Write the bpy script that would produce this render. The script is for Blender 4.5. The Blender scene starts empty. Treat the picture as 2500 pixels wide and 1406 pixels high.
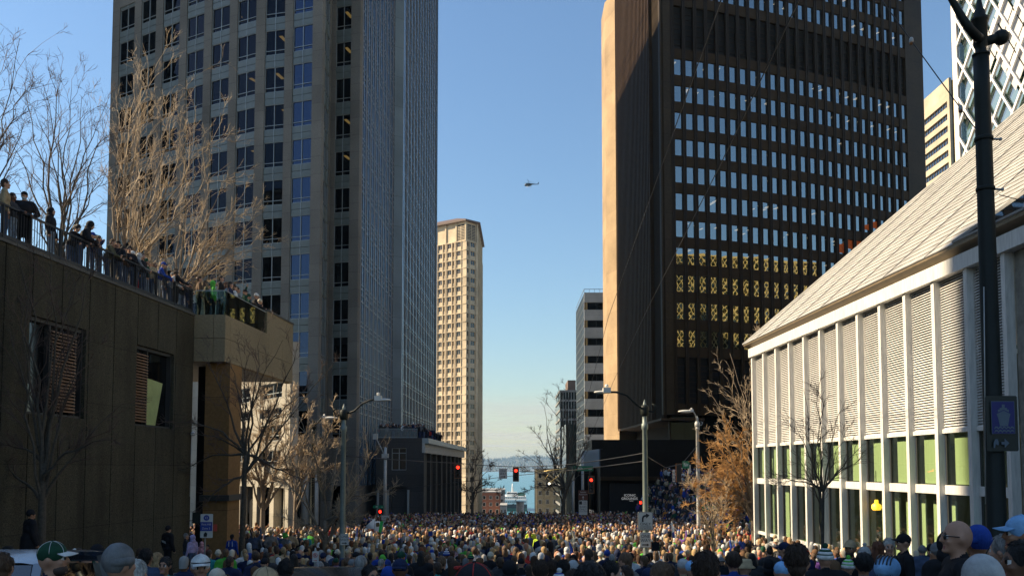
import bpy, math, random
import numpy as np
from mathutils import Vector, Matrix

S = bpy.context.scene
C = S.collection
R = math.radians
random.seed(7)
RNG = np.random.default_rng(11)

# ------------------------------------------------------------------ camera
PITCH = R(3.4)
FPX = 2100.0                       # focal length in pixels of the 2500 px wide photograph
PX, PY = 1250.0, 1017.0            # principal point
cam_d = bpy.data.cameras.new('camera')
cam_d.sensor_width = 36.0
cam_d.lens = 36.0 * FPX / 2500.0
cam_d.shift_y = (PY - 703.0) / 2500.0
cam_d.clip_start, cam_d.clip_end = 0.1, 120000.0
cam = bpy.data.objects.new('camera', cam_d)
cam.rotation_euler = (R(90) + PITCH, 0, 0)
C.objects.link(cam)
S.camera = cam

# ------------------------------------------------------------------ light
SUN_AZ, SUN_EL = R(86), R(36)      # degrees to the left of the view axis, height
sd = Vector((-math.sin(SUN_AZ) * math.cos(SUN_EL), math.cos(SUN_AZ) * math.cos(SUN_EL), math.sin(SUN_EL)))
world = bpy.data.worlds.new('World')
S.world = world
world.use_nodes = True
nt = world.node_tree
sky = nt.nodes.new('ShaderNodeTexSky')
sky.sky_type = 'NISHITA'
sky.sun_disc = False
sky.sun_elevation = SUN_EL
sky.sun_rotation = -SUN_AZ
sky.air_density, sky.dust_density, sky.ozone_density = 1.5, 0.5, 6.0
bg = nt.nodes['Background']
bg.inputs['Strength'].default_value = 0.075
nt.links.new(sky.outputs[0], bg.inputs['Color'])
sun_l = bpy.data.lights.new('sun', 'SUN')
sun_l.energy = 5.0
sun_l.angle = R(0.5)
sun_l.color = (1.0, 0.82, 0.57)
sun_o = bpy.data.objects.new('sun', sun_l)
sun_o.rotation_euler = sd.to_track_quat('Z', 'Y').to_euler()
C.objects.link(sun_o)
S.view_settings.view_transform = 'Standard'
S.view_settings.look = 'None'
S.view_settings.gamma = 1.0
S.view_settings.exposure = 1.13
try:
    S.cycles.max_bounces = 7
    S.cycles.diffuse_bounces = 3
    S.cycles.glossy_bounces = 3
    S.cycles.transparent_max_bounces = 10
    S.cycles.caustics_reflective = False
    S.cycles.caustics_refractive = False
except Exception:
    pass

# ------------------------------------------------------------------ picture <-> place
cp, sp = math.cos(PITCH), math.sin(PITCH)

def P(x, y, D):
    """point of the place seen at photo pixel (x, y), D metres in front of the camera"""
    u, v = (x - PX) / FPX, (PY - y) / FPX
    t = D / (cp - v * sp)
    return Vector((u * t, D, t * (v * cp + sp)))

def Dz(x, y, z):
    """distance at which the ray of pixel (x, y) has height z"""
    v = (PY - y) / FPX
    return z * (cp - v * sp) / (v * cp + sp)

def Xat(x, y, D):
    return P(x, y, D).x

def zat(y, D):
    return P(1250, y, D).z

def proj(p):
    d = p[1] * cp + p[2] * sp
    v = (-p[1] * sp + p[2] * cp) / d
    return PX + FPX * p[0] / d, PY - FPX * v

# ------------------------------------------------------------------ materials
MATS = {}

def mat(name, col, rough=0.7, noise=0.12, scale=6.0, metal=0.0, spec=0.5, bump=0.0, emit=None, emit_s=1.0, stretch=None, coat=0.0):
    if name in MATS:
        return MATS[name]
    m = bpy.data.materials.new(name)
    m.use_nodes = True
    n, l = m.node_tree.nodes, m.node_tree.links
    b = n['Principled BSDF']
    b.inputs['Roughness'].default_value = rough
    b.inputs['Metallic'].default_value = metal
    b.inputs['Specular IOR Level'].default_value = spec
    if coat:
        b.inputs['Coat Weight'].default_value = coat
        b.inputs['Coat Roughness'].default_value = 0.05
    c = (*col[:3], 1.0)
    b.inputs['Base Color'].default_value = c
    if emit:
        b.inputs['Emission Color'].default_value = (*emit, 1.0)
        b.inputs['Emission Strength'].default_value = emit_s
    if noise > 0 or bump > 0:
        tc = n.new('ShaderNodeTexCoord')
        mp = n.new('ShaderNodeMapping')
        if stretch:
            mp.inputs['Scale'].default_value = stretch
        tx = n.new('ShaderNodeTexNoise')
        tx.inputs['Scale'].default_value = scale
        tx.inputs['Detail'].default_value = 6.0
        tx.inputs['Roughness'].default_value = 0.65
        l.new(tc.outputs['Object'], mp.inputs['Vector'])
        l.new(mp.outputs[0], tx.inputs['Vector'])
        if noise > 0:
            rp = n.new('ShaderNodeValToRGB')
            rp.color_ramp.elements[0].position = 0.3
            rp.color_ramp.elements[1].position = 0.7
            rp.color_ramp.elements[0].color = (*[v * (1 - noise * 1.6) for v in col[:3]], 1)
            rp.color_ramp.elements[1].color = (*[min(1, v * (1 + noise)) for v in col[:3]], 1)
            l.new(tx.outputs['Fac'], rp.inputs['Fac'])
            l.new(rp.outputs[0], b.inputs['Base Color'])
        if bump > 0:
            bp = n.new('ShaderNodeBump')
            bp.inputs['Strength'].default_value = bump
            bp.inputs['Distance'].default_value = 0.05
            l.new(tx.outputs['Fac'], bp.inputs['Height'])
            l.new(bp.outputs[0], b.inputs['Normal'])
    MATS[name] = m
    return m

def stone(name, col, joint_h, joint_off=0.0, grain=18.0, amount=0.2, rough=0.75, jw=0.006, streak=0.0, jdark=0.45):
    """stone panels: fine speckle, broad stains, dark joints every joint_h metres of height"""
    if name in MATS:
        return MATS[name]
    m = mat(name, col, rough, amount, grain, spec=.18)
    n, l = m.node_tree.nodes, m.node_tree.links
    b = n['Principled BSDF']
    src = b.inputs['Base Color'].links[0].from_socket
    tc = n.new('ShaderNodeNewGeometry')
    sx = n.new('ShaderNodeSeparateXYZ')
    l.new(tc.outputs['Position'], sx.inputs[0])
    st = n.new('ShaderNodeTexNoise')
    st.inputs['Scale'].default_value = 0.22
    st.inputs['Detail'].default_value = 5
    l.new(tc.outputs['Position'], st.inputs['Vector'])
    mr = n.new('ShaderNodeMapRange')
    mr.inputs['From Min'].default_value, mr.inputs['From Max'].default_value = 0.3, 0.7
    mr.inputs['To Min'].default_value, mr.inputs['To Max'].default_value = 0.78, 1.12
    l.new(st.outputs['Fac'], mr.inputs['Value'])
    if streak:                                  # rain streaks and damp patches running down the wall
        sm = n.new('ShaderNodeMapping'); sm.inputs['Scale'].default_value = (.9, .9, .16)
        s2 = n.new('ShaderNodeTexNoise'); s2.inputs['Scale'].default_value = 1.0; s2.inputs['Detail'].default_value = 7; s2.inputs['Roughness'].default_value = .7
        l.new(tc.outputs['Position'], sm.inputs['Vector']); l.new(sm.outputs[0], s2.inputs['Vector'])
        m3 = n.new('ShaderNodeMapRange'); m3.inputs['From Min'].default_value, m3.inputs['From Max'].default_value = .35, .68
        m3.inputs['To Min'].default_value, m3.inputs['To Max'].default_value = 1 - streak, 1 + streak * 1.1
        l.new(s2.outputs['Fac'], m3.inputs['Value'])
        m4 = n.new('ShaderNodeMath'); m4.operation = 'MULTIPLY'
        l.new(mr.outputs[0], m4.inputs[0]); l.new(m3.outputs[0], m4.inputs[1])
        mr = m4
    a = n.new('ShaderNodeMath'); a.operation = 'ADD'; a.inputs[1].default_value = 1000 + joint_off
    d = n.new('ShaderNodeMath'); d.operation = 'DIVIDE'; d.inputs[1].default_value = joint_h
    f = n.new('ShaderNodeMath'); f.operation = 'FRACT'
    g = n.new('ShaderNodeMath'); g.operation = 'GREATER_THAN'; g.inputs[1].default_value = jw * 2 / joint_h
    fl = n.new('ShaderNodeMath'); fl.operation = 'FLOOR'
    wn = n.new('ShaderNodeTexWhiteNoise'); wn.noise_dimensions = '1D'
    mw = n.new('ShaderNodeMapRange'); mw.inputs['To Min'].default_value, mw.inputs['To Max'].default_value = 0.9, 1.08
    l.new(sx.outputs['Z'], a.inputs[0]); l.new(a.outputs[0], d.inputs[0]); l.new(d.outputs[0], f.inputs[0]); l.new(f.outputs[0], g.inputs[0])
    l.new(d.outputs[0], fl.inputs[0]); l.new(fl.outputs[0], wn.inputs['W']); l.new(wn.outputs['Value'], mw.inputs['Value'])
    mj = n.new('ShaderNodeMapRange'); mj.inputs['To Min'].default_value = jdark
    l.new(g.outputs[0], mj.inputs['Value'])
    m1 = n.new('ShaderNodeMath'); m1.operation = 'MULTIPLY'
    m2 = n.new('ShaderNodeMath'); m2.operation = 'MULTIPLY'
    l.new(mr.outputs[0], m1.inputs[0]); l.new(mw.outputs[0], m1.inputs[1])
    l.new(m1.outputs[0], m2.inputs[0]); l.new(mj.outputs[0], m2.inputs[1])
    vm = n.new('ShaderNodeVectorMath'); vm.operation = 'SCALE'
    l.new(src, vm.inputs[0]); l.new(m2.outputs[0], vm.inputs['Scale'])
    l.new(vm.outputs[0], b.inputs['Base Color'])
    return m

def glass(name, refl=0.1, tint=(0.5, 0.55, 0.55), trans=0.6, rough=0.02, wob=0.0, rcol=(1, 1, 1), dark=(0.004, 0.005, 0.006)):
    """window glass: part mirror, part see-through, part dark; wob bends each pane's reflection a little"""
    if name in MATS:
        return MATS[name]
    m = bpy.data.materials.new(name)
    m.use_nodes = True
    n, l = m.node_tree.nodes, m.node_tree.links
    n.clear()
    out = n.new('ShaderNodeOutputMaterial')
    gl = n.new('ShaderNodeBsdfGlossy'); gl.inputs['Roughness'].default_value = rough; gl.inputs['Color'].default_value = (*rcol, 1)
    tr = n.new('ShaderNodeBsdfTransparent'); tr.inputs['Color'].default_value = (*tint, 1)
    df = n.new('ShaderNodeBsdfDiffuse'); df.inputs['Color'].default_value = (*dark, 1)
    m1 = n.new('ShaderNodeMixShader'); m1.inputs[0].default_value = trans
    l.new(df.outputs[0], m1.inputs[1]); l.new(tr.outputs[0], m1.inputs[2])
    fr = n.new('ShaderNodeFresnel'); fr.inputs['IOR'].default_value = 1.5
    ad = n.new('ShaderNodeMath'); ad.operation = 'ADD'; ad.use_clamp = True; ad.inputs[1].default_value = max(0.0, refl - 0.04)
    l.new(fr.outputs[0], ad.inputs[0])
    m2 = n.new('ShaderNodeMixShader')
    l.new(ad.outputs[0], m2.inputs[0]); l.new(m1.outputs[0], m2.inputs[1]); l.new(gl.outputs[0], m2.inputs[2])
    l.new(m2.outputs[0], out.inputs[0])
    if wob > 0:
        tc = n.new('ShaderNodeNewGeometry')
        tx = n.new('ShaderNodeTexNoise'); tx.inputs['Scale'].default_value = 0.55; tx.inputs['Detail'].default_value = 2
        bp = n.new('ShaderNodeBump'); bp.inputs['Strength'].default_value = wob; bp.inputs['Distance'].default_value = 0.1
        l.new(tc.outputs['Position'], tx.inputs['Vector']); l.new(tx.outputs['Fac'], bp.inputs['Height'])
        l.new(bp.outputs[0], gl.inputs['Normal'])
    MATS[name] = m
    return m

# ------------------------------------------------------------------ meshes
class MB:
    def __init__(s):
        s.v, s.f, s.mi, s.mats, s.sm = [], [], [], [], []
    def slot(s, m):
        if m not in s.mats:
            s.mats.append(m)
        return s.mats.index(m)
    def add(s, verts, faces, m, smooth=False):
        o, k = len(s.v), s.slot(m)
        s.v.extend([tuple(p) for p in verts])
        for f in faces:
            s.f.append([i + o for i in f]); s.mi.append(k); s.sm.append(smooth)
        return s
    def box(s, x0, x1, y0, y1, z0, z1, m):
        v = [(x0, y0, z0), (x1, y0, z0), (x1, y1, z0), (x0, y1, z0), (x0, y0, z1), (x1, y0, z1), (x1, y1, z1), (x0, y1, z1)]
        return s.add(v, [(3, 2, 1, 0), (4, 5, 6, 7), (0, 1, 5, 4), (1, 2, 6, 5), (2, 3, 7, 6), (3, 0, 4, 7)], m)
    def obox(s, o, a, b, c, m):
        """box with corner o and edge vectors a, b, c"""
        o, a, b, c = Vector(o), Vector(a), Vector(b), Vector(c)
        v = [o, o + a, o + a + b, o + b, o + c, o + a + c, o + a + b + c, o + b + c]
        return s.add(v, [(3, 2, 1, 0), (4, 5, 6, 7), (0, 1, 5, 4), (1, 2, 6, 5), (2, 3, 7, 6), (3, 0, 4, 7)], m)
    def bar(s, p, q, w, h, m, up=(0, 0, 1)):
        """square bar from p to q, w wide and h high"""
        p, q = Vector(p), Vector(q)
        d = (q - p); dn = d.normalized()
        sdv = dn.cross(Vector(up))
        if sdv.length < 1e-4:
            sdv = dn.cross(Vector((0, 1, 0)))
        sdv.normalize(); u = sdv.cross(dn).normalized()
        return s.obox(p - sdv * w / 2 - u * h / 2, sdv * w, d, u * h, m)
    def poly(s, pts, m):
        return s.add(pts, [list(range(len(pts)))], m)
    def prism(s, pts, z0, z1, m, mtop=None):
        n = len(pts)
        v = [(p[0], p[1], z0) for p in pts] + [(p[0], p[1], z1) for p in pts]
        s.add(v, [(i, (i + 1) % n, n + (i + 1) % n, n + i) for i in range(n)], m)
        s.add([v[n + i] for i in range(n)], [list(range(n))], mtop or m)
        return s.add([v[i] for i in range(n)], [list(reversed(range(n)))], m)
    def tube(s, pts, rad, n, m, smooth=True, cap=True):
        pts = [Vector(p) for p in pts]
        if not hasattr(rad, '__len__'):
            rad = [rad] * len(pts)
        vs, fs = [], []
        prev = None
        for i, p in enumerate(pts):
            t = (pts[min(i + 1, len(pts) - 1)] - pts[max(i - 1, 0)])
            t = t.normalized() if t.length > 1e-9 else Vector((0, 0, 1))
            if prev is None:
                a = t.cross(Vector((0.13, 0.31, 0.94)))
                if a.length < 1e-3:
                    a = t.cross(Vector((1, 0, 0)))
            else:
                a = prev - t * prev.dot(t)
                if a.length < 1e-6:
                    a = t.cross(Vector((0.13, 0.31, 0.94)))
            a.normalize(); prev = a
            b = t.cross(a)
            for k in range(n):
                w = 2 * math.pi * k / n
                vs.append(p + (a * math.cos(w) + b * math.sin(w)) * rad[i])
        for i in range(len(pts) - 1):
            for k in range(n):
                fs.append((i * n + k, i * n + (k + 1) % n, (i + 1) * n + (k + 1) % n, (i + 1) * n + k))
        if cap:
            fs.append(list(reversed(range(n)))); fs.append([(len(pts) - 1) * n + k for k in range(n)])
        return s.add(vs, fs, m, smooth)
    def lathe(s, c, prof, n, m, axis=(0, 0, 1), smooth=True):
        """prof: list of (distance along the axis, radius)"""
        ax = Vector(axis).normalized()
        return s.tube([Vector(c) + ax * h for h, r in prof], [max(r, 1e-4) for h, r in prof], n, m, smooth)
    def ball(s, c, r, m, n=10, k=7):
        r = r if hasattr(r, '__len__') else (r, r, r)
        vs, fs = [], []
        for i in range(k + 1):
            t = math.pi * i / k
            for j in range(n):
                w = 2 * math.pi * j / n
                vs.append((c[0] + r[0] * math.sin(t) * math.cos(w), c[1] + r[1] * math.sin(t) * math.sin(w), c[2] + r[2] * math.cos(t)))
        for i in range(k):
            for j in range(n):
                fs.append((i * n + j, (i + 1) * n + j, (i + 1) * n + (j + 1) % n, i * n + (j + 1) % n))
        return s.add(vs, fs, m, True)
    def mesh(s, name, off=(0, 0, 0)):
        me = bpy.data.meshes.new(name)
        ox, oy, oz = off
        me.from_pydata([(a - ox, b - oy, c - oz) for a, b, c in s.v], [], s.f)
        for m in s.mats:
            me.materials.append(m)
        me.polygons.foreach_set('material_index', s.mi)
        me.polygons.foreach_set('use_smooth', s.sm)
        me.update()
        return me
    def build(s, name, parent=None):
        """link as ONE object; vertices are given in the place's coordinates"""
        off = (0, 0, 0)
        if parent is not None:
            w = Vector(parent.location)
            q = parent.parent
            while q is not None:
                w = w + Vector(q.location); q = q.parent
            off = w
        o = bpy.data.objects.new(name, s.mesh(name, off))
        C.objects.link(o)
        if parent is not None:
            o.parent = parent
        return o

def tag(o, label=None, cat=None, group=None, kind=None):
    if label: o['label'] = label
    if cat: o['category'] = cat
    if group: o['group'] = group
    if kind: o['kind'] = kind
    return o

def thing(name, label, cat, loc=(0, 0, 0), group=None):
    o = bpy.data.objects.new(name, None)
    o.empty_display_size = 0.3
    o.location = loc
    C.objects.link(o)
    return tag(o, label, cat, group)

def put(name, me, parent=None, M=None):
    o = bpy.data.objects.new(name, me)
    C.objects.link(o)
    if parent is not None:
        o.parent = parent
    if M is not None:
        o.matrix_local = M
    return o

def text_mesh(mb, txt, o, right, up, h, m, depth=0.004, align='CENTER', spacing=1.0, xs=1.0):
    """lettering laid on a plane: o = middle of the base line, right/up unit vectors, h = capital height"""
    cu = bpy.data.curves.new('t', 'FONT')
    cu.body = txt
    cu.align_x = align
    cu.size = h / 0.69
    cu.space_character = spacing
    cu.extrude = depth / 2
    cu.resolution_u = 3
    ob = bpy.data.objects.new('t', cu)
    C.objects.link(ob)
    dg = bpy.context.evaluated_depsgraph_get()
    me = ob.evaluated_get(dg).to_mesh()
    r, u = Vector(right), Vector(up)
    nrm = r.cross(u)
    vs = [Vector(o) + r * (v.co.x * xs) + u * v.co.y + nrm * (v.co.z + depth / 2) for v in me.vertices]
    fs = [list(p.vertices) for p in me.polygons]
    mb.add(vs, fs, m)
    ob.evaluated_get(dg).to_mesh_clear()
    bpy.data.objects.remove(ob)
    bpy.data.curves.remove(cu)

# ------------------------------------------------------------------ ground height
GT = [(-80, 5.2), (-10, -0.9), (5, -2.2), (8, -2.6), (16, -3.4), (29, -4.5), (42, -5.05), (69, -6.0), (105, -7.0),
      (200, -15.0), (400, -29.0), (650, -40.8), (760, -44.5), (1200, -60.0)]

def gz(Y):
    for (a, za), (b, zb) in zip(GT, GT[1:]):
        if Y <= b:
            return za + (zb - za) * (Y - a) / (b - a)
    return GT[-1][1]

LWT = [(-60, -60), (6, -60), (9, -2.5), (12, -2.2), (23, -2.95), (30, -3.72), (40, -4.7), (47, -5.3), (50, -60)]

def walk_h(Y):                                      # raised walk along the terrace building
    for (a, za), (b, zb) in zip(LWT, LWT[1:]):
        if Y <= b:
            return za + (zb - za) * (Y - a) / (b - a)
    return -60

def gnd(X, Y):
    z = gz(Y)
    if 15.5 < X < 62 and 64 < Y < 113:          # stepped plaza under the dark tower
        s = min(1, (Y - 64) / 41)
        k = 1.0 if X > 18.6 else (int((X - 15.5) / .78) + 1) / 5
        z = z * (1 - k) + max(z, -5.8 + 3.9 * s) * k + .05
    elif -16 < X < -10 and Y < 50:
        z = max(z + 0.15, walk_h(Y))
    elif 8.8 < X < 14 and Y < 47:
        z += 0.15
    return z
# ================================================================== the setting
asphalt = mat('asphalt', (0.05, 0.05, 0.052), 0.9, 0.25, 3.0, bump=0.2)
concrete = mat('pavement concrete', (0.28, 0.27, 0.25), 0.85, 0.15, 4.0)
kerbm = mat('kerb concrete', (0.34, 0.33, 0.31), 0.8, 0.15, 5.0)
paint = mat('road paint', (0.75, 0.75, 0.72), 0.6, 0.15, 9.0)
black_steel = mat('black steel', (0.012, 0.012, 0.013), 0.45, 0.1, 20.0)
dark_int = mat('dark interior', (0.012, 0.011, 0.010), 0.9, 0.0)

def sheet(name, xs, ys, fz, m, kind='structure', thick=None):
    vs = [(x, y, fz(x, y)) for y in ys for x in xs]
    n = len(xs)
    fs = [(j * n + i, j * n + i + 1, (j + 1) * n + i + 1, (j + 1) * n + i) for j in range(len(ys) - 1) for i in range(n - 1)]
    mb = MB().add(vs, fs, m)
    o = mb.build(name)
    return tag(o, kind=kind)

yy = [-80, -40, -10, 0, 5, 8, 12, 16, 22, 29, 35, 42, 55, 69, 85, 105, 150, 200, 300, 400, 520, 650, 760, 1200]
sheet('ground', [-1500, -600, -200, -80, -14, 0, 14, 80, 200, 600, 1500], yy, lambda x, y: gz(y) - 0.03, concrete)
yr = [y for y in yy if -60 < y < 700]
sheet('road', [-10, -5, 0, 5, 8.8], yr, lambda x, y: gz(y) + 0.004, asphalt)
sheet('cross_street', [-90, -40, -10, 8.8, 40, 120], [47.5, 52, 57, 61.5], lambda x, y: gz(y) + 0.008, asphalt)
for x0, x1, y0, y1 in ((-14.2, -10, -60, 47), (8.8, 14.2, -60, 47), (-16, -10, 62, 200), (8.8, 14.4, 62, 200)):
    ys = [y0] + [y for y in yy if y0 < y < y1] + [y1]
    mb = MB()
    for a, b in zip(ys, ys[1:]):
        za, zb = gz(a) + 0.14, gz(b) + 0.14
        xi = x1 - 0.2 if x1 < 0 else x0 + 0.2
        xa, xb = (x0, xi) if x1 < 0 else (xi, x1)
        mb.add([(xa, a, za), (xb, a, za), (xb, b, zb), (xa, b, zb)], [(0, 1, 2, 3)], concrete)
        ka, kb = (xi, x1) if x1 < 0 else (x0, xi)
        mb.add([(ka, a, za + .003), (kb, a, za + .003), (kb, b, zb + .003), (ka, b, zb + .003),
                (ka, a, za - .3), (kb, a, za - .3), (kb, b, zb - .3), (ka, b, zb - .3)],
               [(0, 1, 2, 3), (1, 5, 6, 2), (4, 0, 3, 7), (0, 4, 5, 1), (2, 6, 7, 3)], kerbm)
    tag(mb.build('pavement'), kind='structure')
rw = MB()
ys = [9.5, 12, 16, 20, 23, 26, 30, 35, 40, 45]
vs = []
for y in ys:
    vs += [(-14.6, y, walk_h(y)), (-10.3, y, walk_h(y)), (-10.0, y, walk_h(y)), (-10.0, y, gz(y) - .2)]
fs = [(4 * i + k, 4 * i + k + 1, 4 * i + k + 5, 4 * i + k + 4) for i in range(len(ys) - 1) for k in range(3)]
rw.add(vs, fs + [(0, 1, 2, 3), (4 * len(ys) - 1, 4 * len(ys) - 2, 4 * len(ys) - 3, 4 * len(ys) - 4)], concrete)
tag(rw.build('raised_path'), kind='structure')
mk = MB()
for y0 in np.arange(-20, 44, 5.5):
    for x in (-3.6, 2.6):
        z = gz(y0) + 0.009
        mk.add([(x, y0, gz(y0) + .009), (x + .12, y0, gz(y0) + .009), (x + .12, y0 + 2.5, gz(y0 + 2.5) + .009), (x, y0 + 2.5, gz(y0 + 2.5) + .009)], [(0, 1, 2, 3)], paint)
for i in range(17):
    x = -9.3 + i * 1.05
    mk.add([(x, 43.4, gz(43.4) + .009), (x + .5, 43.4, gz(43.4) + .009), (x + .5, 46.4, gz(46.4) + .009), (x, 46.4, gz(46.4) + .009)], [(0, 1, 2, 3)], paint)
tag(mk.build('road_markings'), kind='structure')

# stepped plaza on the right
ps = MB()
nst = 26
for i in range(nst):
    y0 = 64 + i * 41.0 / nst
    z = -5.8 + 3.9 * (i + 0.5) / nst
    ps.box(18.6, 62, y0, 113.0 if i == nst - 1 else y0 + 41.0 / nst, -9.5, z, mat('plaza granite', (.10, .10, .10), .8, .15, 3))
    for j in range(4):                            # side steps down to the pavement
        k = (j + 1) / 5
        yb = 112.0 if i == nst - 1 else y0 + 41.0 / nst
        ps.box(15.5 + .775 * j, 15.5 + .775 * (j + 1) - .002, y0, yb, -9.5, gz(y0) * (1 - k) + z * k, mat('plaza granite', (.10, .10, .10)))
tag(ps.build('plaza_steps'), kind='structure')

# water and the far shore
wm = mat('sea water', (0.07, 0.20, 0.26), 0.32, 0.2, 0.02, spec=0.3, bump=0.8)
wn = wm.node_tree.nodes
for nd in wn:
    if nd.type == 'BUMP':
        nd.inputs['Distance'].default_value = 1.2
    if nd.type == 'TEX_NOISE':
        nd.inputs['Scale'].default_value = 0.05
tag(MB().add([(-9000, 640, -40), (9000, 640, -40), (9000, 9300, -40), (-9000, 9300, -40)], [(0, 1, 2, 3)], wm).build('water'), kind='structure')

hillm = mat('far hillside', (0.15, 0.145, 0.13), 0.95, 0.35, 0.01)
rr = random.Random(3)

def hz(x, y):
    t = min(1, max(0, (y - 9000) / 1500))
    return -42 + t * (125 + 18 * math.sin(x * .0021 + 1) + 14 * math.sin(x * .0067)) + (16 if t > .05 else 0)

sheet('hills', [-7000, -4000, -2500] + list(range(-1600, 1700, 80)) + [2500, 4000, 7000], [8990, 9010, 9060, 9200, 9400, 9650, 9900, 10200, 10500, 11500], hz, hillm)
fc = [mat('far conifer', (0.035, 0.05, 0.035), 0.95, 0.2, 0.05), mat('far bare wood', (0.14, 0.115, 0.085), 0.95, 0.25, 0.05),
      mat('far broad wood', (0.075, 0.085, 0.05), 0.95, 0.25, 0.05), mat('far pale house', (0.6, 0.58, 0.53), 0.8, 0.05, 0.05)]
fw = MB()
for i in range(5200):
    x = rr.uniform(-700, 1100)
    y = 9010 + 1500 * rr.random() ** 0.8
    z = hz(x, y)
    if y < 9040 and rr.random() < .6:
        continue
    q = rr.random()
    if q < 0.30 or (y > 10200 and q < .8):
        h, r = rr.uniform(16, 44), rr.uniform(4, 8)
        fw.lathe((x, y, z - 2), [(0, r), (h * .55, r * .55), (h * .5, r * .7), (h, .2)], 5, fc[0])
    elif q < 0.965:
        r = rr.uniform(6, 15)
        fw.ball((x, y, z + r * .3), (r, r, r * rr.uniform(.5, .9)), fc[1 if rr.random() < .55 else 2], 6, 4)
    else:
        w = rr.uniform(7, 13)
        fw.box(x - w, x + w, y - 6, y + 6, z - 2, z + rr.uniform(7, 13), fc[3])
tag(fw.build('forest'), kind='stuff')

# ------------------------------------------------------------------ facade helpers
def ratio(x, y):
    u, v = (x - PX) / FPX, (PY - y) / FPX
    return u / (cp - v * sp)

def on_line(A, B, k):
    """point of plan line A-B with X / Y = k"""
    dx, dy = B[0] - A[0], B[1] - A[1]
    t = (k * A[1] - A[0]) / (dx - k * dy)
    return t

class Seg:
    """one flat stretch of facade from A (left as seen from outside) to B"""
    def __init__(s, A, B):
        s.A, s.B = Vector((A[0], A[1], 0)), Vector((B[0], B[1], 0))
        s.d = (s.B - s.A); s.L = s.d.length; s.d.normalize()
        s.n = Vector((s.d.y, -s.d.x, 0))
    def tx(s, x, y):
        return on_line(s.A, s.B, ratio(x, y)) * s.L
    def pt(s, t, out=0.0, z=0.0):
        p = s.A + s.d * t + s.n * out
        return Vector((p.x, p.y, z))
    def block(s, mb, t0, t1, z0, z1, out, inn, m):
        """box over t0..t1, z0..z1 whose face stands `out` in front of the line and whose back is `inn` behind it"""
        return mb.obox(s.pt(t0, -inn, z0), s.d * (t1 - t0), s.n * (out + inn), Vector((0, 0, z1 - z0)), m)
    def mat4(s, t, z, out, sx=1.0):
        p = s.pt(t, out, z)
        M = Matrix(((s.d.x * sx, -s.n.x, 0, p.x), (s.d.y * sx, -s.n.y, 0, p.y), (0, 0, 1, p.z), (0, 0, 0, 1)))
        return M

def place_windows(root, me, spots, name='window', cap=100):
    """spots: (matrix in place coordinates, size key); the largest `cap` become parts, the rest one stuff part"""
    off = Matrix.Translation(-Vector(root.location))
    spots = sorted(spots, key=lambda q: -q[1])
    for M, _ in spots[:cap]:
        put(name, me, root, off @ M)
    rest = spots[cap:]
    if rest:
        n = len(me.vertices)
        co = np.empty(n * 3); me.vertices.foreach_get('co', co); co = co.reshape(-1, 3)
        polys = [list(p.vertices) for p in me.polygons]
        mi = [p.material_index for p in me.polygons]
        mb = MB()
        for m in me.materials:
            mb.slot(m)
        for M, _ in rest:
            A = np.array(off @ M)
            w = co @ A[:3, :3].T + A[:3, 3]
            o = len(mb.v)
            mb.v.extend(map(tuple, w.tolist()))
            mb.f.extend([[i + o for i in f] for f in polys]); mb.mi.extend(mi); mb.sm.extend([False] * len(polys))
        ob = bpy.data.objects.new(name + '_rows', mb.mesh(name + '_rows'))
        C.objects.link(ob); ob.parent = root
        ob['kind'] = 'stuff'

def win_mesh(name, w, h, frame, gl, fw=.07, mull=(.5,), trans=(), depth=.16, blind=None):
    """window of width w and height h, outside towards -Y, its lower left corner at the origin"""
    mb = MB()
    mb.add([(0, .10, 0), (w, .10, 0), (w, .10, h), (0, .10, h)], [(0, 1, 2, 3)], gl)
    mb.box(0, fw, 0, depth, 0, h, frame); mb.box(w - fw, w, 0, depth, 0, h, frame)
    mb.box(fw, w - fw, .002, depth, 0, fw, frame); mb.box(fw, w - fw, .002, depth, h - fw, h, frame)
    for k in mull:
        mb.box(w * k - fw / 2, w * k + fw / 2, .004, depth, fw, h - fw, frame)
    for k in trans:
        mb.box(fw, w - fw, .006, depth - .01, h * k - fw / 2, h * k + fw / 2, frame)
    return mb.mesh(name)
# ================================================================== left granite tower
granite = stone('tower granite', (0.185, 0.170, 0.145), 1.98, -0.4, 16.0, 0.22, 0.7, jw=.018, jdark=.5)
sprm = mat('spandrel panel', (0.12, 0.14, 0.13), 0.35, 0.12, 1.2)
alum = mat('window aluminium', (0.30, 0.33, 0.33), 0.4, 0.05, 3.0, metal=0.3)
glA = glass('dark office glass', 0.04, (0.35, 0.38, 0.4), 0.35, 0.01, 0.05, rcol=(.22, .26, .36))
glB = glass('blue office glass', 0.075, (0.35, 0.38, 0.4), 0.3, 0.01, 0.12, rcol=(.45, .6, 1))  # blue sky reflection put into the tint of one window column
lampY = mat('yellow ceiling light', (0.8, 0.6, 0.2), 0.5, 0, emit=(1.0, 0.62, 0.18), emit_s=0.5)

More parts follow.
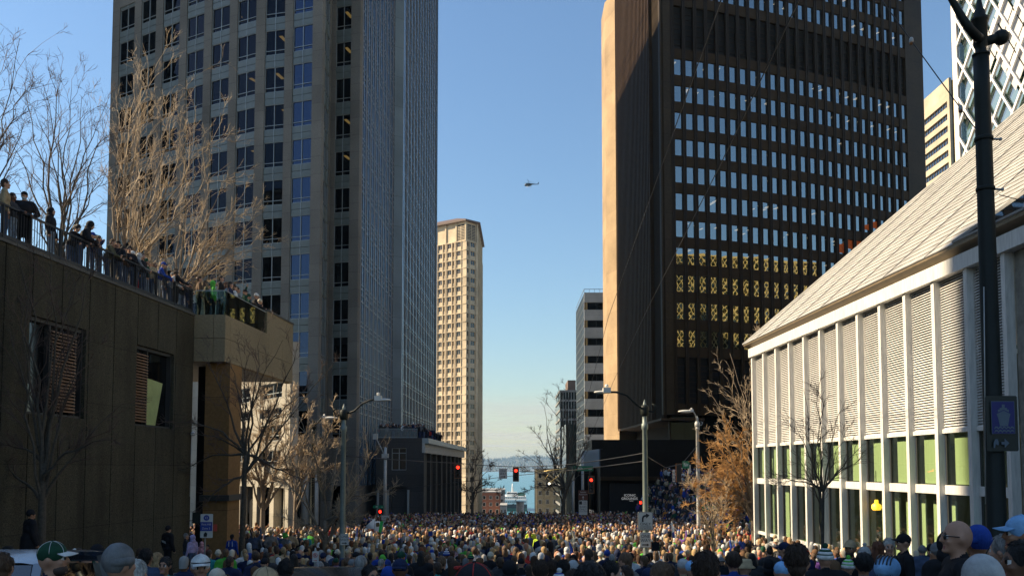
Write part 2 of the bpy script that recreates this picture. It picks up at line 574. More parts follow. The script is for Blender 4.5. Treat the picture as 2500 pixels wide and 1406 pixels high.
D0 = 92.0
HM = P(787, 102.4, D0).z
FH = (HM - P(787, 859.2, D0).z) / 8
def fr(x, y, H):
    D = Dz(x, y, H); q = P(x, y, D); return (q.x, q.y)
H2 = P(623, 37, fr(623, 129, HM)[1]).z
front = [fr(272, 156, H2), fr(380, 116, H2), fr(518, 69, H2), fr(623, 129, HM), fr(695, 119.5, HM), fr(787, 102.4, HM)]
pA = front[-1]
pB = (Xat(811, 100, 97.0), 97.0)
pC = (Xat(880, 100, 96.0), 96.0)
pD = (Xat(965, 300, 119.0), 119.0)
pE = (Xat(982, 300, 119.6), 119.6)
pF = (Xat(1065, 300, 160.0), 160.0)
plan = front + [pB, pC, pD, pE, pF, (-40, 156), (-52, 140)]
ZB, ZT = -8.0, 58.0
lt = thing('office_tower', 'grey granite office tower with bowed front of paired dark windows and a glassy side', 'tower', (-30, 110, ZB))
wall = MB()
spn = wall
ZS = 93.0
spots = []
tz = [HM + k * FH for k in range(-10, 4)]
W0, WH = 2.1, FH * .667
wmesh = win_mesh('window', W0, WH, alum, glA, .055, (.5,), (.117 / .667,))
wmeshB = win_mesh('window', W0, WH, alum, glB, .055, (.5,), (.117 / .667,))
spotsB = []
cols = [(291.6, 328, 70), (345, 381, 43), (397, 438, 85), (455, 497.5, 96), (516, 560, 92), (578.6, 624.5, 107), (647, 695, 107), (715, 763, 85)]
segs = [Seg(a, b) for a, b in zip(front, front[1:])]
def find(x, y):
    for i, s in enumerate(segs):
        t = s.tx(x, y)
        if t <= s.L + 1e-6 or i == len(segs) - 1:
            return i, max(t, 0)
def straight(x0, x1, y):
    """window stretch may cross a bend: chord between the two points"""
    i, a = find(x0, y); j, b = find(x1, y)
    return segs[i].pt(a), segs[j].pt(b)
lbl = MB()
rlb = random.Random(9)
lit = {(4, 1), (5, 1), (6, 1), (5, -1), (4, 3), (5, 3), (6, 0), (6, -2), (6, -3), (6, -1), (5, -3), (3, 2), (6, 2)}
prev = front[0]
def window_stack(sg, t0, t1, tag_i, zs, rec=.14):
    for k, z in enumerate(zs):
        sill = z - .117 * FH
        head = sill + WH
        sg.block(spn, t0, t1, head, head + FH * .158, -.10, .45, sprm)
        sg.block(spn, t0, t1, head + FH * .158 + .05, sill + FH, -.10, .45, sprm)
        sg.block(spn, t0 + (t1 - t0) * .5 - .03, t0 + (t1 - t0) * .5 + .03, head, sill + FH, -.06, .1, alum)
        M = sg.mat4(t0, sill, -rec, (t1 - t0) / W0)
        x, y = proj(sg.pt((t0 + t1) / 2, 0, sill))
        (spotsB if tag_i == 7 else spots).append((M, (1000 if (0 < y < 900 and sg.n.y < -.5) else 100) + (1 if sg.n.y < -.5 else -300) * 1.0 + x * .01 - abs(y - 400) * .1))
        if rlb.random() < .28:
            hb = WH * rlb.choice((.3, .5, .8, 1.0)); wd = rlb.choice((1.0, .5, .5))
            u0 = t0 + (t1 - t0) * (0 if wd == 1 else rlb.choice((0, .5))); u1 = u0 + (t1 - t0) * wd
            lbl.add([sg.pt(u0, -.45, head - hb), sg.pt(u1, -.45, head - hb), sg.pt(u1, -.45, head), sg.pt(u0, -.45, head)], [(0, 1, 2, 3)], mat('tower blind', (.30, .28, .24), .8, .15, 2))
        if (tag_i, k - 10) in lit:
            q = .5 + .18 * ((k * 7 + tag_i * 3) % 3 - 1)
            c = sg.pt(t0 + (t1 - t0) * q, -1.3, head - .12)
            MB().obox(c - sg.d * .25, sg.d * .42, -sg.n * 1.5, Vector((0, 0, .04)), lampY).build('ceiling_light', lt)
prevp = Vector((front[0][0], front[0][1], 0))
for ci, (x0, x1, y) in enumerate(cols):
    a, b = straight(x0, x1, y)
    sg = Seg(prevp, a)
    sg.block(wall, 0, sg.L, ZB, ZT, 0, .6, granite)
    ws = Seg(a, b)
    window_stack(ws, 0, ws.L, ci, tz)
    ws.block(wall, 0, ws.L, ZB + 8.5, tz[0] - .117 * FH, -.05, .5, granite)
    prevp = b
sg = Seg(prevp, pA); sg.block(wall, 0, sg.L, ZB, ZT, 0, .6, granite)
# return of the front to the right: two narrow windows a floor
sg = Seg(pA, pB)
sg.block(wall, 0.62, 1.1, ZB, ZT, 0, .5, granite)
window_stack(sg, 1.1, 2.75, 20, tz); window_stack(sg, 2.75, 4.2, 21, tz)
sg.block(wall, 4.2, 4.95, ZB, ZT, 0, .5, granite)
# second, narrow front
sg = Seg(pB, pC)
ta, tb = sg.tx(820, 100), sg.tx(857, 100)
sg.block(wall, 0, ta, ZB, ZT, 0, .5, granite)
window_stack(sg, ta, tb, 8, tz)
sg.block(wall, tb, sg.L, ZB, ZT, 0, .6, granite)
sg.block(wall, ta, tb, ZB + 6, tz[0] - .117 * FH, -.05, .5, granite)
for i, k in ((0, 1), (0, 0), (1, -1), (0, -3), (1, 3), (1, 2), (0, -2)):
    z = tz[k + 10] - .117 * FH + WH - .12
    c = sg.pt(ta + (tb - ta) * (.25 + .5 * i), -1.2, z)
    MB().obox(c, sg.d * .4, -sg.n * 1.4, Vector((0, 0, .04)), lampY).build('ceiling_light', lt)
wall.build('wall', lt)
lbl.build('blinds', lt)['kind'] = 'stuff'
place_windows(lt, wmesh, spots, cap=86)
place_windows(lt, wmeshB, spotsB, cap=14)
# glass side with stone fins
glS = glass('side curtain glass', 0.30, (0.3, 0.35, 0.4), 0.25, 0.03, 0.25, rcol=(.40, .58, .85))
finm = mat('side fin stone', (0.14, 0.14, 0.145), 0.55, 0.12, 2.0)
finb = mat('bright metal fin', (0.40, 0.48, 0.55), 0.25, 0.05, 2.0, metal=0.8)
colb = stone('blue grey column', (0.20, 0.24, 0.26), FH, -.2, 6.0, .06, .5, jw=.03, jdark=.5)
cw = MB()
sg = Seg(pC, pD)
cw.obox(sg.pt(0.3, -.12, ZB), sg.d * (sg.L - .3), -sg.n * .05, Vector((0, 0, ZS - ZB)), glS)
nb = 9
for i in range(nb):
    t = .55 + i * (sg.L - .6) / nb
    bw = (sg.L - .6) / nb
    sg.block(cw, t, t + bw * .30, ZB + 6, ZS, .10, .1, finm)
    sg.block(cw, t + bw * .62, t + bw * .68, ZB + 6, ZS, .06, .1, finb)
    sg.block(cw, t - .05, t - .001, ZB + 6, ZS, .12, .1, finb)
    for k in range(-9, 8):
        z = HM + k * FH
        for dz, hh in ((0, .07), (-.117 * FH, .07), (-.28 * FH, .06), (-.45 * FH, .10)):
            sg.block(cw, t + bw * .36, t + bw, z + dz - hh / 2, z + dz + hh / 2, .03, .1, alum)
sg.block(cw, .3, sg.L, ZB, ZB + 6, .1, .3, granite)
cw.build('curtain_wall', lt)
co = MB()
sg = Seg(pD, pE); sg.block(co, -.3, sg.L, ZB, ZS, .4, 1.0, colb)
co.build('corner_column', lt)
cw = MB()
sg = Seg(pE, pF)
cw.obox(sg.pt(0.0, -.12, ZB), sg.d * sg.L, -sg.n * .05, Vector((0, 0, ZS - ZB)), glS)
sg.block(cw, 0, 1.6, ZB, ZS, .02, .1, finb)
nb = 24
bw = (sg.L - 1.8) / nb
for i in range(nb):
    t = 1.8 + i * bw
    sg.block(cw, t, t + bw * .15, ZB + 6, ZS, .09, .1, finm if i % 2 else finb)
    sg.block(cw, t + bw * .5, t + bw * .57, ZB + 6, ZS, .05, .1, alum)
    for k in range(-11, 13):
        z = HM + k * FH
        for dz, hh in ((0, .09), (-.117 * FH, .09), (-.45 * FH, .12)):
            sg.block(cw, t + bw * .2, t + bw, z + dz - hh / 2, z + dz + hh / 2, .06, .1, finb if dz == 0 else alum)
sg.block(cw, 0, sg.L, ZB - 8, ZB + 6, .1, .3, granite)
sg.block(cw, sg.L - .3, sg.L, ZB, ZS, .3, .1, finb)
cw.build('curtain_wall', lt)
core = MB()
ins = [(x * 1.0 + (.5 if i < 6 else -2.5) , y + (5.0 if i < 6 else 2.0)) for i, (x, y) in enumerate(front)] + [(pB[0] - 3.5, pB[1] + 4), (pC[0] - 3.5, pC[1] + 5), (pD[0] - 3, pD[1]), (pF[0] - 3, pF[1]), (-40, 153), (-49, 140)]
core.prism(ins, ZB, ZT, dark_int)
core.build('core', lt)
back = MB()
back.prism(front + [(pB[0], pB[1]), (pC[0] - .6, pC[1] + .6), (pD[0] - 1.2, pD[1]), (pF[0] - 1.2, pF[1]), (-40, 156), (-52, 140)], ZT + .003, 93.0, granite)
bk = [front[0], (-52, 140), (-40, 156), pF]
for a, b in ((front[0], (-52, 140)), ((-52, 140), (-40, 156)), ((-40, 156), pF)):
    s2 = Seg(b, a); s2.block(back, 0, s2.L, ZB, ZT, 0, .5, granite)
back.build('upper_storeys', lt)
# street columns in front of the base
cb = MB()
for x in (745, 768):
    p = P(x, 1200, 90.0)
    cb.lathe((p.x, 90.0, -8), [(0, .38), (8.0, .38)], 12, mat('pale column', (0.35, 0.35, 0.33), .6, .1, 3))
cb.build('entrance_column', lt)

# pale stone block in the sun behind the street trees
pst = stone('podium stone', (0.36, 0.33, 0.27), 1.6, 0, 10, .1, .75, jw=.012, jdark=.7)
pdg = glass('podium glass', 0.12, (0.4, 0.42, 0.4), 0.3, 0.02)
qa, qb = (Xat(540, 1100, 68.2), 68.2), (Xat(707, 1100, 58.2), 58.2)
pb = thing('stone_building', 'pale sunlit stone block with wide windows behind the bare street trees', 'building', (-20, 64, -7))
sg = Seg(qa, qb)
zr = [zat(y, 62) for y in (1125, 1093, 1030, 1000, 972, 938)]
pw = MB()
cols2 = [(562, 608), (633, 687)]
ts = [(sg.tx(a, 1050), min(sg.tx(b, 1050), sg.L - .3)) for a, b in cols2]
rows = [(zat(1140, 62), zat(1100, 62)), (zat(1078, 62), zat(1040, 62)), (zat(1022, 62), zat(1000, 62)), (zat(976, 62), zat(940, 62)), (zat(915, 62), zat(880, 62))]
lo = -7.0
edges = [0] + [e for t in ts for e in t] + [sg.L]
for i in range(0, len(edges), 2):
    sg.block(pw, edges[i], edges[i + 1], zat(1188, 62), 8.6, 0, .6, pst)
for t0, t1 in ts:
    zs = [zat(1188, 62)] + [z for r_ in rows for z in r_] + [8.6]
    for i in range(0, len(zs), 2):
        sg.block(pw, t0, t1, zs[i], zs[i + 1], -.06, .5, pst)
for t in (0.2, 3.4, 6.6, 9.6, sg.L - .8):
    sg.block(pw, t, t + .7, lo, zat(1188, 62), 0, .6, pst)
pw.obox(sg.pt(.2, -1.3, lo), sg.d * (sg.L - .6), -sg.n * .05, Vector((0, 0, 3.5)), pdg)
pw.prism([qa, qb, (-24, 90), (-36, 90)], 8.605, 9.3, pst)
s2 = Seg(qb, (-23.9, 90)); s2.block(pw, .6, s2.L, lo, 8.6, 0, .3, pst)
s2 = Seg((-36, 90), qa); s2.block(pw, 0, s2.L - .1, lo, 8.6, 0, .3, pst)
pw.prism([(qa[0] + .6, qa[1] + 3), (qb[0] - 3, qb[1] + 4), (-25, 88), (-35, 88)], lo, 8.59, dark_int)
pw.build('wall', pb)
for t0, t1 in ts:
    for z0, z1 in rows:
        me = win_mesh('window', t1 - t0, z1 - z0, alum, pdg, .06, (.5,) if t1 - t0 > 1.5 else (), (.35,), .14)
        put('window', me, pb, Matrix.Translation(-Vector(pb.location)) @ sg.mat4(t0, z0, -.2))

# ================================================================== right dark tower
bronze = mat('bronze spandrel', (0.044, 0.027, 0.013), 0.6, 0.2, 0.6, spec=.12)
mull = mat('bronze mullion', (0.028, 0.018, 0.010), 0.5, 0.1, 2.0, spec=.2)
bpanel = stone('bronze corner panel', (0.046, 0.031, 0.016), 3.915, 0.3, 3.0, .15, .5, jw=.03, jdark=.6)
glR = glass('sky reflecting glass', 0.38, (0.5, 0.5, 0.45), 0.55, 0.01, 0.05, rcol=(.78, .84, .84))
lampW = mat('white ceiling light', (0.8, 0.75, 0.65), 0.5, 0, emit=(1.0, 0.82, 0.6), emit_s=.75)
D1 = 124.0
HR = P(1637, 140.9, D1).z
rp = [fr(1637, 140.9, HR), fr(1736.8, 153.9, HR), fr(1857, 174.7, HR), fr(1994, 203, HR), fr(2113.8, 231.8, HR), fr(2213, 257.4, HR)]
e0 = Vector(rp[0]) - (Vector(rp[1]) - Vector(rp[0])).normalized() * 1.75
e1 = Vector(rp[-1]) + (Vector(rp[-1]) - Vector(rp[-2])).normalized() * 4.2
rt = thing('bronze_tower', 'dark bronze skyscraper with ribbed side and rows of sky reflecting windows', 'tower', (40, 140, -8))
ZB, ZT = -4.0, 92.0
def cum(pts):
    L = [0]
    for a, b in zip(pts, pts[1:]):
        L.append(L[-1] + (Vector(b) - Vector(a)).length)
    return L
Ls = cum(rp)
NB = 25
def along(s):
    for i in range(len(Ls) - 1):
        if s <= Ls[i + 1] + 1e-6:
            t = (s - Ls[i]) / (Ls[i + 1] - Ls[i])
            return Vector((rp[i][0] + (rp[i + 1][0] - rp[i][0]) * t, rp[i][1] + (rp[i + 1][1] - rp[i][1]) * t))
bayp = [along(Ls[-1] * i / NB) for i in range(NB + 1)]
fh = (HR - P(1645, 804.5, 124.1).z) / 10
wh = fh * .615
tops = [HR - k * fh for k in range(11)] + [P(1645, -53, 124.1).z + k * fh for k in range(4)]
wl, mu, cl, cb_ = MB(), MB(), MB(), MB()
blm = [mat('office blind', (.42, .38, .30), .8, .1, 2), mat('office curtain', (.16, .13, .10), .85, .2, 3), mat('office screen', (.28, .30, .30), .7, .1, 2)]
spots = []
wv = (bayp[1] - bayp[0]).length
wmesh = win_mesh('window', wv * .72, wh, mull, glR, .035, (), (), .12)
band_lo, band_hi = P(1645, 118, 124.1).z, P(1645, 12, 124.1).z
lob0, lob1, lob2 = P(1645, 1012, 124.1).z, P(1645, 985, 124.1).z, P(1645, 871, 124.1).z
rl = random.Random(5)
allz = sorted([(t - wh, t) for t in tops])
for i in range(NB):
    sg = Seg(bayp[i], bayp[i + 1])
    t0, t1 = sg.L * .28, sg.L
    # mullion: two thin ribs
    sg.block(mu, 0.0, sg.L * .09, lob0, ZT, .14, .3, mull)
    sg.block(mu, sg.L * .19, sg.L * .28, lob0, ZT, .14, .3, mull)
    sg.block(mu, sg.L * .09, sg.L * .19, lob0, ZT, .05, .3, mull)
    z = lob1 - (lob1 - lob0)
    solid = [(lob0, lob1), (lob2, allz[0][0])]
    for (a, b), (c, d) in zip(allz, allz[1:]):
        if b < band_lo < c:
            solid += [(b, band_lo), (band_hi, c)]
        else:
            solid.append((b, c))
    solid.append((allz[-1][1], ZT))
    for a, b in solid:
        sg.block(wl, t0, t1, a, b, -.02, .4, bronze)
    for a, b in ((band_lo, band_hi), (lob1, lob2)):
        sg.block(wl, t0, t1, a, b, -.55, .7, dark_int)
        for q in range(int((b - a) / .8)):
            sg.block(wl, t0, t1, a + q * .8, a + q * .8 + .12, -.45, .55, mull)
    for a, b in allz:
        M = sg.mat4(t0, a, -.12)
        x, y = proj(sg.pt(t0, 0, a))
        vis = -30 < y < 860 and y < 1900 - x * .72 + 290
        spots.append((M, (1000 if vis else 0) + 800 - abs(x - 1850) * .5 - abs(y - 330) * .8))
        q_ = rl.random()
        if q_ < .30:                              # blinds and curtains drawn to different heights
            hb = (b - a) * rl.choice((.25, .4, .6, 1.0)) if q_ < .2 else b - a
            wa_, wb_ = (t0, t1) if q_ < .2 else (t0, t0 + (t1 - t0) * rl.uniform(.2, .5))
            cb_.add([sg.pt(wa_, -.42, b - hb), sg.pt(wb_, -.42, b - hb), sg.pt(wb_, -.42, b), sg.pt(wa_, -.42, b)], [(0, 1, 2, 3)], rl.choice(blm))
        rowk = round((HR - b) / fh)
        if rowk in (0, 1, 5, 6, 7, -2, -3) and rl.random() < (.42 if rowk != 6 else .6) or rl.random() < .05:
            n = 2 if rowk in (5, 6) and rl.random() < .5 else 1
            for q in range(n):
                c = sg.pt(t0 + (t1 - t0) * rl.uniform(.1, .5), -rl.uniform(.7, 1.6) - q * 2.0, b - .1)
                cl.obox(c, sg.d * rl.uniform(.3, .6), -sg.n * rl.uniform(.6, 1.2), Vector((0, 0, .04)), lampW)
sg = Seg(e0, rp[0]); sg.block(wl, 0, sg.L, lob0, ZT, .05, .5, bpanel)
sg = Seg(rp[-1], e1); sg.block(wl, 0, sg.L, lob0, ZT, .05, .5, bpanel)
# ribbed side towards the street
sA, sB = (e0.x - .0, e0.y), (Xat(1512, 900, 160.0), 160.0)
sg = Seg(sB, sA)
zs0 = P(1515, 1047, 159).z
sg.block(wl, 1.0, sg.L - 5.2, zs0, ZT, -.25, .5, dark_int)
sg.block(wl, sg.L - 5.2, sg.L, zs0, ZT, 0, .5, mat('dark side panel', (.030, .021, .013), .85, .15, .6, spec=.05))
ribm = mat('bronze rib', (0.070, 0.041, 0.021), 0.6, 0.12, 1.0, spec=.12)
nr = 27
for i in range(nr):
    t = .15 + i * (sg.L - 5.3) / nr
    sg.block(mu, t, t + .34, zs0, ZT, .42, .3, ribm)
wl.obox(sg.pt(0.0, -6, zs0 - .35), sg.d * sg.L, sg.n * 6.3, Vector((0, 0, .34)), ribm)
wl.build('wall', rt)
mu.build('mullions', rt)
cb_.build('blinds', rt)['kind'] = 'stuff'
cl.build('ceiling_lights', rt)['kind'] = 'stuff'
place_windows(rt, wmesh, spots)
es = MB()
strip = stone('sandstone slab', (0.36, 0.255, 0.15), 3.9, 0, 4, .1, .75, jw=.03, jdark=.8)
es.prism([(Xat(1482, 900, 165.5), 165.5), (Xat(1511, 900, 160.2), 160.2), (24, 163), (24, 172), (Xat(1482, 900, 165.5), 172)], zat(1073, 160.4), ZT, strip)
es.build('end_slab', rt)
lb = MB()
glL = glass('lobby glass', 0.08, (.5, .48, .4), .4, .02)
for i in range(0, NB, 3):
    sg = Seg(bayp[i], bayp[min(i + 3, NB)])
    lb.obox(sg.pt(0, -2.0, ZB), sg.d * sg.L, -sg.n * .05, Vector((0, 0, lob0 - ZB)), glL)
    sg.block(lb, 0, .25, ZB, lob0, -1.8, 2.1, mull)
lb.build('lobby', rt)
cr = MB()
cr.prism([(e0.x + 4, e0.y + 5), (bayp[8].x, bayp[8].y + 5), (bayp[16].x, bayp[16].y + 5), (e1.x - 4, e1.y + 4), (e1.x - 8, 168), (sB[0] + 3, 168)], ZB, ZT, dark_int)
cr.build('core', rt)
up = MB()
up.prism([(e0.x, e0.y), tuple(bayp[8]), tuple(bayp[16]), (e1.x, e1.y), (e1.x - 6, 172), (sB[0], 172)], ZT + .003, 150, bronze)
s2 = Seg((e1.x, e1.y), (e1.x - 6, 172)); s2.block(up, .5, s2.L, lob0, ZT, 0, .5, bpanel)
up.build('upper_storeys', rt)

orm = mat('orange drape', (.80, .14, .01), .8, .25, 3)  # orange panels painted in place of a reflected glow in the windows
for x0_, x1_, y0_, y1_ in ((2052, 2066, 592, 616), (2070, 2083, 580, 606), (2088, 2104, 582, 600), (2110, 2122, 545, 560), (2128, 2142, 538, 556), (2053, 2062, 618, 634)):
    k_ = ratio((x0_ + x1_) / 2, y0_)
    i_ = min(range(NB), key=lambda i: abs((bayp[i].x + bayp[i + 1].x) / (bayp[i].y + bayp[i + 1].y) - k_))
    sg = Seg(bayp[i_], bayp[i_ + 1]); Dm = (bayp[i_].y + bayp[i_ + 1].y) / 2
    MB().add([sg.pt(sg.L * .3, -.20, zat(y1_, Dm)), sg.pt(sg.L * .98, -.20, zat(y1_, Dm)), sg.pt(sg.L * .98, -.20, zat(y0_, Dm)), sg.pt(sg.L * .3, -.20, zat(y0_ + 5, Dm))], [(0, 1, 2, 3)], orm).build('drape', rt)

# dark glass pavilion at the foot of the dark tower
pv = thing('glass_pavilion', 'low black glass pavilion with a finned blue upper storey at the tower foot', 'building', (16, 118, -8))
blk = mat('black cladding', (.009, .008, .007), .5, .2, .4, spec=.12)
bfin = mat('blue grey fin', (.34, .40, .46), .4, .05, 3, metal=.3)
pm = MB()
pa = P(1464, 1100, 113); pz = P(1464, 1096, 113).z
pfar = P(1424, 1105, 126)
sg = Seg((pfar.x, 126), (pa.x, 113))
sg.block(pm, 0, sg.L, zat(1140, 113), pz, 0, .4, mat('blue glazed wall', (.10, .15, .20), .15, .1, .5))
for i in range(14):
    t = (i + .2) * sg.L / 14
    sg.block(pm, t, t + .16, zat(1140, 113), pz, .25, .1, bfin)
pm.box(pa.x + .05, 24.5, 113, 122, -8, pz - .02, blk)
pm.box(pa.x + 1.2, 23.5, 112.4, 112.99, -8, zat(1180, 113), dark_int)
pm.box(pa.x, 24.6, 111.9, 113.5, zat(1172, 113), zat(1163, 113), bronze)
pm.box(Xat(1395, 1000, 128), pa.x - .6, 122.01, 128, -8.5, zat(1140, 113) - .01, blk)
pm.box(pa.x - .2, 40, 122.02, 135, -6, zat(1073, 122), blk)
pm.build('wall', pv)
lw = MB()
wht = mat('white lettering', (.55, .55, .52), .5, 0, emit=(1, .97, .9), emit_s=.12)
q = P(1538, 1211, 111.8); text_mesh(lw, 'ICONIC', (q.x, 111.8, q.z), (1, 0, 0), (0, 0, 1), .30, wht)
q = P(1537, 1219, 111.8); text_mesh(lw, 'GROUNDS', (q.x, 111.8, q.z), (1, 0, 0), (0, 0, 1), .30, wht)
q = P(1541, 1223, 111.8); text_mesh(lw, 'COFFEE', (q.x, 111.8, q.z), (1, 0, 0), (0, 0, 1), .11, wht)
lw.build('lettering', pv)

# ================================================================== towers farther down the hill
lime = stone('limestone', (0.58, 0.47, 0.325), 3.5, 0, 2.0, .08, .8, jw=.05, jdark=.8)
bt = thing('limestone_tower', 'tall beige stone tower with hipped roof and small square windows far down the street', 'tower', (-26, 345, -25))
DB = 334.0
ang = math.atan2(.55, .835)
bR = Vector((Xat(1137, 800, DB), DB))
bL = bR + Vector((-math.cos(ang), math.sin(ang))) * 26
cR = Vector((Xat(1166, 800, DB + 4.5), DB + 4.5))
dR = Vector((Xat(1177, 800, DB + 40), DB + 40))
zt = zat(586, DB); zbm = -26.0
bw_, gb = MB(), glass('dark punched window', .07, (.3, .3, .3), .1, .03)
fhb = (zat(588.5, DB) - zat(588.5 + 22 * 15, DB)) / 15
spots = []
wm_ = win_mesh('window', 2.0, 2.1, lime, gb, .12, (.5,), (), .3)
def stone_face(sg, wins, z1):
    """wins: (t0, t1) openings repeated on every floor"""
    e = 0
    for t0, t1 in wins:
        sg.block(bw_, e, t0, zbm, z1, 0, .6, lime); e = t1
    sg.block(bw_, e, sg.L, zbm, z1, 0, .6, lime)
    for t0, t1 in wins:
        k = 0
        zz = zat(588.5, DB)
        last = z1
        while zz - k * fhb > -24:
            top = zz - k * fhb
            sg.block(bw_, t0, t1, top, last, -.12, .6, lime)
            last = top - fhb * .52
            M = sg.mat4(t0, last, -.25, (t1 - t0) / 2.0)
            x, y = proj(sg.pt(t0, 0, last))
            spots.append((M, 2000 - y + (t1 - t0) * 60 - (900 if x < 1062 else 0)))
            k += 1
        sg.block(bw_, t0, t1, zbm, last, -.12, .6, lime)
    for t0, t1 in wins:
        for t in (t0 - .5, t1 + .28):
            sg.block(bw_, t, t + .22, zbm, z1, .25, .1, lime)
    k = 0
    while zt - k * fhb > -20:
        sg.block(bw_, 0, sg.L, zt - k * fhb - .35, zt - k * fhb, .16, .1, lime); k += 1
s1 = Seg(bL, bR)
ww = []
t = s1.L - 2.6
while t > 3:
    ww += [(t - 1.95, t), (t - 4.0, t - 3.2)]; t -= 4.6
stone_face(s1, sorted([w for w in ww if w[0] > .5]), zt)
s2 = Seg(bR, cR); L = s2.L
stone_face(s2, [(L * .08, L * .24), (L * .40, L * .78)], zt)
s3 = Seg(cR, dR); stone_face(s3, [(2 + i * 4.5, 4 + i * 4.5) for i in range(8)], zt)
ztop = zat(540, DB)
for sg in (s1, s2, s3):
    sg.block(bw_, 0, sg.L, zt + .003, ztop, -.3, .6, lime)
    n = max(1, int(sg.L / 4.6))
    for i in range(n + 1):
        sg.block(bw_, min(i * sg.L / n, sg.L - .6), min(i * sg.L / n, sg.L - .6) + .6, zt, ztop, .1, .3, lime)
lg = MB()
lat = mat('dark lattice opening', (.06, .05, .04), .8, .1, 2)
for sg, a, b in ((s1, s1.L - 4.3, s1.L - .9), (s2, s2.L * .15, s2.L * .82)):
    sg.block(lg, a, b, zt + .6, ztop - .9, -.2, .3, lat)
    for i in range(9):
        z = zt + .8 + i * (ztop - zt - 2) / 9
        sg.block(lg, a, b, z, z + .18, -.12, .3, lime)
    sg.block(lg, (a + b) / 2 - .12, (a + b) / 2 + .12, zt + .6, ztop - .9, -.1, .3, lime)
lg.build('lattice', bt)
bw_.prism([(bL.x + 2, bL.y + 3), (bR.x, bR.y + 3), (cR.x - 2, cR.y + 2), (dR.x - 3, dR.y), (bL.x + 6, bL.y + 40)], zbm, ztop - .5, dark_int)
bw_.build('wall', bt)
place_windows(bt, wm_, spots)
rf = MB()
tile = mat('brown roof tile', (.13, .085, .065), .7, .15, 1.5)
ov = 1.0
ring = [bL + Vector((-1, -1)), bR + Vector((-.1, -ov)), cR + Vector((ov, -.6)), dR + Vector((ov, 0)), Vector((bL.x + 5, bL.y + 42))]
ce = Vector((bL.x + 13, bL.y + 20))
vs = [(p.x, p.y, ztop) for p in ring] + [(p.x, p.y, ztop + .7) for p in ring] + [tuple((ce + (p - ce) * .45)) + (ztop + 6.5,) for p in ring]
n = len(ring)
rf.add(vs, [(i, (i + 1) % n, n + (i + 1) % n, n + i) for i in range(n)] + [(n + i, n + (i + 1) % n, 2 * n + (i + 1) % n, 2 * n + i) for i in range(n)] + [[2 * n + i for i in range(n)], list(reversed(range(n)))], tile)
rf.build('roof', bt)

# white striped office block
ob = thing('striped_office_block', 'pale office block with black strip windows and a glassy left side', 'building', (22, 240, -18))
wpan = stone('white panel', (.46, .45, .42), 2.35, 0, 3, .08, .7, jw=.03, jdark=.75)
gb2 = glass('black strip window', .06, (.3, .3, .3), .1, .02)
DO = 230.0
x0, x1 = Xat(1427, 900, DO), Xat(1500, 900, DO)
om = MB()
zt = zat(714, DO)
sg = Seg((x0, DO), (x1, DO))
ry = [738 + 43.45 * i for i in range(9)]
last = zt
ow = win_mesh('window', (x1 - x0) - .9, 18 * DO / 2100, mat('strip frame', (.03, .03, .03), .4, 0), gb2, .08, (.33, .66), (), .3)
for y in ry:
    a = zat(y, DO); b = zat(y + 18, DO)
    sg.block(om, 0, sg.L, a, last, 0, .5, wpan)
    om.obox(sg.pt(.02, -.5, b), sg.d * .85, sg.n * .4, Vector((0, 0, a - b)), mat('ochre reveal', (.42, .27, .10), .6, .1, 2))
    put('window', ow, ob, Matrix.Translation(-Vector(ob.location)) @ sg.mat4(.88, b, -.2))
    last = b
sg.block(om, 0, sg.L, -20, last, 0, .5, wpan)
s2 = Seg((Xat(1407, 900, 258), 258), (x0, DO))
gs = glass('pale sky glass', .75, (.4, .45, .5), .2, .05, rcol=(.85, .93, 1))
s2.block(om, 0, s2.L, -20, zt, -.05, .3, gs)
for i in range(30):
    z = -18 + i * 2.35
    if z < zt: s2.block(om, 0, s2.L, z, z + .10, .03, .1, alum)
for i in range(11):
    t = i * s2.L / 11
    s2.block(om, t, t + .15, -20, zt, .05, .1, alum)
om.box(x0 + .6, x1, DO + .8, 262, -20, zt - .3, dark_int)
om.bar((x0, DO, zt + .9), (x1, DO, zt + .9), .12, .12, alum); om.bar((x0, DO, zt + .9), (Xat(1407, 900, 258), 258, zt + .9), .12, .12, alum)
for i in range(6):
    om.bar((x0 + i * 1.4, DO, zt), (x0 + i * 1.4, DO, zt + .9), .08, .08, alum)
om.build('wall', ob)

# darker stepped building beyond it
db = thing('stepped_glass_building', 'narrow dark glass building with a brown rooftop box beyond the striped office', 'building', (19, 300, -22))
dm = MB()
dgl = mat('dark green glass', (.02, .03, .03), .12, .2, .3)
DD = 300.0
x0, x1 = Xat(1368, 1000, DD), Xat(1408, 1000, DD)
dm.box(x0, x1, DD, DD + 30, -30, zat(952, DD), dgl)
for i in range(18):
    z = zat(952, DD) - i * 3.3
    dm.box(x0 - .25, x1, DD - .25, DD + 30, z - .7, z - .001, mat('grey slab', (.22, .22, .21), .7, .1, 1))
for i in range(6):
    x = x0 + i * (x1 - x0) / 6
    dm.box(x - .1, x + .1, DD - .3, DD - .2, -30, zat(952, DD) - .8, alum)
dm.box(Xat(1388, 900, DD), x1, DD + 4, DD + 18, zat(952, DD), zat(925, DD), mat('brown plant room', (.16, .11, .085), .8, .12, 1))
dm.box(Xat(1381, 900, DD - 30), Xat(1409, 900, DD - 30), DD - 30, DD - 8, -26, zat(1035, DD - 30), dgl)
dm.build('wall', db)

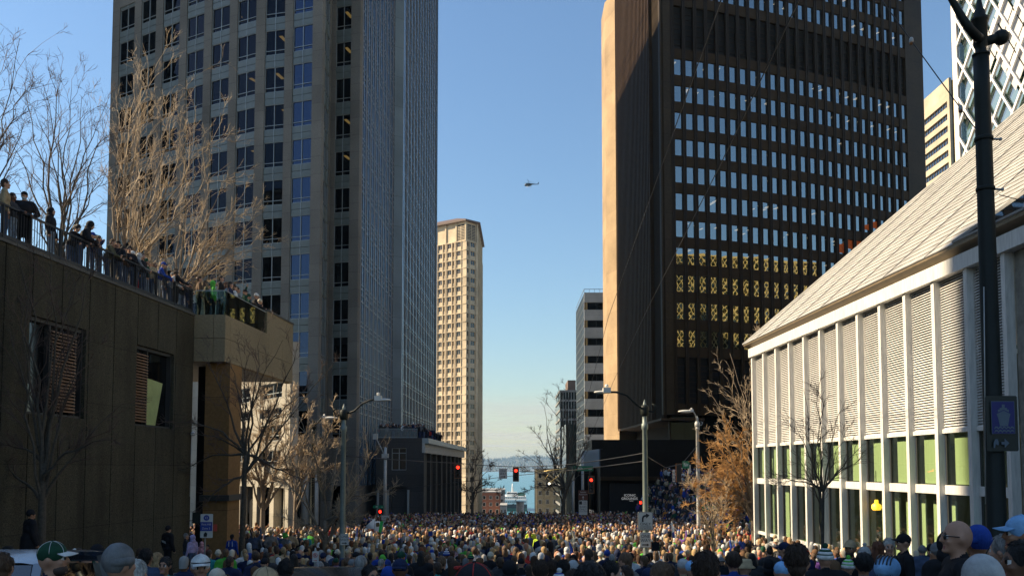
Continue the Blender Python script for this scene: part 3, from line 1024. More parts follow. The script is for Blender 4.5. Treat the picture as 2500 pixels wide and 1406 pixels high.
# brick, white and roof-lit low buildings at the bottom of the hill
brick = mat('red brick', (.22, .085, .05), .85, .2, 1.2)
for nm, lab, xa, xb, yt, D, m in (('brick_building', 'old red brick building with a lit tan front at the foot of the hill', 1174, 1222, 1202, 420, brick),
                                   ('white_building', 'small white building with dark square windows beside the red brick one', 1221, 1237, 1235, 395, mat('white render', (.62, .60, .56), .8, .1, 1)),
                                   ('tan_building', 'tan masonry building lit by the sun behind the big bare tree', 1309, 1364, 1146, 330, mat('tan masonry', (.42, .33, .20), .8, .2, .8)),
                                   ('grey_roof_building', 'grey flat roofed block above the red brick building', 1176, 1232, 1196, 470, mat('grey render', (.30, .28, .26), .8, .1, 1))):
    b = thing(nm, lab, 'building', (Xat((xa + xb) / 2, 1200, D), D + 10, -30))
    m_ = MB(); a0, a1, zt_ = Xat(xa, 1200, D), Xat(xb, 1200, D), zat(yt, D)
    m_.box(a0, a1, D, D + 24, -46, zt_, m)
    m_.box(a0 - .2, a1 + .2, D - .2, D + 24.2, zt_ + .002, zt_ + .5, kerbm)
    m_.build('wall', b)
    nw = max(2, int((a1 - a0) / 2.6))
    w_ = win_mesh('window', (a1 - a0) / nw * .45, 1.7, mat('white frame', (.55, .54, .5), .6, 0), gb2, .1, (), (), .12)
    for r_ in range(5):
        for i in range(nw):
            put('window', w_, b, Matrix.Translation(-Vector(b.location)) @ Seg((a0, D), (a1, D)).mat4((i + .28) * (a1 - a0) / nw, zt_ - 3.2 - r_ * 3.3, .13))
ch = thing('round_chimney', 'pale banded round chimney standing in front of the ferry', 'chimney', (Xat(1270, 1250, 380), 380, -45))
c_ = MB().lathe((ch.location.x, 380, -45), [(0, 1.75), (45 + zat(1226, 380), 1.7)], 14, mat('chimney brick', (.45, .34, .26), .85, .25, 1.5))
c_.lathe((ch.location.x, 380, zat(1226, 380)), [(0, 1.95), (.6, 1.95), (.6, 1.6)], 14, kerbm)
c_.build('shaft', ch)

# ferry
fx = Xat(1250, 1240, 800)
fe = thing('ferry', 'white car ferry with a funnel mast and green hull out on the water', 'ferry', (fx, 800, -40))
fwht, fgrn, fdk = mat('ferry white', (.70, .70, .67), .5, .05, .5), mat('ferry green', (.03, .11, .08), .5, .05, .5), mat('ferry window', (.03, .04, .05), .2, 0)
f_ = MB()
def hull(w, l, z0, z1, m, y=800):
    f_.prism([(fx - w, y), (fx + w, y), (fx + w, y + l), (fx + w * .3, y + l + 8), (fx - w * .3, y + l + 8), (fx - w, y + l)], z0, z1, m)
hull(14, 55, -40.5, -37.2, fgrn); hull(14, 55, -37.19, -33.6, fdk, 800.4); hull(14.3, 55, -33.59, -29.5, fwht); hull(13, 50, -29.49, -26.4, fwht, 803)
for z in (-31.8, -28.2):
    for i in range(15):
        f_.box(fx - 12.4 + i * 1.7, fx - 11.2 + i * 1.7, 799.9 if z < -30 else 802.9, 800.2 if z < -30 else 803.2, z, z + .9, fdk)
f_.build('hull', fe)
f_ = MB(); f_.box(fx - 5, fx + 5, 812, 824, -26.39, -22.6, fwht); f_.box(fx - 4.4, fx + 4.4, 811.8, 811.95, -24.4, -23.4, fdk)
f_.build('wheelhouse', fe)
f_ = MB(); f_.lathe((fx + .5, 820, -22.6), [(0, 1.2), (5, .8), (8, .35)], 8, fwht); f_.build('mast', fe)
f_ = MB(); f_.box(fx + 5.5, fx + 12, 812, 822, -26.38, -23.2, fgrn); f_.build('funnel', fe)
# ================================================================== terrace building on the left
agg = stone('exposed aggregate', (0.074, 0.067, 0.045), 2.05, .3, 34.0, .6, .85, jw=.010, streak=.3, jdark=.55)
HW = P(474, 771, 36.0).z
Da = Dz(0, 587, HW)
wB = Vector((Xat(474, 771, 36.0), 36.0))
w0 = Vector((Xat(0, 587, Da), Da))
wA = w0 + (w0 - wB).normalized() * 16
tb = thing('terrace_building', 'dark aggregate panelled building with two louvred windows and a roof terrace full of people', 'building', (-20, 28, -6))
sg = Seg(wA, wB)
ZB = -6.5
def zz(x, y):
    t = sg.tx(x, y); p = sg.pt(t)
    return P(x, y, p.y).z
w1 = (sg.tx(65, 1006), sg.tx(211, 810), (zz(75, 768) + zz(211, 805)) / 2, (zz(65, 1006) + zz(207, 1025)) / 2)
w2 = (sg.tx(332, 941), sg.tx(424, 940), (zz(334, 841) + zz(425, 864)) / 2, (zz(330, 1038) + zz(422, 1047)) / 2)
jx = [sg.tx(x, 900) for x in (5, 73.6, 147, 215, 277, 334, 384, 429, 472)]
step = 1.9
while jx[0] > 2:
    jx.insert(0, jx[0] - step)
wm = MB()
G = .022
def panel(t0, t1, z0, z1):
    sg.block(wm, t0 + G, t1 - G, z0, z1, 0, .35, agg)
edges = [0] + jx
for a, b in zip(edges, edges[1:]):
    cuts = []
    for (p, q, zt, zb) in (w1, w2):
        if b > p + .02 and a < q - .02:
            cuts.append((max(a, p), min(b, q), zt, zb))
    if not cuts:
        panel(a, b, ZB, HW)
        continue
    c = cuts[0]
    panel(a, b, ZB, c[3]); panel(a, b, c[2], HW)
    if c[0] - a > .03: panel(a, c[0] + G, c[3] + .001, c[2] - .001)
    if b - c[1] > .03: panel(c[1] - G, b, c[3] + .001, c[2] - .001)
sg.block(wm, 0, sg.L, ZB, HW - .05, -.36, .5, dark_int)
cop = mat('dark coping', (.07, .068, .06), .7, .15, 5)
sg.block(wm, 0, sg.L, HW + .002, HW + .10, .05, .5, cop)
wm.prism([(wA.x - .9, wA.y), (wB.x - .9, wB.y), (wB.x - .9, 37.0), (-42, 37.0), (-42, wA.y)], ZB, HW - .75, dark_int)
wm.build('wall', tb)
dk = MB()
deckm = mat('terrace paving', (.22, .21, .19), .85, .15, 3)
dk.prism([(wA.x - .51, wA.y), (wB.x - .51, wB.y), (-13.95, 43.0), (-45, 43.0), (-45, wA.y)], HW - .74, HW, deckm)
dk.build('terrace_floor', tb)
slat = mat('brown louvre slat', (.26, .15, .085), .6, .2, 6)
wfr = mat('dark window frame', (.03, .03, .028), .5, .1, 5)
pane = glass('dark side window', .06, (.3, .33, .3), .2, .03)
lime_b = mat('pale green board', (.36, .42, .16), .6, .15, 2)
def side_window(w, lou, board=False):
    t0, t1, zt, zb = w
    m = MB()
    m.add([sg.pt(t0, -.30, zb), sg.pt(t1, -.30, zb), sg.pt(t1, -.30, zt), sg.pt(t0, -.30, zt)], [(0, 1, 2, 3)], pane)
    for a, b in ((t0, t0 + .06), (t1 - .06, t1), (lou[0] - .05, lou[0]), (lou[1], lou[1] + .05)):
        sg.block(m, a, b, zb, zt, -.12, .34, wfr)
    sg.block(m, t0 + .061, t1 - .061, zt - .12, zt - .002, -.13, .34, wfr); sg.block(m, t0 + .061, t1 - .061, zb + .002, zb + .08, -.13, .34, wfr)
    o = m.build('window', tb)
    m = MB()
    n = 24
    for i in range(n):
        z = zb + .16 + i * (zt - zb - .40) / n
        a, b = lou[0] + .01, lou[1] - .01
        h = (zt - zb) / n
        v = [sg.pt(a, -.22, z + h * .55), sg.pt(b, -.22, z + h * .55), sg.pt(b, -.06, z), sg.pt(a, -.06, z)]
        v += [p + Vector((0, 0, .03)) for p in v]
        m.add(v, [(3, 2, 1, 0), (4, 5, 6, 7), (0, 1, 5, 4), (1, 2, 6, 5), (2, 3, 7, 6), (3, 0, 4, 7)], slat)
    m.build('louvre_shutter', o)
    if board:
        m = MB()
        a, b = sg.tx(367, 980), sg.tx(409, 932)
        b2 = sg.tx(391, 1040)
        zt2 = zz(380, 927)
        v = [sg.pt(a, -.20, zb + .09), sg.pt(b2, -.20, zb + .09), sg.pt(b, -.20, zt2 - .05), sg.pt(a, -.20, zt2 + .05)]
        v += [p - sg.n * .03 for p in v]
        m.add(v, [(0, 1, 2, 3), (7, 6, 5, 4), (1, 0, 4, 5), (2, 1, 5, 6), (3, 2, 6, 7), (0, 3, 7, 4)], lime_b)
        m.build('board', o)
side_window(w1, (sg.tx(130, 900), sg.tx(191, 900)))
side_window(w2, (sg.tx(333, 950), sg.tx(365, 950)), True)

# overhanging balcony with its pier
balc = stone('balcony panel', (.27, .215, .13), 3.0, .4, 12, .16, .75, jw=.0)
A_ = Vector((wB.x + .01, 36.0)); B_ = Vector((Xat(550, 800, 36.0), 36.0)); C_ = Vector((Xat(715, 850, 45.2), 45.2))
zb0, zb1, zmid = zat(882, 36), zat(768, 36), zat(826, 36)
bm_ = MB()
s1, s2 = Seg(A_, B_), Seg(B_, C_)
bm_.prism([A_ + Vector((-.3, .3)), B_ + Vector((-.3, .3)), C_ + Vector((-.3, -.3)), (-20, 44.9), (-20, 36.3)], zb0 + .02, zb1 - .02, deckm)
for s_, cuts in ((s1, [0, s1.L * .62, s1.L]), (s2, [0] + [s2.tx(x, 850) for x in (562, 597, 656, 690)] + [s2.L])):
    for a, b in zip(cuts, cuts[1:]):
        for z0, z1 in ((zb0, zmid), (zmid + .02, zb1)):
            s_.block(bm_, a + .008, b - .008, z0, z1, 0, .3, balc)
tq = s2.tx(652, 800)
s2.block(bm_, tq, s2.L, zb1 + .003, P(684, 777, s2.pt((tq + s2.L) / 2).y).z, -.002, .3, balc)
s2.block(bm_, s2.L - .004, s2.L + .45, zb0, P(716, 790, 45.2).z, -.25, .5, balc)
s2.block(bm_, tq, s2.L, P(684, 777, s2.pt((tq + s2.L) / 2).y).z + .002, P(684, 777, s2.pt((tq + s2.L) / 2).y).z + .08, .05, .35, cop)
bm_.build('balcony', tb)
pm = MB()
ochre = stone('ochre pier', (.25, .145, .06), 2.4, .2, 8, .15, .8, jw=.01)
p0, p1 = Xat(500, 1000, 36.6), Xat(560, 1000, 36.6)
pm.box(p0, p1, 36.6, 38.2, ZB, zb0 + .01, ochre)
pm.box(p0 - .1, p1 + .12, 36.4, 38.3, zat(1222, 36.5), zat(1208, 36.5), wfr)
pm.box(wB.x - .5, p0 - .002, 38.0, 38.3, ZB, zb0, dark_int)
pm.build('pier', tb)
cm = MB()
q = P(470, 1058, 35.7)
cm.tube([(wB.x + .02, 35.9, q.z - 2.6), (wB.x + .04, 35.9, q.z)], .015, 5, mat('grey conduit', (.3, .3, .29), .5, 0)); cm.ball((wB.x + .12, 35.85, q.z), .1, mat('camera white', (.6, .6, .58), .4, 0))
cm.build('wall_camera', tb)

# steel railing on the wall, glass railing on the balcony
rl_ = thing('steel_railing', 'black steel railing with thin upright bars along the terrace edge', 'railing', (-14, 28, HW))
t0 = .3
m = MB(); m.bar(sg.pt(t0, -.12, HW + 1.12), sg.pt(sg.L, -.12, HW + 1.12), .07, .05, black_steel); m.build('top_rail', rl_)
m = MB(); m.bar(sg.pt(t0, -.12, HW + .22), sg.pt(sg.L, -.12, HW + .22), .05, .10, black_steel); m.build('bottom_rail', rl_)
m = MB()
t = t0
while t < sg.L:
    p = sg.pt(t, -.12); m.box(p.x - .009, p.x + .009, p.y - .009, p.y + .009, HW + .22, HW + 1.1, black_steel); t += .125
m.build('balusters', rl_)
for t in [j - .02 for j in jx[1:]]:
    p = sg.pt(t, -.12); m = MB().box(p.x - .035, p.x + .035, p.y - .035, p.y + .035, HW + .09, HW + 1.14, black_steel); m.build('post', rl_)
gr = thing('glass_railing', 'frameless clear glass railing round the balcony of the dark terrace', 'railing', (-12.5, 38, zb1))
rg = glass('railing glass', .04, (.75, .86, .80), .93, .02, rcol=(.5, .6, .6))
m = MB()
for s_, a, b in ((s1, 0, s1.L), (s2, 0, tq)):
    n = max(1, int((b - a) / 1.4))
    for i in range(n):
        u0, u1 = a + (b - a) * i / n + .01, a + (b - a) * (i + 1) / n - .01
        s_.block(m, u0, u1, zb1 + .002, zb1 + 1.02, -.06, .075, rg)
m.build('glass', gr)
m = MB()
for s_, a, b in ((s1, 0, s1.L), (s2, 0, tq)):
    m.bar(s_.pt(a, -.068, zb1 + 1.04), s_.pt(b, -.068, zb1 + 1.04), .05, .03, alum)
m.build('handrail', gr)

# ================================================================== low dark building with a crowded roof
lbm = stone('dark panel', (.055, .053, .050), 1.9, .2, 6, .12, .6, jw=.012)
lo = thing('dark_low_building', 'low dark panelled building with a crowded roof and tall narrow bays along the side street', 'building', (-13, 110, -8))
l0, l1 = Vector((Xat(918, 1150, 100), 100)), Vector((Xat(1030, 1150, 100), 100))
l2 = Vector((Xat(1130, 1100, 149), 149))
zt = zat(1069, 100)
m = MB()
s1_, s2_ = Seg(l0, l1), Seg(l1, l2)
wx = (s1_.tx(956, 1120), s1_.tx(992, 1120)); wz = (zat(1147, 100), zat(1093, 100))
dx_ = (s1_.tx(955, 1220), s1_.tx(992, 1220)); dz_ = zat(1187, 100)
for a, b, c, d in ((0, wx[0], -8, zt), (wx[1], s1_.L, -8, zt), (wx[0], wx[1], wz[1], zt), (wx[0], wx[1], dz_, wz[0])):
    s1_.block(m, a, b, c, d, 0, .5, lbm)
m.obox(s1_.pt(dx_[0], -.9, -8), s1_.d * (dx_[1] - dx_[0]), s1_.n * .05, Vector((0, 0, dz_ + 8)), pdg)
for t in (s1_.tx(900, 1200) + 1, s1_.tx(945, 1200), s1_.tx(995, 1200)):
    if t > 0: m.obox(s1_.pt(t, .05, -8), s1_.d * .22, s1_.n * .2, Vector((0, 0, dz_ + 7.6)), alum)
nb = 9
bays = [s2_.tx(x, 1110) for x in (1030, 1046, 1060, 1073, 1085, 1096, 1106, 1115, 1123)] + [s2_.L]
cor = mat('pale cornice', (.42, .40, .36), .6, .12, 2)
for i, (a, b) in enumerate(zip(bays, bays[1:])):
    s2_.block(m, a, a + .5, -16, zt - 1.7, .25, .2, lbm)
    s2_.block(m, a + .5, b, -16, zt - 1.7, -.6, .8, dark_int)
s2_.block(m, 0, s2_.L, zt - 1.7, zt - .6, .3, .4, cor)
s2_.block(m, 0, s2_.L, zt - .598, zt, .75, .4, alum)
m.prism([l0 + Vector((.1, .51)), l1 + Vector((-.5, .51)), l2 + Vector((-.9, 0)), (-14.0, 149), (-15.2, 100.6)], -9, zt - .7, lbm)
m.build('wall', lo)
put('window', win_mesh('window', wx[1] - wx[0], wz[1] - wz[0], alum, pdg, .07, (.5,), (.77,), .15), lo, Matrix.Translation(-Vector(lo.location)) @ s1_.mat4(wx[0], wz[0], -.2))
m = MB()
tA, tB = s1_.tx(920, 1060), s1_.tx(1018, 1060)
m.bar(s1_.pt(tA, -.2, zt + 1.1), s1_.pt(tB, -.2, zt + 1.1), .06, .05, alum)
m.bar(s1_.pt(tA, -.2, zt + .1), s1_.pt(tB, -.2, zt + .1), .05, .05, alum)
for i in range(46):
    p = s1_.pt(tA + (tB - tA) * i / 45, -.2); m.box(p.x - .02, p.x + .02, p.y - .02, p.y + .02, zt, zt + 1.1, alum)
m.build('railing', lo)

# ================================================================== louvred white building on the right
white = mat('white painted post', (.60, .585, .545), .55, .13, 5, stretch=(2.5, 2.5, .35))
whl = mat('white louvre', (.56, .55, .525), .6, .14, 3, stretch=(1, 1.6, .35))
def lxp(Y): return 11.74 + (42 - Y) * .031
Lb = thing('louvred_building', 'white pavilion with tall louvre panels, green glass below and a steep pale metal roof', 'building', (13, 32, -5))
zf1, zf0, zlb, ztm, zbr, zba = zat(851, 42), zat(872, 42), zat(1092, 42), zat(1173, 42), zat(1298, 42), -5.4
PY_ = [42 - 1.71 * k for k in range(13)]
gg = glass('green tinted glass', .12, (.74, .90, .68), .90, .02, .05)
for k, Y in enumerate(PY_):
    X = lxp(Y)
    m = MB(); m.box(X + .02, X + .25, Y - .09, Y + .09, zba, zf0 - .002, white); m.build('post', Lb)
for k in range(12):
    Ya, Yb = PY_[k + 1] + .10, PY_[k] - .10
    X = lxp((Ya + Yb) / 2) + .18
    m = MB()
    n = 56
    h = (zf0 - zlb - .12) / n
    for i in range(n):
        z = zlb + .12 + i * h
        v = [(X - .015, Ya, z), (X - .015, Yb, z), (X + .055, Yb, z + h * .72), (X + .055, Ya, z + h * .72)]
        v += [(a + .006, b, c + .014) for a, b, c in v]
        m.add(v, [(0, 1, 2, 3), (7, 6, 5, 4), (1, 0, 4, 5), (2, 1, 5, 6), (3, 2, 6, 7), (0, 3, 7, 4)], whl)
    m.box(X + .07, X + .08, Ya, Yb, zlb + .1, zf0, mat('louvre backing', (.10, .09, .08), .8, 0))
    m.box(X - .06, X + .1, Ya, Yb, zlb, zlb + .118, white)
    m.build('louvre_panel', Lb)
    m = MB()
    m.add([(X + .05, Yb, zba), (X + .05, Ya, zba), (X + .05, Ya, zlb), (X + .05, Yb, zlb)], [(0, 1, 2, 3)], gg)
    m.box(X - .03, X + .16, Ya, Yb, ztm - .13, ztm + .13, white)
    m.box(X - .02, X + .14, Ya, Yb, zbr - .07, zbr + .07, white)
    m.box(X + .02, X + .12, Yb - .06, Yb - .001, zba, zlb - .001, wfr)
    m.build('window', Lb)
m = MB()
ya, yb = 42.25, 6.0
def lx2(Y, d): return lxp(Y) + d
m.add([(lx2(ya, -.06), ya, zf0), (lx2(yb, -.06), yb, zf0), (lx2(yb, .6), yb, zf0), (lx2(ya, .6), ya, zf0),
       (lx2(ya, -.06), ya, zf1), (lx2(yb, -.06), yb, zf1), (lx2(yb, .6), yb, zf1), (lx2(ya, .6), ya, zf1)],
      [(0, 1, 2, 3), (7, 6, 5, 4), (1, 0, 4, 5), (2, 1, 5, 6), (3, 2, 6, 7), (0, 3, 7, 4)], white)
m.box(11.9, 45, 42.0, 42.25, zba, zf1 - .004, white)
m.build('fascia', Lb)
gut = mat('bronze gutter', (.20, .15, .09), .45, .15, 3, metal=.3)
m = MB()
g0, g1 = -.16, .30
m.add([(lx2(42.7, g0), 42.7, zf1 + .20), (lx2(yb, g0), yb, zf1 + .20), (lx2(yb, g1), yb, zf1 + .003), (lx2(42.7, g1), 42.7, zf1 + .003),
       (lx2(42.7, g0), 42.7, zf1 + .26), (lx2(yb, g0), yb, zf1 + .26), (lx2(yb, g1), yb, zf1 + .26), (lx2(42.7, g1), 42.7, zf1 + .26)],
      [(0, 1, 2, 3), (7, 6, 5, 4), (1, 0, 4, 5), (2, 1, 5, 6), (3, 2, 6, 7), (0, 3, 7, 4)], gut)
m.build('gutter', Lb)
roofm = mat('pale roof sheet', (.39, .38, .355), .55, .2, 1.6, stretch=(.35, 1.6, .35))
seam = mat('roof seam', (.24, .23, .21), .6, .1, 2)
SL = .955
z0r = zf1 + .28
def roof_pt(s, Y, lift=0.0):
    """s metres in from the eave (plan), Y along the street"""
    return Vector((lx2(Y, g0) + s - lift * .74, Y, z0r + SL * s + lift * .67))
m = MB()
nc = 84
sw = 20.5 / nc
for i in range(nc):
    s0, s1c = i * sw, (i + 1) * sw + .05
    yh0, yh1 = 42.7 - s0, 42.7 - s1c
    m.add([roof_pt(s0, yh0, .034), roof_pt(s0, yb, .034), roof_pt(s1c, yb, .0), roof_pt(s1c, yh1, .0),
           roof_pt(s0, yh0, -.01), roof_pt(s0, yb, -.01)], [(0, 3, 2, 1), (4, 0, 1, 5)], roofm)
for Yk in np.arange(40.5, 7, -2.6):
    s_top = min(20.4, 42.7 - Yk + 9)
    a = roof_pt(0.02, Yk, .03)
    for q in range(10):
        sa, sb = q * 2.04, (q + 1) * 2.04
        ya_, yb_ = Yk - sa * .35, Yk - sb * .35
        if ya_ > 42.7 - sb - .1: continue
        m.bar(roof_pt(sa, ya_, .035), roof_pt(sb, yb_, .035), .05, .03, seam, up=(-.74, 0, .67))
ap = roof_pt(20.5, 22.2)
m.add([roof_pt(0, 42.7), ap, (60, 22.2, ap.z), (60, 42.7, z0r)], [(0, 3, 2, 1)], roofm)
m.bar(roof_pt(0, 42.7, .03), roof_pt(20.5, 22.2, .03), .12, .06, roofm)
m.build('roof', Lb)
def roof_hit(x, y):
    for Y in np.arange(12, 43, .02):
        p = P(x, y, Y)
        s = p.x - lx2(Y, g0)
        if p.z <= z0r + SL * s and s > 0:
            return roof_pt(s, Y, .06)
m = MB()
sk = [roof_hit(*q) for q in ((2330, 596), (2505, 528), (2520, 462))]
if all(sk):
    m.add(sk, [(0, 1, 2)], glass('skylight glass', .35, (.4, .5, .6), .2, .02))
    for a, b in zip(sk, sk[1:] + sk[:1]): m.bar(a, b, .06, .06, seam)
    m.bar(sk[1] * .5 + sk[0] * .5, sk[2] * .55 + sk[0] * .45, .05, .05, seam)
    m.build('skylight', Lb)
conc = mat('board marked concrete', (.22, .205, .17), .85, .3, 2.2, bump=.3)
m = MB(); m.box(lxp(15) + .05, lxp(15) + 1.0, 6, 21.35, -4.6, zf0 - .004, conc); m.build('concrete_wall', Lb)
# inside: floor, rear wall, curtains, ceiling
inn = mat('inside wall', (.42, .42, .34), .8, .2, .7)
m = MB()
m.box(12.3, 24, 21.5, 41.9, zba, zba + .4, mat('inside floor', (.16, .13, .09), .6, .2, 2))
m.box(23.5, 24, 21.5, 41.9, zba + .402, zf0 - .1, inn)
m.box(12.6, 23.4, 21.5, 41.9, zlb + .1, zlb + .25, inn)
m.box(12.6, 23.4, 41.5, 41.8, zba + .4, zlb, inn)
m.build('interior', Lb)
curt = mat('cream blind', (.66, .64, .52), .85, .06, 3, stretch=(1, 6, .3))
for k in range(12):
    Ya, Yb = PY_[k + 1] + .12, PY_[k] - .12
    X = lxp(Ya) + .30
    m = MB()
    m.box(X, X + .04, Ya - .02, Ya + (Yb - Ya) * .82, ztm + .16, zlb - .02, curt)
    if k in (1, 7, 8, 9):
        m.box(X + .3, X + .36, Ya + .05, Ya + .75, zba + .41, ztm - .35, curt)
        m.box(X + .3, X + .36, Ya + 1.0, Ya + 1.35, zba + .41, ztm - .35, curt)
    m.build('blind', Lb)
lampo = mat('amber lamp shade', (.9, .5, .06), .5, 0, emit=(1, .50, .04), emit_s=1.1)
pl = thing('pendant_lamp', 'amber glass pendant lamp hanging inside the green glass front', 'lamp', P(2140, 1235, 29.5))
q = Vector(pl.location)
m = MB(); m.lathe(q, [(-.14, .05), (-.13, .13), (-.05, .165), (.05, .15), (.10, .07), (.22, .06)], 14, lampo); m.build('shade', pl)
m = MB(); m.tube([q + Vector((0, 0, .22)), q + Vector((0, 0, 1.2))], .01, 5, black_steel); m.build('cord', pl)
cx = MB()
for (x, y) in ((2095, 1330), (2060, 1290), (2150, 1335)):
    p = P(x, y, 31.0)
    cx.lathe((p.x + 1, 31, zba + .4), [(0, .3), (.7, .28), (.72, .05), (.9, .04)], 10, slat)
cx.build('planter', Lb)

# ================================================================== lattice library
lib = thing('lattice_library', 'faceted green glass library wrapped in a white diamond lattice at the top right', 'building', (50, 62, -5))
latw = mat('white lattice bar', (.74, .72, .70), .5, .05, 2)
gL = glass('library green glass', .30, (.45, .6, .48), .3, .04, .2, dark=(.10, .17, .12))
DL = 70.0
LA = Vector((Xat(2331, 150, DL), DL))
LB = LA + Vector((.5, -.87)) * 30
LC = LA + Vector((62, 40))
zl1 = 44.0
m = MB()
def lattice(sg, z0, z1, a, slope, w, latw=latw):
    m.obox(sg.pt(0, -.35, z0), sg.d * sg.L, -sg.n * .05, Vector((0, 0, z1 - z0)), gL)
    hgt = z1 - z0
    run = hgt / slope
    n0 = int(-run / a) - 1
    for sgn in (1, -1):
        for i in range(n0 - 1, int(sg.L / a) + 2 - n0):
            t = i * a + (0 if sgn > 0 else 0)
            u0, u1 = t, t + sgn * run
            za, zb = z0, z1
            # clip to 0..L
            lo_, hi_ = 0.0, sg.L
            def cl(u0, za, u1, zb):
                if u0 == u1: return None
                for bound, keep in ((lo_, 1), (hi_, -1)):
                    if (u0 - bound) * keep < 0 and (u1 - bound) * keep < 0: return None
                    if (u0 - bound) * keep < 0:
                        f = (bound - u0) / (u1 - u0); za += (zb - za) * f; u0 = bound
                    if (u1 - bound) * keep < 0:
                        f = (bound - u0) / (u1 - u0); zb = za + (zb - za) * f; u1 = bound
                return u0, za, u1, zb
            c = cl(u0, za, u1, zb)
            if c and abs(c[3] - c[1]) > .3:
                m.bar(sg.pt(c[0], .0 if sgn > 0 else .012, c[1]), sg.pt(c[2], .0 if sgn > 0 else .012, c[3]), w, .3, latw, up=sg.n)
    for t in (0.1, sg.L - .1):
        m.bar(sg.pt(t, 0, z0), sg.pt(t, 0, z1), .35, .34, latw, up=sg.n)
    m.bar(sg.pt(0, 0, z1), sg.pt(sg.L, 0, z1), .4, .4, latw)
sL = Seg(LA, LB)
lattice(sL, -6, zl1, 1.55, 2.18, .14)
scr = mat('pale mesh scrim', (.55, .53, .51), .7, .08, 30)
sa, run = 1.55, 0
for (t, z) in ((3.3, 34.5), (4.1, 32.8), (4.85, 34.5), (4.1, 36.2), (5.6, 32.8), (6.4, 34.5), (5.6, 36.2), (7.1, 36.2), (2.55, 32.8), (6.4, 31.1), (4.85, 31.1)):
    hw, hh = .72, 1.58
    m.add([sL.pt(t - hw, -.1, z), sL.pt(t, -.1, z - hh), sL.pt(t + hw, -.1, z), sL.pt(t, -.1, z + hh)], [(0, 1, 2, 3)], scr)
for z in np.arange(0, 44, 3.4):
    sL.block(m, .2, sL.L, z, z + .35, -.9, 1.3, mat('library floor edge', (.25, .36, .26), .6, .05, 2))
sK = Seg(LC, LA)
lattice(sK, 12, zl1, .95, 1.55, .115, mat('golden lattice bar', (.72, .55, .22), .5, .05, 2))  # gold of the dark tower's window reflections put into these bars' colour
m.prism([LA + Vector((1, -.5)), LC + Vector((0, -1.5)), (104, 60), LB + Vector((1, .5))], -6, zl1 - .5, mat('library inside', (.05, .07, .055), .9, .1, 1))
m.build('lattice', lib)

# beige office block at the far right
bo = thing('beige_office_block', 'beige office block with ribbon windows between the dark tower and the lattice library', 'building', (96, 195, -10))
bei = stone('beige precast', (.50, .43, .32), 3.6, 0, 3, .07, .75, jw=.03, jdark=.8)
oA, oB = Vector((Xat(2240, 300, 203), 203)), Vector((Xat(2319, 300, 188), 188))
sg2 = Seg(oA, oB)
zt = P(2319, 190, 188).z
m = MB()
rz = [P(2313, y, 189).z for y in (247, 277, 306, 336, 365, 395, 425, 455)]
last = zt
wb = win_mesh('window', sg2.L - 1.6, 1.45, mat('beige frame', (.25, .22, .18), .5, 0), glass('grey ribbon glass', .2, (.3, .3, .35), .2, .03), .07, tuple(i / 11 for i in range(1, 11)), (), .2)
for z in rz:
    sg2.block(m, 0, sg2.L, z, last, 0, .6, bei)
    sg2.block(m, 0, .6, z - 1.45, z, 0, .6, bei); sg2.block(m, sg2.L - 1.0, sg2.L, z - 1.45, z, 0, .6, bei)
    put('window', wb, bo, Matrix.Translation(-Vector(bo.location)) @ sg2.mat4(.6, z - 1.45, -.3))
    last = z - 1.45
sg2.block(m, 0, sg2.L, -12, last, 0, .6, bei)
m.prism([oA + Vector((.7, 0)), oB + Vector((.7, 0)), oB + Vector((22, 4)), oA + Vector((22, 4))], -12, zt - .5, mat('dark end wall', (.10, .075, .06), .8, .1, 1))
m.build('wall', bo)

# two unseen slab towers added out of the frame to shade the street
gt = stone('grey tower stone', (.20, .195, .185), 3.8, 0, 2, .12, .7, jw=.05)
for nm, lab, x0, x1, y0, y1, z1 in (('office_slab', 'grey office slab out of frame to the left that shades the near street', -100, -60, -30, 29.0, 59.7),
                                    ('office_slab', 'tall thin grey office slab out of frame to the left that shades the far crowd', -174, -160, 77, 170, 165)):
    b = thing(nm, lab, 'tower', ((x0 + x1) / 2, (y0 + y1) / 2, -8))
    m = MB(); m.box(x0, x1, y0, y1, -8, z1, gt); m.build('wall', b)
    m = MB()
    for z in np.arange(0, z1 - 3, 3.8):
        m.box(x0 - .06, x1 + .06, y0 - .06, y1 + .06, z, z + 1.7, gb2)
    m.build('windows', b)
# ================================================================== bare trees
def bez(a, b, c, n):
    return [a * (1 - t) ** 2 + b * (2 * t * (1 - t)) + c * t * t for t in [i / n for i in range(n + 1)]]

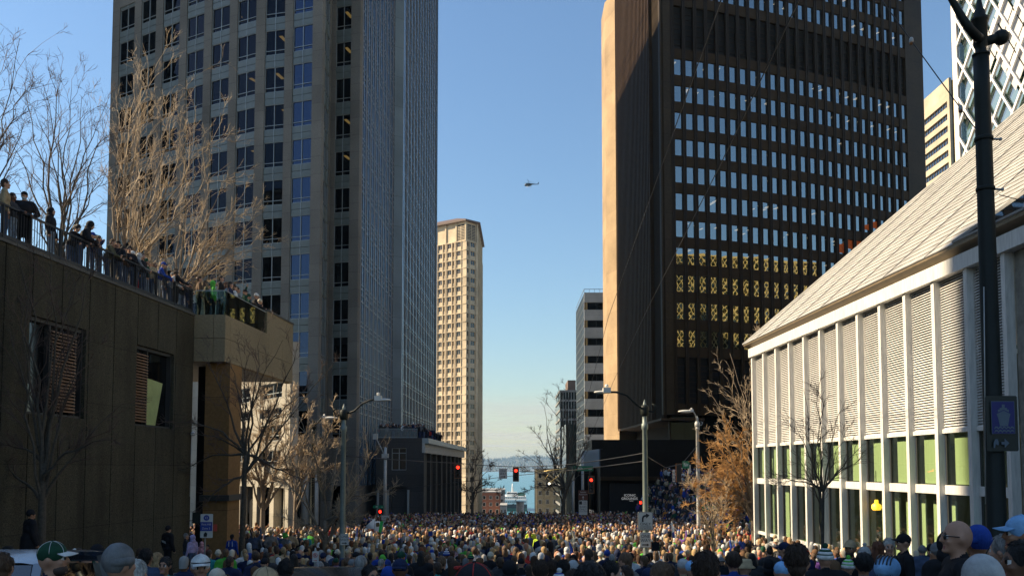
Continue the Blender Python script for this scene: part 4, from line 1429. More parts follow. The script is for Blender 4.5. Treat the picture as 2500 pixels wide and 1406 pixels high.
def tree(name, label, group, base, fork, tips, r0, bark, twigm, seed, dens=1.0, tw=.009, droop=0.0, lean=(0, 0, .35), reach=.42, cat='tree'):
    """bare tree: base and fork points, limb tips; branches and twigs grow along the limbs"""
    rg = random.Random(seed)
    root = thing(name, label, cat, base, group)
    tr, cr = MB(), MB()
    base, fork = Vector(base), Vector(fork)
    mid = (base + fork) / 2 + Vector((rg.uniform(-.1, .1), rg.uniform(-.1, .1), 0))
    tp = bez(base - Vector((0, 0, .3)), mid, fork, 6)
    tr.tube(tp, [r0 * (1.35 - .6 * i / 6) if i else r0 * 1.55 for i in range(7)], 9, bark)
    tr.lathe(base - Vector((0, 0, .3)), [(0, r0 * 2.0), (.3, r0 * 1.6), (.6, r0 * 1.25)], 9, bark)
    H = max((Vector(t) - fork).length for t in tips)
    def jit(s):
        return Vector((rg.gauss(0, s), rg.gauss(0, s), rg.gauss(0, s)))
    def grow(pts, r, depth, length):
        n = int({0: 11, 1: 8, 2: 5}[depth] * dens + rg.random())
        for i in range(n):
            t = rg.uniform(.22 if depth == 0 else .12, 1.0)
            f = t * (len(pts) - 1); k = min(int(f), len(pts) - 2)
            p = pts[k].lerp(pts[k + 1], f - k)
            d = (pts[k + 1] - pts[k]).normalized()
            side = jit(1); side -= d * side.dot(d)
            if side.length < .01: continue
            side.normalize()
            ang = rg.uniform(.35, .85)
            nd = (d * math.cos(ang) + side * math.sin(ang) + Vector(lean) * rg.uniform(.2, .7)).normalized()
            L = length * reach * rg.uniform(.55, 1.15) * (1.1 - .55 * t)
            L = max(L, .25)
            end = p + nd * L + Vector((0, 0, -droop * L))
            ctl = p + (d * .35 + nd * .65) * L * .5 + jit(L * .05)
            q = bez(p, ctl, end, 4 if depth < 2 else 3)
            q = [a + (jit(L * .025) if 0 < j else Vector()) for j, a in enumerate(q)]
            ra = max(tw * .75, r * (1 - .7 * t) * (.55 if depth < 2 else .5))
            m = bark if ra > .03 else twigm
            (tr if ra > .035 else cr).tube(q, [max(tw * .5, ra * (1 - .75 * j / (len(q) - 1))) for j in range(len(q))], 5 if ra > .03 else 3, m, cap=False)
            if depth < 2:
                grow(q, ra, depth + 1, L)
    for t in tips:
        t = Vector(t)
        st = tp[rg.choice((4, 5, 6, 6))]
        v = t - st
        ctl = st + v * .45 + Vector((0, 0, v.length * .10)) + jit(v.length * .05)
        if v.z < v.length * .5: ctl += Vector((-v.x * .12, 0, v.length * .06))
        q = bez(st, ctl, t, 8)
        q = [a + (jit(v.length * .012) if 0 < j < 8 else Vector()) for j, a in enumerate(q)]
        ra = r0 * rg.uniform(.42, .62)
        tr.tube(q, [max(tw, ra * (1 - .9 * j / 8)) for j in range(9)], 7, bark, cap=False)
        grow(q, ra, 0, v.length)
    tr.build('trunk', root)
    cr.build('crown', root)
    return root

def px_tips(D, lst, spread, seed):
    rg = random.Random(seed)
    return [P(x, y, D + rg.uniform(-spread, spread)) for x, y in lst]

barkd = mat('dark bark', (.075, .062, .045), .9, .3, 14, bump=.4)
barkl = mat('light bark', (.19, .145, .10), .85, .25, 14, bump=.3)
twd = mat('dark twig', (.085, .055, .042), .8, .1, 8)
twl = mat('pale twig', (.40, .30, .19), .7, .12, 8)  # twig colour lightened to carry the sunlight on it
two = mat('orange twig', (.40, .21, .065), .75, .15, 8)
HZ = HW
def deck(x, D): return Vector((Xat(x, 600, D), D, HZ))
tg = 'bare trees standing on the roof terrace'
tree('bare_tree', 'bare terrace tree cut by the left edge of the picture', tg, deck(-75, 30), deck(-72, 30) + Vector((0, 0, 1.7)),
     px_tips(30, [(0, 140), (48, 95), (62, 225), (40, 370), (-40, 60), (15, 300), (58, 300), (-90, 80)], 2, 1), .11, barkd, twd, 31, .6, .009)
tree('bare_tree', 'bare thin branched terrace tree against the sky behind the person in a dark hood', tg, deck(146, 33), deck(149, 33) + Vector((0, 0, 1.7)),
     px_tips(33, [(20, 330), (60, 205), (105, 205), (150, 190), (200, 235), (250, 290), (258, 420), (35, 440), (262, 250), (85, 270), (175, 215), (240, 350), (130, 260)], 2, 2), .095, barkd, twd, 32, .62, .008)
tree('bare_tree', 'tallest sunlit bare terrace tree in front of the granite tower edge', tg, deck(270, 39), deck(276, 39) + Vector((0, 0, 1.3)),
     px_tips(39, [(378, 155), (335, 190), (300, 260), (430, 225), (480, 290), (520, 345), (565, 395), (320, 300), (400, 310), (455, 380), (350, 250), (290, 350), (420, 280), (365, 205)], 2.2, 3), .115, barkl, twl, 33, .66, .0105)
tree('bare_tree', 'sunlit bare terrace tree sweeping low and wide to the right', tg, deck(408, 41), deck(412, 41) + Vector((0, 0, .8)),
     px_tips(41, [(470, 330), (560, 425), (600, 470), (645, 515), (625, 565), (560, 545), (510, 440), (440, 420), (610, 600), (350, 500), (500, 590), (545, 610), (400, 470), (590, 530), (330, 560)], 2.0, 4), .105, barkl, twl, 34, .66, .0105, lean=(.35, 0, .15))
sg_ = 'bare street trees along the left pavement'
def st(x, D, lift=0.0):
    X = Xat(x, 1300, D); return Vector((X, D, gnd(X, D) + lift))
tree('street_tree', 'dark forked bare tree on the pavement in front of the aggregate wall', sg_, st(100, 24), P(104, 1130, 24),
     px_tips(24, [(5, 780), (40, 560), (112, 570), (20, 650), (185, 690), (300, 985), (255, 1075), (0, 1085), (-15, 1130), (245, 640), (150, 850), (70, 700), (200, 860)], .9, 5), .105, barkd, twd, 35, .62, .007, reach=.36)
tree('street_tree', 'bare tree with a straight trunk beside the ochre pier', sg_, st(590, 34), P(600, 1110, 34),
     px_tips(34, [(505, 870), (560, 890), (640, 800), (725, 850), (690, 830), (450, 1055), (395, 1030), (765, 930), (820, 880), (430, 1150), (470, 1250), (610, 860), (680, 1150), (760, 1180)], 1.6, 6), .10, barkd, twd, 36, .62, .009, reach=.36)
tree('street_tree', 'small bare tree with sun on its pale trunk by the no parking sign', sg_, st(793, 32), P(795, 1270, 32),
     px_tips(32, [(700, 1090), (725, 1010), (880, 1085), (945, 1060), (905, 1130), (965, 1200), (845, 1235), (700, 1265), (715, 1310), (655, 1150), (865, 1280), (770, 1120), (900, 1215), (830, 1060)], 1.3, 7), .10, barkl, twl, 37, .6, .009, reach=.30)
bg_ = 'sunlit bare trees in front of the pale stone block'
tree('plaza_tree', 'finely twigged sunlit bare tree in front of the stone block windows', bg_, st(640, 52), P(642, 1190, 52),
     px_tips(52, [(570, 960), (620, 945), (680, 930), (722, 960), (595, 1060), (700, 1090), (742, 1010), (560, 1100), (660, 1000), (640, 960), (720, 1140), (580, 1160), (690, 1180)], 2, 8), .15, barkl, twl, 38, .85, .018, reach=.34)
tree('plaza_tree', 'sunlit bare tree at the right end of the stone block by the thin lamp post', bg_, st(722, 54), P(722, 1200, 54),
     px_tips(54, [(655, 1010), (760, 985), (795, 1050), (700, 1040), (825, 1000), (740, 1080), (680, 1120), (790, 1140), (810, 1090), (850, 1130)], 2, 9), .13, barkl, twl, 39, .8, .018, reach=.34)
tree('street_tree', 'dark bare tree beside the low dark building near the hill crest', 'bare trees at the hill crest', st(1152, 98), P(1154, 1205, 98),
     px_tips(98, [(1108, 1150), (1138, 1085), (1180, 1115), (1212, 1175), (1168, 1100), (1118, 1200), (1228, 1200), (1195, 1140)], 3, 10), .15, barkd, twd, 40, .75, .02)
tree('street_tree', 'large dark bare tree at the hill crest in front of the tan building', 'bare trees at the hill crest', st(1374, 92), P(1378, 1190, 92),
     px_tips(92, [(1284, 1110), (1310, 1060), (1330, 1000), (1362, 955), (1402, 1000), (1425, 1085), (1300, 1190), (1262, 1205), (1440, 1080), (1342, 1075), (1390, 960), (1280, 1150), (1320, 1150)], 4, 11), .19, barkd, twd, 41, .66, .022)
rg_ = 'sunlit bare trees beside the louvred building'
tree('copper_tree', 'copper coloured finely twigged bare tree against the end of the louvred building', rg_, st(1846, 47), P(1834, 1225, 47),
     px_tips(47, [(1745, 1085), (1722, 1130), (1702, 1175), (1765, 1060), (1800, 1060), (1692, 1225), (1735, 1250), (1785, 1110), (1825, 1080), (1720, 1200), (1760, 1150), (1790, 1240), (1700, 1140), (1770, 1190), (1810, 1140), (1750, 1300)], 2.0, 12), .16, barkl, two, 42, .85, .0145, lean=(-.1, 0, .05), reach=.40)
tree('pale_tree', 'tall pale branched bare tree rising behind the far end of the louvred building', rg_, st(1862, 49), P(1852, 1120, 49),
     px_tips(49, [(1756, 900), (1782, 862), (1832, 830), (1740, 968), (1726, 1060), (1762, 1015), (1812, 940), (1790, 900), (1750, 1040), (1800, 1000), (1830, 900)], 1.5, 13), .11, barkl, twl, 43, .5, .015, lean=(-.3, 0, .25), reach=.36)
tree('sapling', 'thin sapling in front of the copper coloured tree', rg_, st(1742, 30), P(1741, 1290, 30),
     px_tips(30, [(1690, 1192), (1722, 1180), (1762, 1228), (1776, 1190), (1702, 1230), (1740, 1170)], .6, 14), .055, barkl, twl, 44, .5, .009, reach=.25)
tree('sapling', 'dark thin bare tree in front of the louvre panels', rg_, st(2006, 22), P(2010, 1200, 22),
     px_tips(22, [(1962, 950), (1990, 935), (2012, 980), (1940, 1030), (1902, 1160), (1892, 1180), (2062, 1060), (2102, 1090), (2122, 1130), (1930, 1100), (2050, 1005), (1985, 1050)], .6, 15), .045, barkd, twd, 45, .5, .0055, reach=.30)

# ================================================================== lamps, signals, signs, wires
polg = mat('green grey pole', (.16, .19, .17), .5, .12, 5, metal=.2)
pold = mat('dark pole', (.014, .017, .014), .5, .12, 6, spec=.2)
poll = mat('light grey pole', (.38, .38, .36), .5, .1, 5, metal=.3)
lampw = mat('lamp head', (.62, .60, .54), .4, .06, 5)
def street_lamp(label, x, ytop, D, r, arm, m, group='street lamps', head=True, mh=None):
    """pole at pixel x, finial at ytop; arm: pixels of the arm from the pole to the lamp head"""
    X = Xat(x, (ytop + 1300) / 2, D); zg = gnd(X, D); zt = P(x, ytop, D).z
    root = thing('street_lamp', label, 'street lamp', (X, D, zg), group)
    H = zt - zg
    b = MB()
    b.lathe((X, D, zg - .1), [(0, r * 2.0), (.7, r * 1.8), (.8, r * 1.25), (H - .9, r), (H - .85, r * 1.35), (H - .7, r * 1.35), (H - .68, r), (H - .35, r), (H - .3, r * 1.3), (H - .22, r * .6), (H - .1, r * .8), (H + .1, .01)], 12, m)
    b.build('pole', root)
    a = MB()
    pts = [Vector((X, D, P(x, arm[0][1], D).z))] + [P(px_, py_, D - .4 * (i + 1) / len(arm)) for i, (px_, py_) in enumerate(arm[1:])]
    a.tube(pts, [r * .42] * len(pts), 7, mh or m)
    a.lathe((X, D, pts[0].z - .18), [(0, r * 1.3), (.05, r * 1.7), (.3, r * 1.7), (.36, r * 1.2)], 12, mh or m)
    s = -1 if pts[1].x > X else 1
    a.tube([Vector((X, D, pts[0].z)), Vector((X + s * .30, D, pts[0].z - .05)), Vector((X + s * .36, D, pts[0].z + .15)), Vector((X + s * .25, D, pts[0].z + .22))], .03, 6, mh or m)
    a.build('arm', root)
    if head:
        e = pts[-1]; d = Vector((1 if e.x > X else -1, 0, 0))
        hd = MB()
        k_ = D / 46; hd.ball(e + d * .35 * k_, (.42 * k_, .16 * k_, .085 * k_), lampw, 12, 6)
        hd.box(e.x - .12 + d.x * .05, e.x + .12 + d.x * .05, e.y - .13, e.y + .13, e.z - .03, e.z + .14, lampw)
        hd.lathe(e + Vector((d.x * .05, 0, .14)), [(0, .06), (.10, .06), (.12, .01)], 8, lampw)
        hd.build('lamp_head', root)
    return root
street_lamp('tall lamp post lit white down one side carrying a one way sign above the crowd', 838, 985, 30, .085, [(838, 1012), (865, 1003), (885, 985), (905, 976), (920, 976)], polg, mh=pold)
street_lamp('thin dark lamp post among the sunlit bare trees', 764, 1022, 57, .12, [(764, 1040), (775, 1032), (783, 1022), (790, 1020)], pold)
street_lamp('grey green lamp post with the right turn only sign', 1575, 975, 28, .082, [(1575, 1002), (1555, 988), (1530, 965), (1505, 957), (1485, 957)], polg, mh=pold)
street_lamp('short armed lamp post by the copper tree carrying the green street signs', 1704, 1015, 60, .11, [(1704, 1036), (1700, 1018), (1694, 1006), (1690, 1004)], poll)

# near black pole at the right edge
D5 = 12.0
X5 = Xat(2417, 800, D5)
np_ = thing('street_lamp', 'thick black lamp post close at the right edge with the ferry sign', 'street lamp', (X5, D5, gnd(X5, D5)), 'street lamps')
b = MB(); zc = zat(105, D5); zg = gnd(X5, D5)
b.lathe((X5, D5, zg), [(0, .22), (.9, .2), (1.0, .135), (zc - zg - .75, .105), (zc - zg - .2, .105)], 20, pold)
b.lathe((X5, D5, zc - .2), [(0, .115), (.03, .12), (.06, .075), (.12, .075), (.16, .095), (.5, .095), (.52, .115), (.56, .115), (.57, .08), (.66, .075), (.7, .05), (.95, .01)], 20, pold)
b.build('pole', np_)
b = MB()
b.tube([Vector((X5, D5, zc + .05))] + [P(x, y, D5 - .2) for x, y in ((2385, 90), (2360, 62), (2335, 20), (2310, -25), (2260, -80))], [.07, .065, .06, .05, .045, .04], 10, pold)
b.tube([Vector((X5, D5, zc)), P(2440, 92, D5)], .07, 10, pold); b.ball(P(2444, 92, D5), .11, pold, 12, 8)
b.build('arm', np_)
for y in (340, 462):
    z = zat(y, D5); m = MB(); m.lathe((X5, D5, z - .03), [(0, .118), (.01, .125), (.05, .125), (.06, .118)], 18, pold); m.tube([(X5 + .1, D5, z), (X5 + .2, D5 - .05, z - .02)], .015, 6, poll); m.ball((X5 + .21, D5 - .05, z - .02), .025, poll)
    m.build('clamp', np_)
m = MB(); m.tube([P(2402, 700, D5 - .12), P(2404, 900, D5 - .12), P(2406, 1230, D5 - .12)], .008, 5, poll); m.build('conduit', np_)

# plain poles
def pole(label, x, y0, D, r, m, name='pole', y1=None, cat='pole'):
    X = Xat(x, y0, D); zg = gnd(X, D) if y1 is None else zat(y1, D)
    o = thing(name, label, cat, (X, D, zg)); b = MB().lathe((X, D, zg), [(0, r), (zat(y0, D) - zg, r * .8), (zat(y0, D) - zg + .05, .01)], 10, m)
    b.build('shaft', o); return o
po = pole('grey utility pole with a side camera in front of the low dark building', 941, 1092, 78, .17, poll, 'utility_pole')
m = MB(); q = P(941, 1115, 78); e = P(918, 1068, 78); m.tube([q, e], .05, 6, poll); m.box(e.x - .25, e.x + .15, 77.8, 78.2, e.z - .15, e.z + .35, poll); m.box(q.x - .3, q.x + .3, 77.7, 78.0, q.z - .1, q.z + .3, poll); m.build('camera_arm', po)
pole('thin grey pole under the fourth avenue street sign', 1399, 1172, 97, .18, poll, 'utility_pole')
pole('grey pole behind the green fourth avenue sign', 1422, 1110, 99, .2, poll, 'utility_pole')
pole('thin bus stop pole on the left pavement carrying blue notices', 502, 1262, 29, .03, poll, 'sign_pole')
pole('thin grey sign pole carrying the no parking sign', 770, 1342, 19, .03, poll, 'sign_pole')
pole('dark pole carrying the brown aquarium sign', 1423, 1195, 88, .08, pold, 'sign_pole')

swht = mat('sign white', (.55, .53, .48), .55, .06, 6)
sblk = mat('sign black', (.012, .012, .012), .6, 0)
sgrn = mat('sign green', (.0, .17, .075), .45, .05, 6)
sbrn = mat('sign brown', (.10, .028, .014), .5, .05, 6)
sblu = mat('sign blue', (.02, .045, .26), .45, .05, 6)
sred = mat('sign red', (.5, .02, .02), .5, 0)
def board(name, label, cat, x0, y0, x1, y1, D, m, group=None, rot=0.0, edge=None):
    """flat sign between photo pixels; returns (thing, placer) - placer(fx, fy) is a point on its face"""
    a, b = P(x0, y0, D), P(x1, y1, D)
    w, h = b.x - a.x, a.z - b.z
    c = Vector(((a.x + b.x) / 2, D, (a.z + b.z) / 2))
    r = Vector((math.cos(rot), math.sin(rot), 0)); nrm = Vector((math.sin(rot), -math.cos(rot), 0))
    o = thing(name, label, cat, c, group)
    mb = MB()
    def rect(fw, fh, m_, off, ch=.08):
        hw, hh = w / 2 * fw, h / 2 * fh; k = min(hw, hh) * ch
        pts = [(-hw + k, -hh), (hw - k, -hh), (hw, -hh + k), (hw, hh - k), (hw - k, hh), (-hw + k, hh), (-hw, hh - k), (-hw, -hh + k)]
        f = [c + r * px_ + Vector((0, 0, pz)) + nrm * (off + .012) for px_, pz in pts]; bk = [p - nrm * .012 for p in f]
        n = 8
        mb.add(f + bk, [list(range(n)), list(reversed(range(n, 2 * n)))] + [(n + i, n + (i + 1) % n, (i + 1) % n, i) for i in range(n)], m_)
    rect(1, 1, m, 0)
    if edge:
        rect(.95, .96, edge, .008); rect(.91, .92, m, .016)
    mb.build('panel', o)
    def at(fx, fy, off=.02):
        return c + r * (w * (fx - .5)) + Vector((0, 0, h * (.5 - fy))) + nrm * (off + .014)
    return o, at, r, w, h
UP = Vector((0, 0, 1))
def arrow(mb, at, pts, m):
    mb.add([at(x, y) for x, y in pts], [list(range(len(pts)))], m)
def oneway(label, x0, y0, x1, y1, D, rot=0):
    o, at, r, w, h = board('one_way_sign', label, 'road sign', x0, y0, x1, y1, D, swht, 'one way signs', rot, sblk)
    mb = MB()
    text_mesh(mb, 'ONE', at(.5, .34), r, UP, h * .20, sblk); text_mesh(mb, 'WAY', at(.5, .62), r, UP, h * .20, sblk)
    mb.add([at(*p) for p in ((.2, .77), (.66, .77), (.66, .85), (.2, .85))], [(3, 2, 1, 0)], sblk)
    mb.add([at(*p) for p in ((.64, .71), (.84, .81), (.64, .91))], [(2, 1, 0)], sblk)
    mb.build('legend', o)
    return o
oneway('one way sign hanging from the span wire over the water', 1218, 1143, 1238, 1168, 52)
oneway('one way sign on the grey utility pole behind the flags', 931, 1257, 951, 1281, 77)
oneway('one way sign on the white lit lamp post', 831, 1302, 851, 1330, 29.8)
oneway('largest one way sign, below the right turn only sign', 1562, 1299, 1589, 1336, 27.8)
o, at, r, w, h = board('turn_sign', 'white right turn only sign except buses and bicycles on the grey green post', 'road sign', 1557, 1249, 1594, 1294, 27.78, swht, None, 0, sblk)
mb = MB()
text_mesh(mb, 'ONLY', at(.5, .72), r, UP, h * .15, sblk); text_mesh(mb, 'EXCEPT BUSES', at(.5, .83), r, UP, h * .065, sblk); text_mesh(mb, 'AND BICYCLES', at(.5, .93), r, UP, h * .065, sblk)
arcp = [(.26, .54), (.26, .36), (.30, .24), (.40, .17), (.56, .15)]
inn_ = [(.37, .54), (.37, .38), (.40, .30), (.46, .26), (.56, .25)]
for i in range(4):
    mb.add([at(*arcp[i]), at(*arcp[i + 1]), at(*inn_[i + 1]), at(*inn_[i])], [(0, 1, 2, 3)], sblk)
mb.add([at(.53, .06), at(.78, .17), at(.56, .35)], [(0, 1, 2)], sblk)
mb.build('legend', o)
def no_parking(label, x0, y0, x1, y1, D):
    o, at, r, w, h = board('no_parking_sign', label, 'road sign', x0, y0, x1, y1, D, swht, None, 0)
    mb = MB()
    text_mesh(mb, 'P', at(.5, .49), r, UP, h * .24, sblk)
    n = 24
    for i in range(n):
        a, b2 = 2 * math.pi * i / n, 2 * math.pi * (i + 1) / n
        f = lambda t, q: at(.5 + .36 * q * math.cos(t), .36 - .36 * q * math.sin(t) * w / h, .024)
        mb.add([f(a, 1), f(b2, 1), f(b2, .8), f(a, .8)], [(3, 2, 1, 0)], sred)
    mb.add([at(.27, .22, .026), at(.33, .19, .026), at(.73, .50, .026), at(.67, .53, .026)], [(3, 2, 1, 0)], sred)
    mb.add([at(.2, .82), at(.62, .82), at(.62, .86), at(.2, .86)], [(3, 2, 1, 0)], sred); mb.add([at(.6, .78), at(.82, .84), at(.6, .90)], [(2, 1, 0)], sred)
    mb.build('legend', o)
no_parking('small white no parking sign with a red circle by the pale tree trunk', 763, 1345, 778, 1371, 18.9)
def street_sign(label, txt, x0, y0, x1, y1, D, tail=None, m=sgrn):
    o, at, r, w, h = board('street_sign', label, 'street sign', x0, y0, x1, y1, D, m, 'green street name signs')
    mb = MB(); lw_ = mat('reflective white', (.75, .78, .75), .5, 0)
    text_mesh(mb, txt, at(.36 if tail else .5, .70), r, UP, h * .52, lw_, xs=min(1.0, w * (.60 if tail else .86) / (h * .52 * .86 * len(txt))))
    if tail: text_mesh(mb, tail, at(.85, .74), r, UP, h * .30, lw_)
    mb.build('legend', o)
street_sign('green fourth avenue sign hanging over the crest before the dark pavilion', '4th', 1398, 1137, 1448, 1149, 96, 'Ave')
street_sign('green fourth avenue sign on the grey utility pole at the low dark building', '4th', 911, 1233, 937, 1240, 77.5, 'Ave')
street_sign('square green Madison sign hanging from the span wire', 'Madison', 1666, 1125, 1683, 1143, 58)
street_sign('long green Madison street sign beside the copper tree', 'Madison', 1715, 1234, 1750, 1245, 58.5, 'St')
o, at, r, w, h = board('aquarium_sign', 'brown aquarium direction sign with an upward arrow', 'road sign', 1412, 1196, 1435, 1220, 87.8, sbrn, None, 0)
mb = MB(); text_mesh(mb, 'Seattle', at(.5, .26), r, UP, h * .15, swht); text_mesh(mb, 'Aquarium', at(.5, .48), r, UP, h * .15, swht)
mb.add([at(.47, .95), at(.53, .95), at(.53, .72), at(.47, .72)], [(0, 1, 2, 3)], swht); mb.add([at(.38, .74), at(.62, .74), at(.5, .58)], [(0, 1, 2)], swht); mb.build('legend', o)
o, at, r, w, h = board('bus_lane_sign', 'white buses only sign below the brown aquarium sign', 'road sign', 1413, 1221, 1434, 1256, 87.8, swht, None, 0)
mb = MB(); text_mesh(mb, 'BUSES', at(.5, .50), r, UP, h * .13, sblk); text_mesh(mb, 'ONLY', at(.5, .68), r, UP, h * .13, sblk); text_mesh(mb, 'EXCEPT BIKES', at(.5, .80), r, UP, h * .06, sblk)
mb.add([at(.04, .05), at(.38, .05), at(.38, .28), at(.04, .28)], [(3, 2, 1, 0)], sblk); text_mesh(mb, 'THIS', at(.70, .15), r, UP, h * .08, sblk); text_mesh(mb, 'LANE', at(.70, .27), r, UP, h * .08, sblk); mb.build('legend', o)
# bus stop notices on the left
o, at, r, w, h = board('bus_stop_sign', 'blue and white bus stop notice on a thin pole by the wall end', 'sign', 490, 1254, 519, 1312, 28.8, swht, None, 0)
mb = MB()
mb.add([at(.02, .33), at(.98, .33), at(.98, .71), at(.02, .71)], [(3, 2, 1, 0)], sblu)
n = 14; mb.add([at(.5 + .24 * math.cos(2 * math.pi * i / n), .16 + .12 * math.sin(2 * math.pi * i / n)) for i in range(n)], [list(reversed(range(n)))], sblu)
text_mesh(mb, '12', at(.5, .20, .024), r, UP, h * .09, swht); text_mesh(mb, 'First Hill', at(.5, .47, .024), r, UP, h * .08, swht); text_mesh(mb, 'Zone 2', at(.5, .64, .024), r, UP, h * .08, swht)
mb.add([at(.3, .95), at(.55, .95), at(.6, .82), at(.45, .75), at(.3, .83)], [(0, 1, 2, 3, 4)], sblk); mb.build('legend', o)
o, at, r, w, h = board('tow_away_sign', 'small dark notice board left of the blue bus stop notice', 'sign', 470, 1250, 488, 1277, 29.0, pold, None, 0)
o, at, r, w, h = board('red_notice', 'round red and white notice on the ochre pier', 'sign', 521, 1279, 530, 1296, 36.3, mat('notice red', (.55, .08, .05), .6, .1, 20), None, 0)
# ferry sign
o, at, r, w, h = board('ferry_sign', 'dark sign with a blue ferry picture and an arrow on the near black post', 'road sign', 2405, 966, 2486, 1101, 11.85, mat('sign dark green', (.008, .014, .011), .5, .05, 6), None, 0)
mb = MB()
fb, fw_ = mat('ferry sign blue', (.008, .010, .13), .5, .05, 6), mat('ferry sign pale', (.085, .12, .16), .5, .05, 8)
mb.add([at(*p) for p in ((.13, .10), (.88, .10), (.88, .69), (.13, .69))], [(3, 2, 1, 0)], fw_)
mb.add([at(p[0], p[1], .023) for p in ((.145, .108), (.865, .108), (.865, .682), (.145, .682))], [(3, 2, 1, 0)], fb)
def shp(pts, m=fw_, off=.027): mb.add([at(x, y, off) for x, y in pts], [list(reversed(range(len(pts))))], m)
shp([(.30, .33), (.52, .27), (.74, .33), (.70, .40), (.65, .55), (.39, .55), (.34, .40)])
shp([(.34, .25), (.40, .25), (.40, .22), (.63, .22), (.63, .25), (.69, .25), (.69, .30), (.52, .255), (.34, .30)]); shp([(.47, .16), (.56, .16), (.56, .22), (.47, .22)])
for yy_ in (.555, .615):
    for i in range(5):
        x = .21 + i * .125
        shp([(x, yy_ + .03), (x + .03, yy_), (x + .095, yy_), (x + .125, yy_ + .03), (x + .125, yy_ + .055), (x + .085, yy_ + .028), (x + .04, yy_ + .028), (x, yy_ + .055)], off=.029)
shp([(.17, .94), (.17, .85), (.22, .79), (.29, .78), (.33, .83), (.33, .89), (.29, .89), (.24, .87), (.21, .94)])
shp([(.42, .83), (.52, .83), (.52, .77), (.67, .855), (.52, .94), (.52, .88), (.42, .88)])
mb.build('legend', o)
o, at, r, w, h = board('banner_sign', 'narrow white banner sign on the short armed lamp post', 'sign', 1700, 1120, 1708, 1150, 59.8, swht, None, 0)
o, at, r, w, h = board('hanging_notice', 'small white notice hanging beside the square Madison sign', 'sign', 1679, 1134, 1687, 1155, 58.3, swht, None, .5)
o, at, r, w, h = board('dark_notice', 'black and white hanging notice among the signals by the dark steps', 'sign', 1642, 1146, 1648, 1176, 59, swht, None, 0)
mb = MB(); text_mesh(mb, 'NO', at(.5, .3), r, UP, h * .12, sblk); text_mesh(mb, 'TURN', at(.5, .55), r, UP, h * .10, sblk); mb.add([at(.3, .7), at(.7, .7), at(.7, .9), at(.3, .9)], [(3, 2, 1, 0)], sblk); mb.build('legend', o)

# traffic signals
redl = mat('red signal light', (.8, .02, .01), .4, 0, emit=(1, .02, .008), emit_s=3.2)
lens = mat('unlit lens', (.03, .02, .015), .25, 0)
sigo = mat('ochre backplate edge', (.32, .13, .04), .6, .05, 8)
def signal(label, x0, y0, x1, y1, D, back=False):
    a, b = P(x0, y0, D), P(x1, y1, D)
    c = Vector(((a.x + b.x) / 2, D, (a.z + b.z) / 2)); w, h = b.x - a.x, a.z - b.z
    o = thing('traffic_signal', label, 'traffic light', c, 'traffic signals')
    m = MB(); m.box(a.x, b.x, D, D + .03, b.z, a.z, sigo); m.box(a.x + w * .06, b.x - w * .06, D - .012, D - .001, b.z + w * .06, a.z - w * .06, sblk)
    m.box(c.x - w * .28, c.x + w * .28, D + .031, D + .35, b.z + h * .06, a.z - h * .06, sblk); m.build('housing', o)
    if back: return o
    for i in range(3):
        z = a.z - h * (.24 + .265 * i)
        rr_ = min(w * .24, h * .105)
        m = MB(); m.lathe((c.x, D - .012, z), [(0, rr_), (.02, rr_), (.03, rr_ * .6), (.035, .01)], 16, redl if i == 0 else lens, axis=(0, -1, 0)); m.build('lens', o)
        m = MB()
        n = 12
        v = []
        for j in range(n + 1):
            t = math.pi * (j / n * 1.2 - .1)
            v += [(c.x + rr_ * 1.15 * math.cos(t), D - .012, z + rr_ * 1.15 * math.sin(t)), (c.x + rr_ * 1.15 * math.cos(t), D - .26, z + rr_ * 1.15 * math.sin(t) + .01)]
        m.add(v, [(2 * j, 2 * j + 1, 2 * j + 3, 2 * j + 2) for j in range(n)], sblk); m.build('visor', o)
    return o
signal('red traffic light hanging beside the low dark building', 1110, 1132, 1126, 1167, 50)
signal('red traffic light hanging over the water beside the one way sign', 1252, 1140, 1267, 1175, 51)
signal('red traffic light in front of the dark pavilion above the aquarium sign', 1436, 1161, 1451, 1204, 85)
signal('unlit traffic light facing away among the dark signs on the right', 1650, 1131, 1664, 1176, 60, True)
def ped(label, x, y, D):
    c = P(x, y, D); o = thing('crossing_signal', label, 'crossing signal', c, 'crossing signals')
    m = MB(); m.box(c.x - .24, c.x + .24, D, D + .25, c.z - .24, c.z + .24, sblk); m.build('housing', o)
    m = MB()
    for dx, l in ((-.075, .06), (-.025, .09), (.025, .085), (.07, .05)): m.box(c.x + dx - .018, c.x + dx + .018, D - .012, D - .002, c.z - .02, c.z + .04 + l, redl)
    m.box(c.x - .09, c.x + .09, D - .012, D - .001, c.z - .12, c.z + .02, redl); m.build('hand', o)
ped('red hand crossing signal on the utility pole behind the flags', 928, 1248, 77.4)
ped('red hand crossing signal left of the grey green lamp post', 1564, 1226, 80)

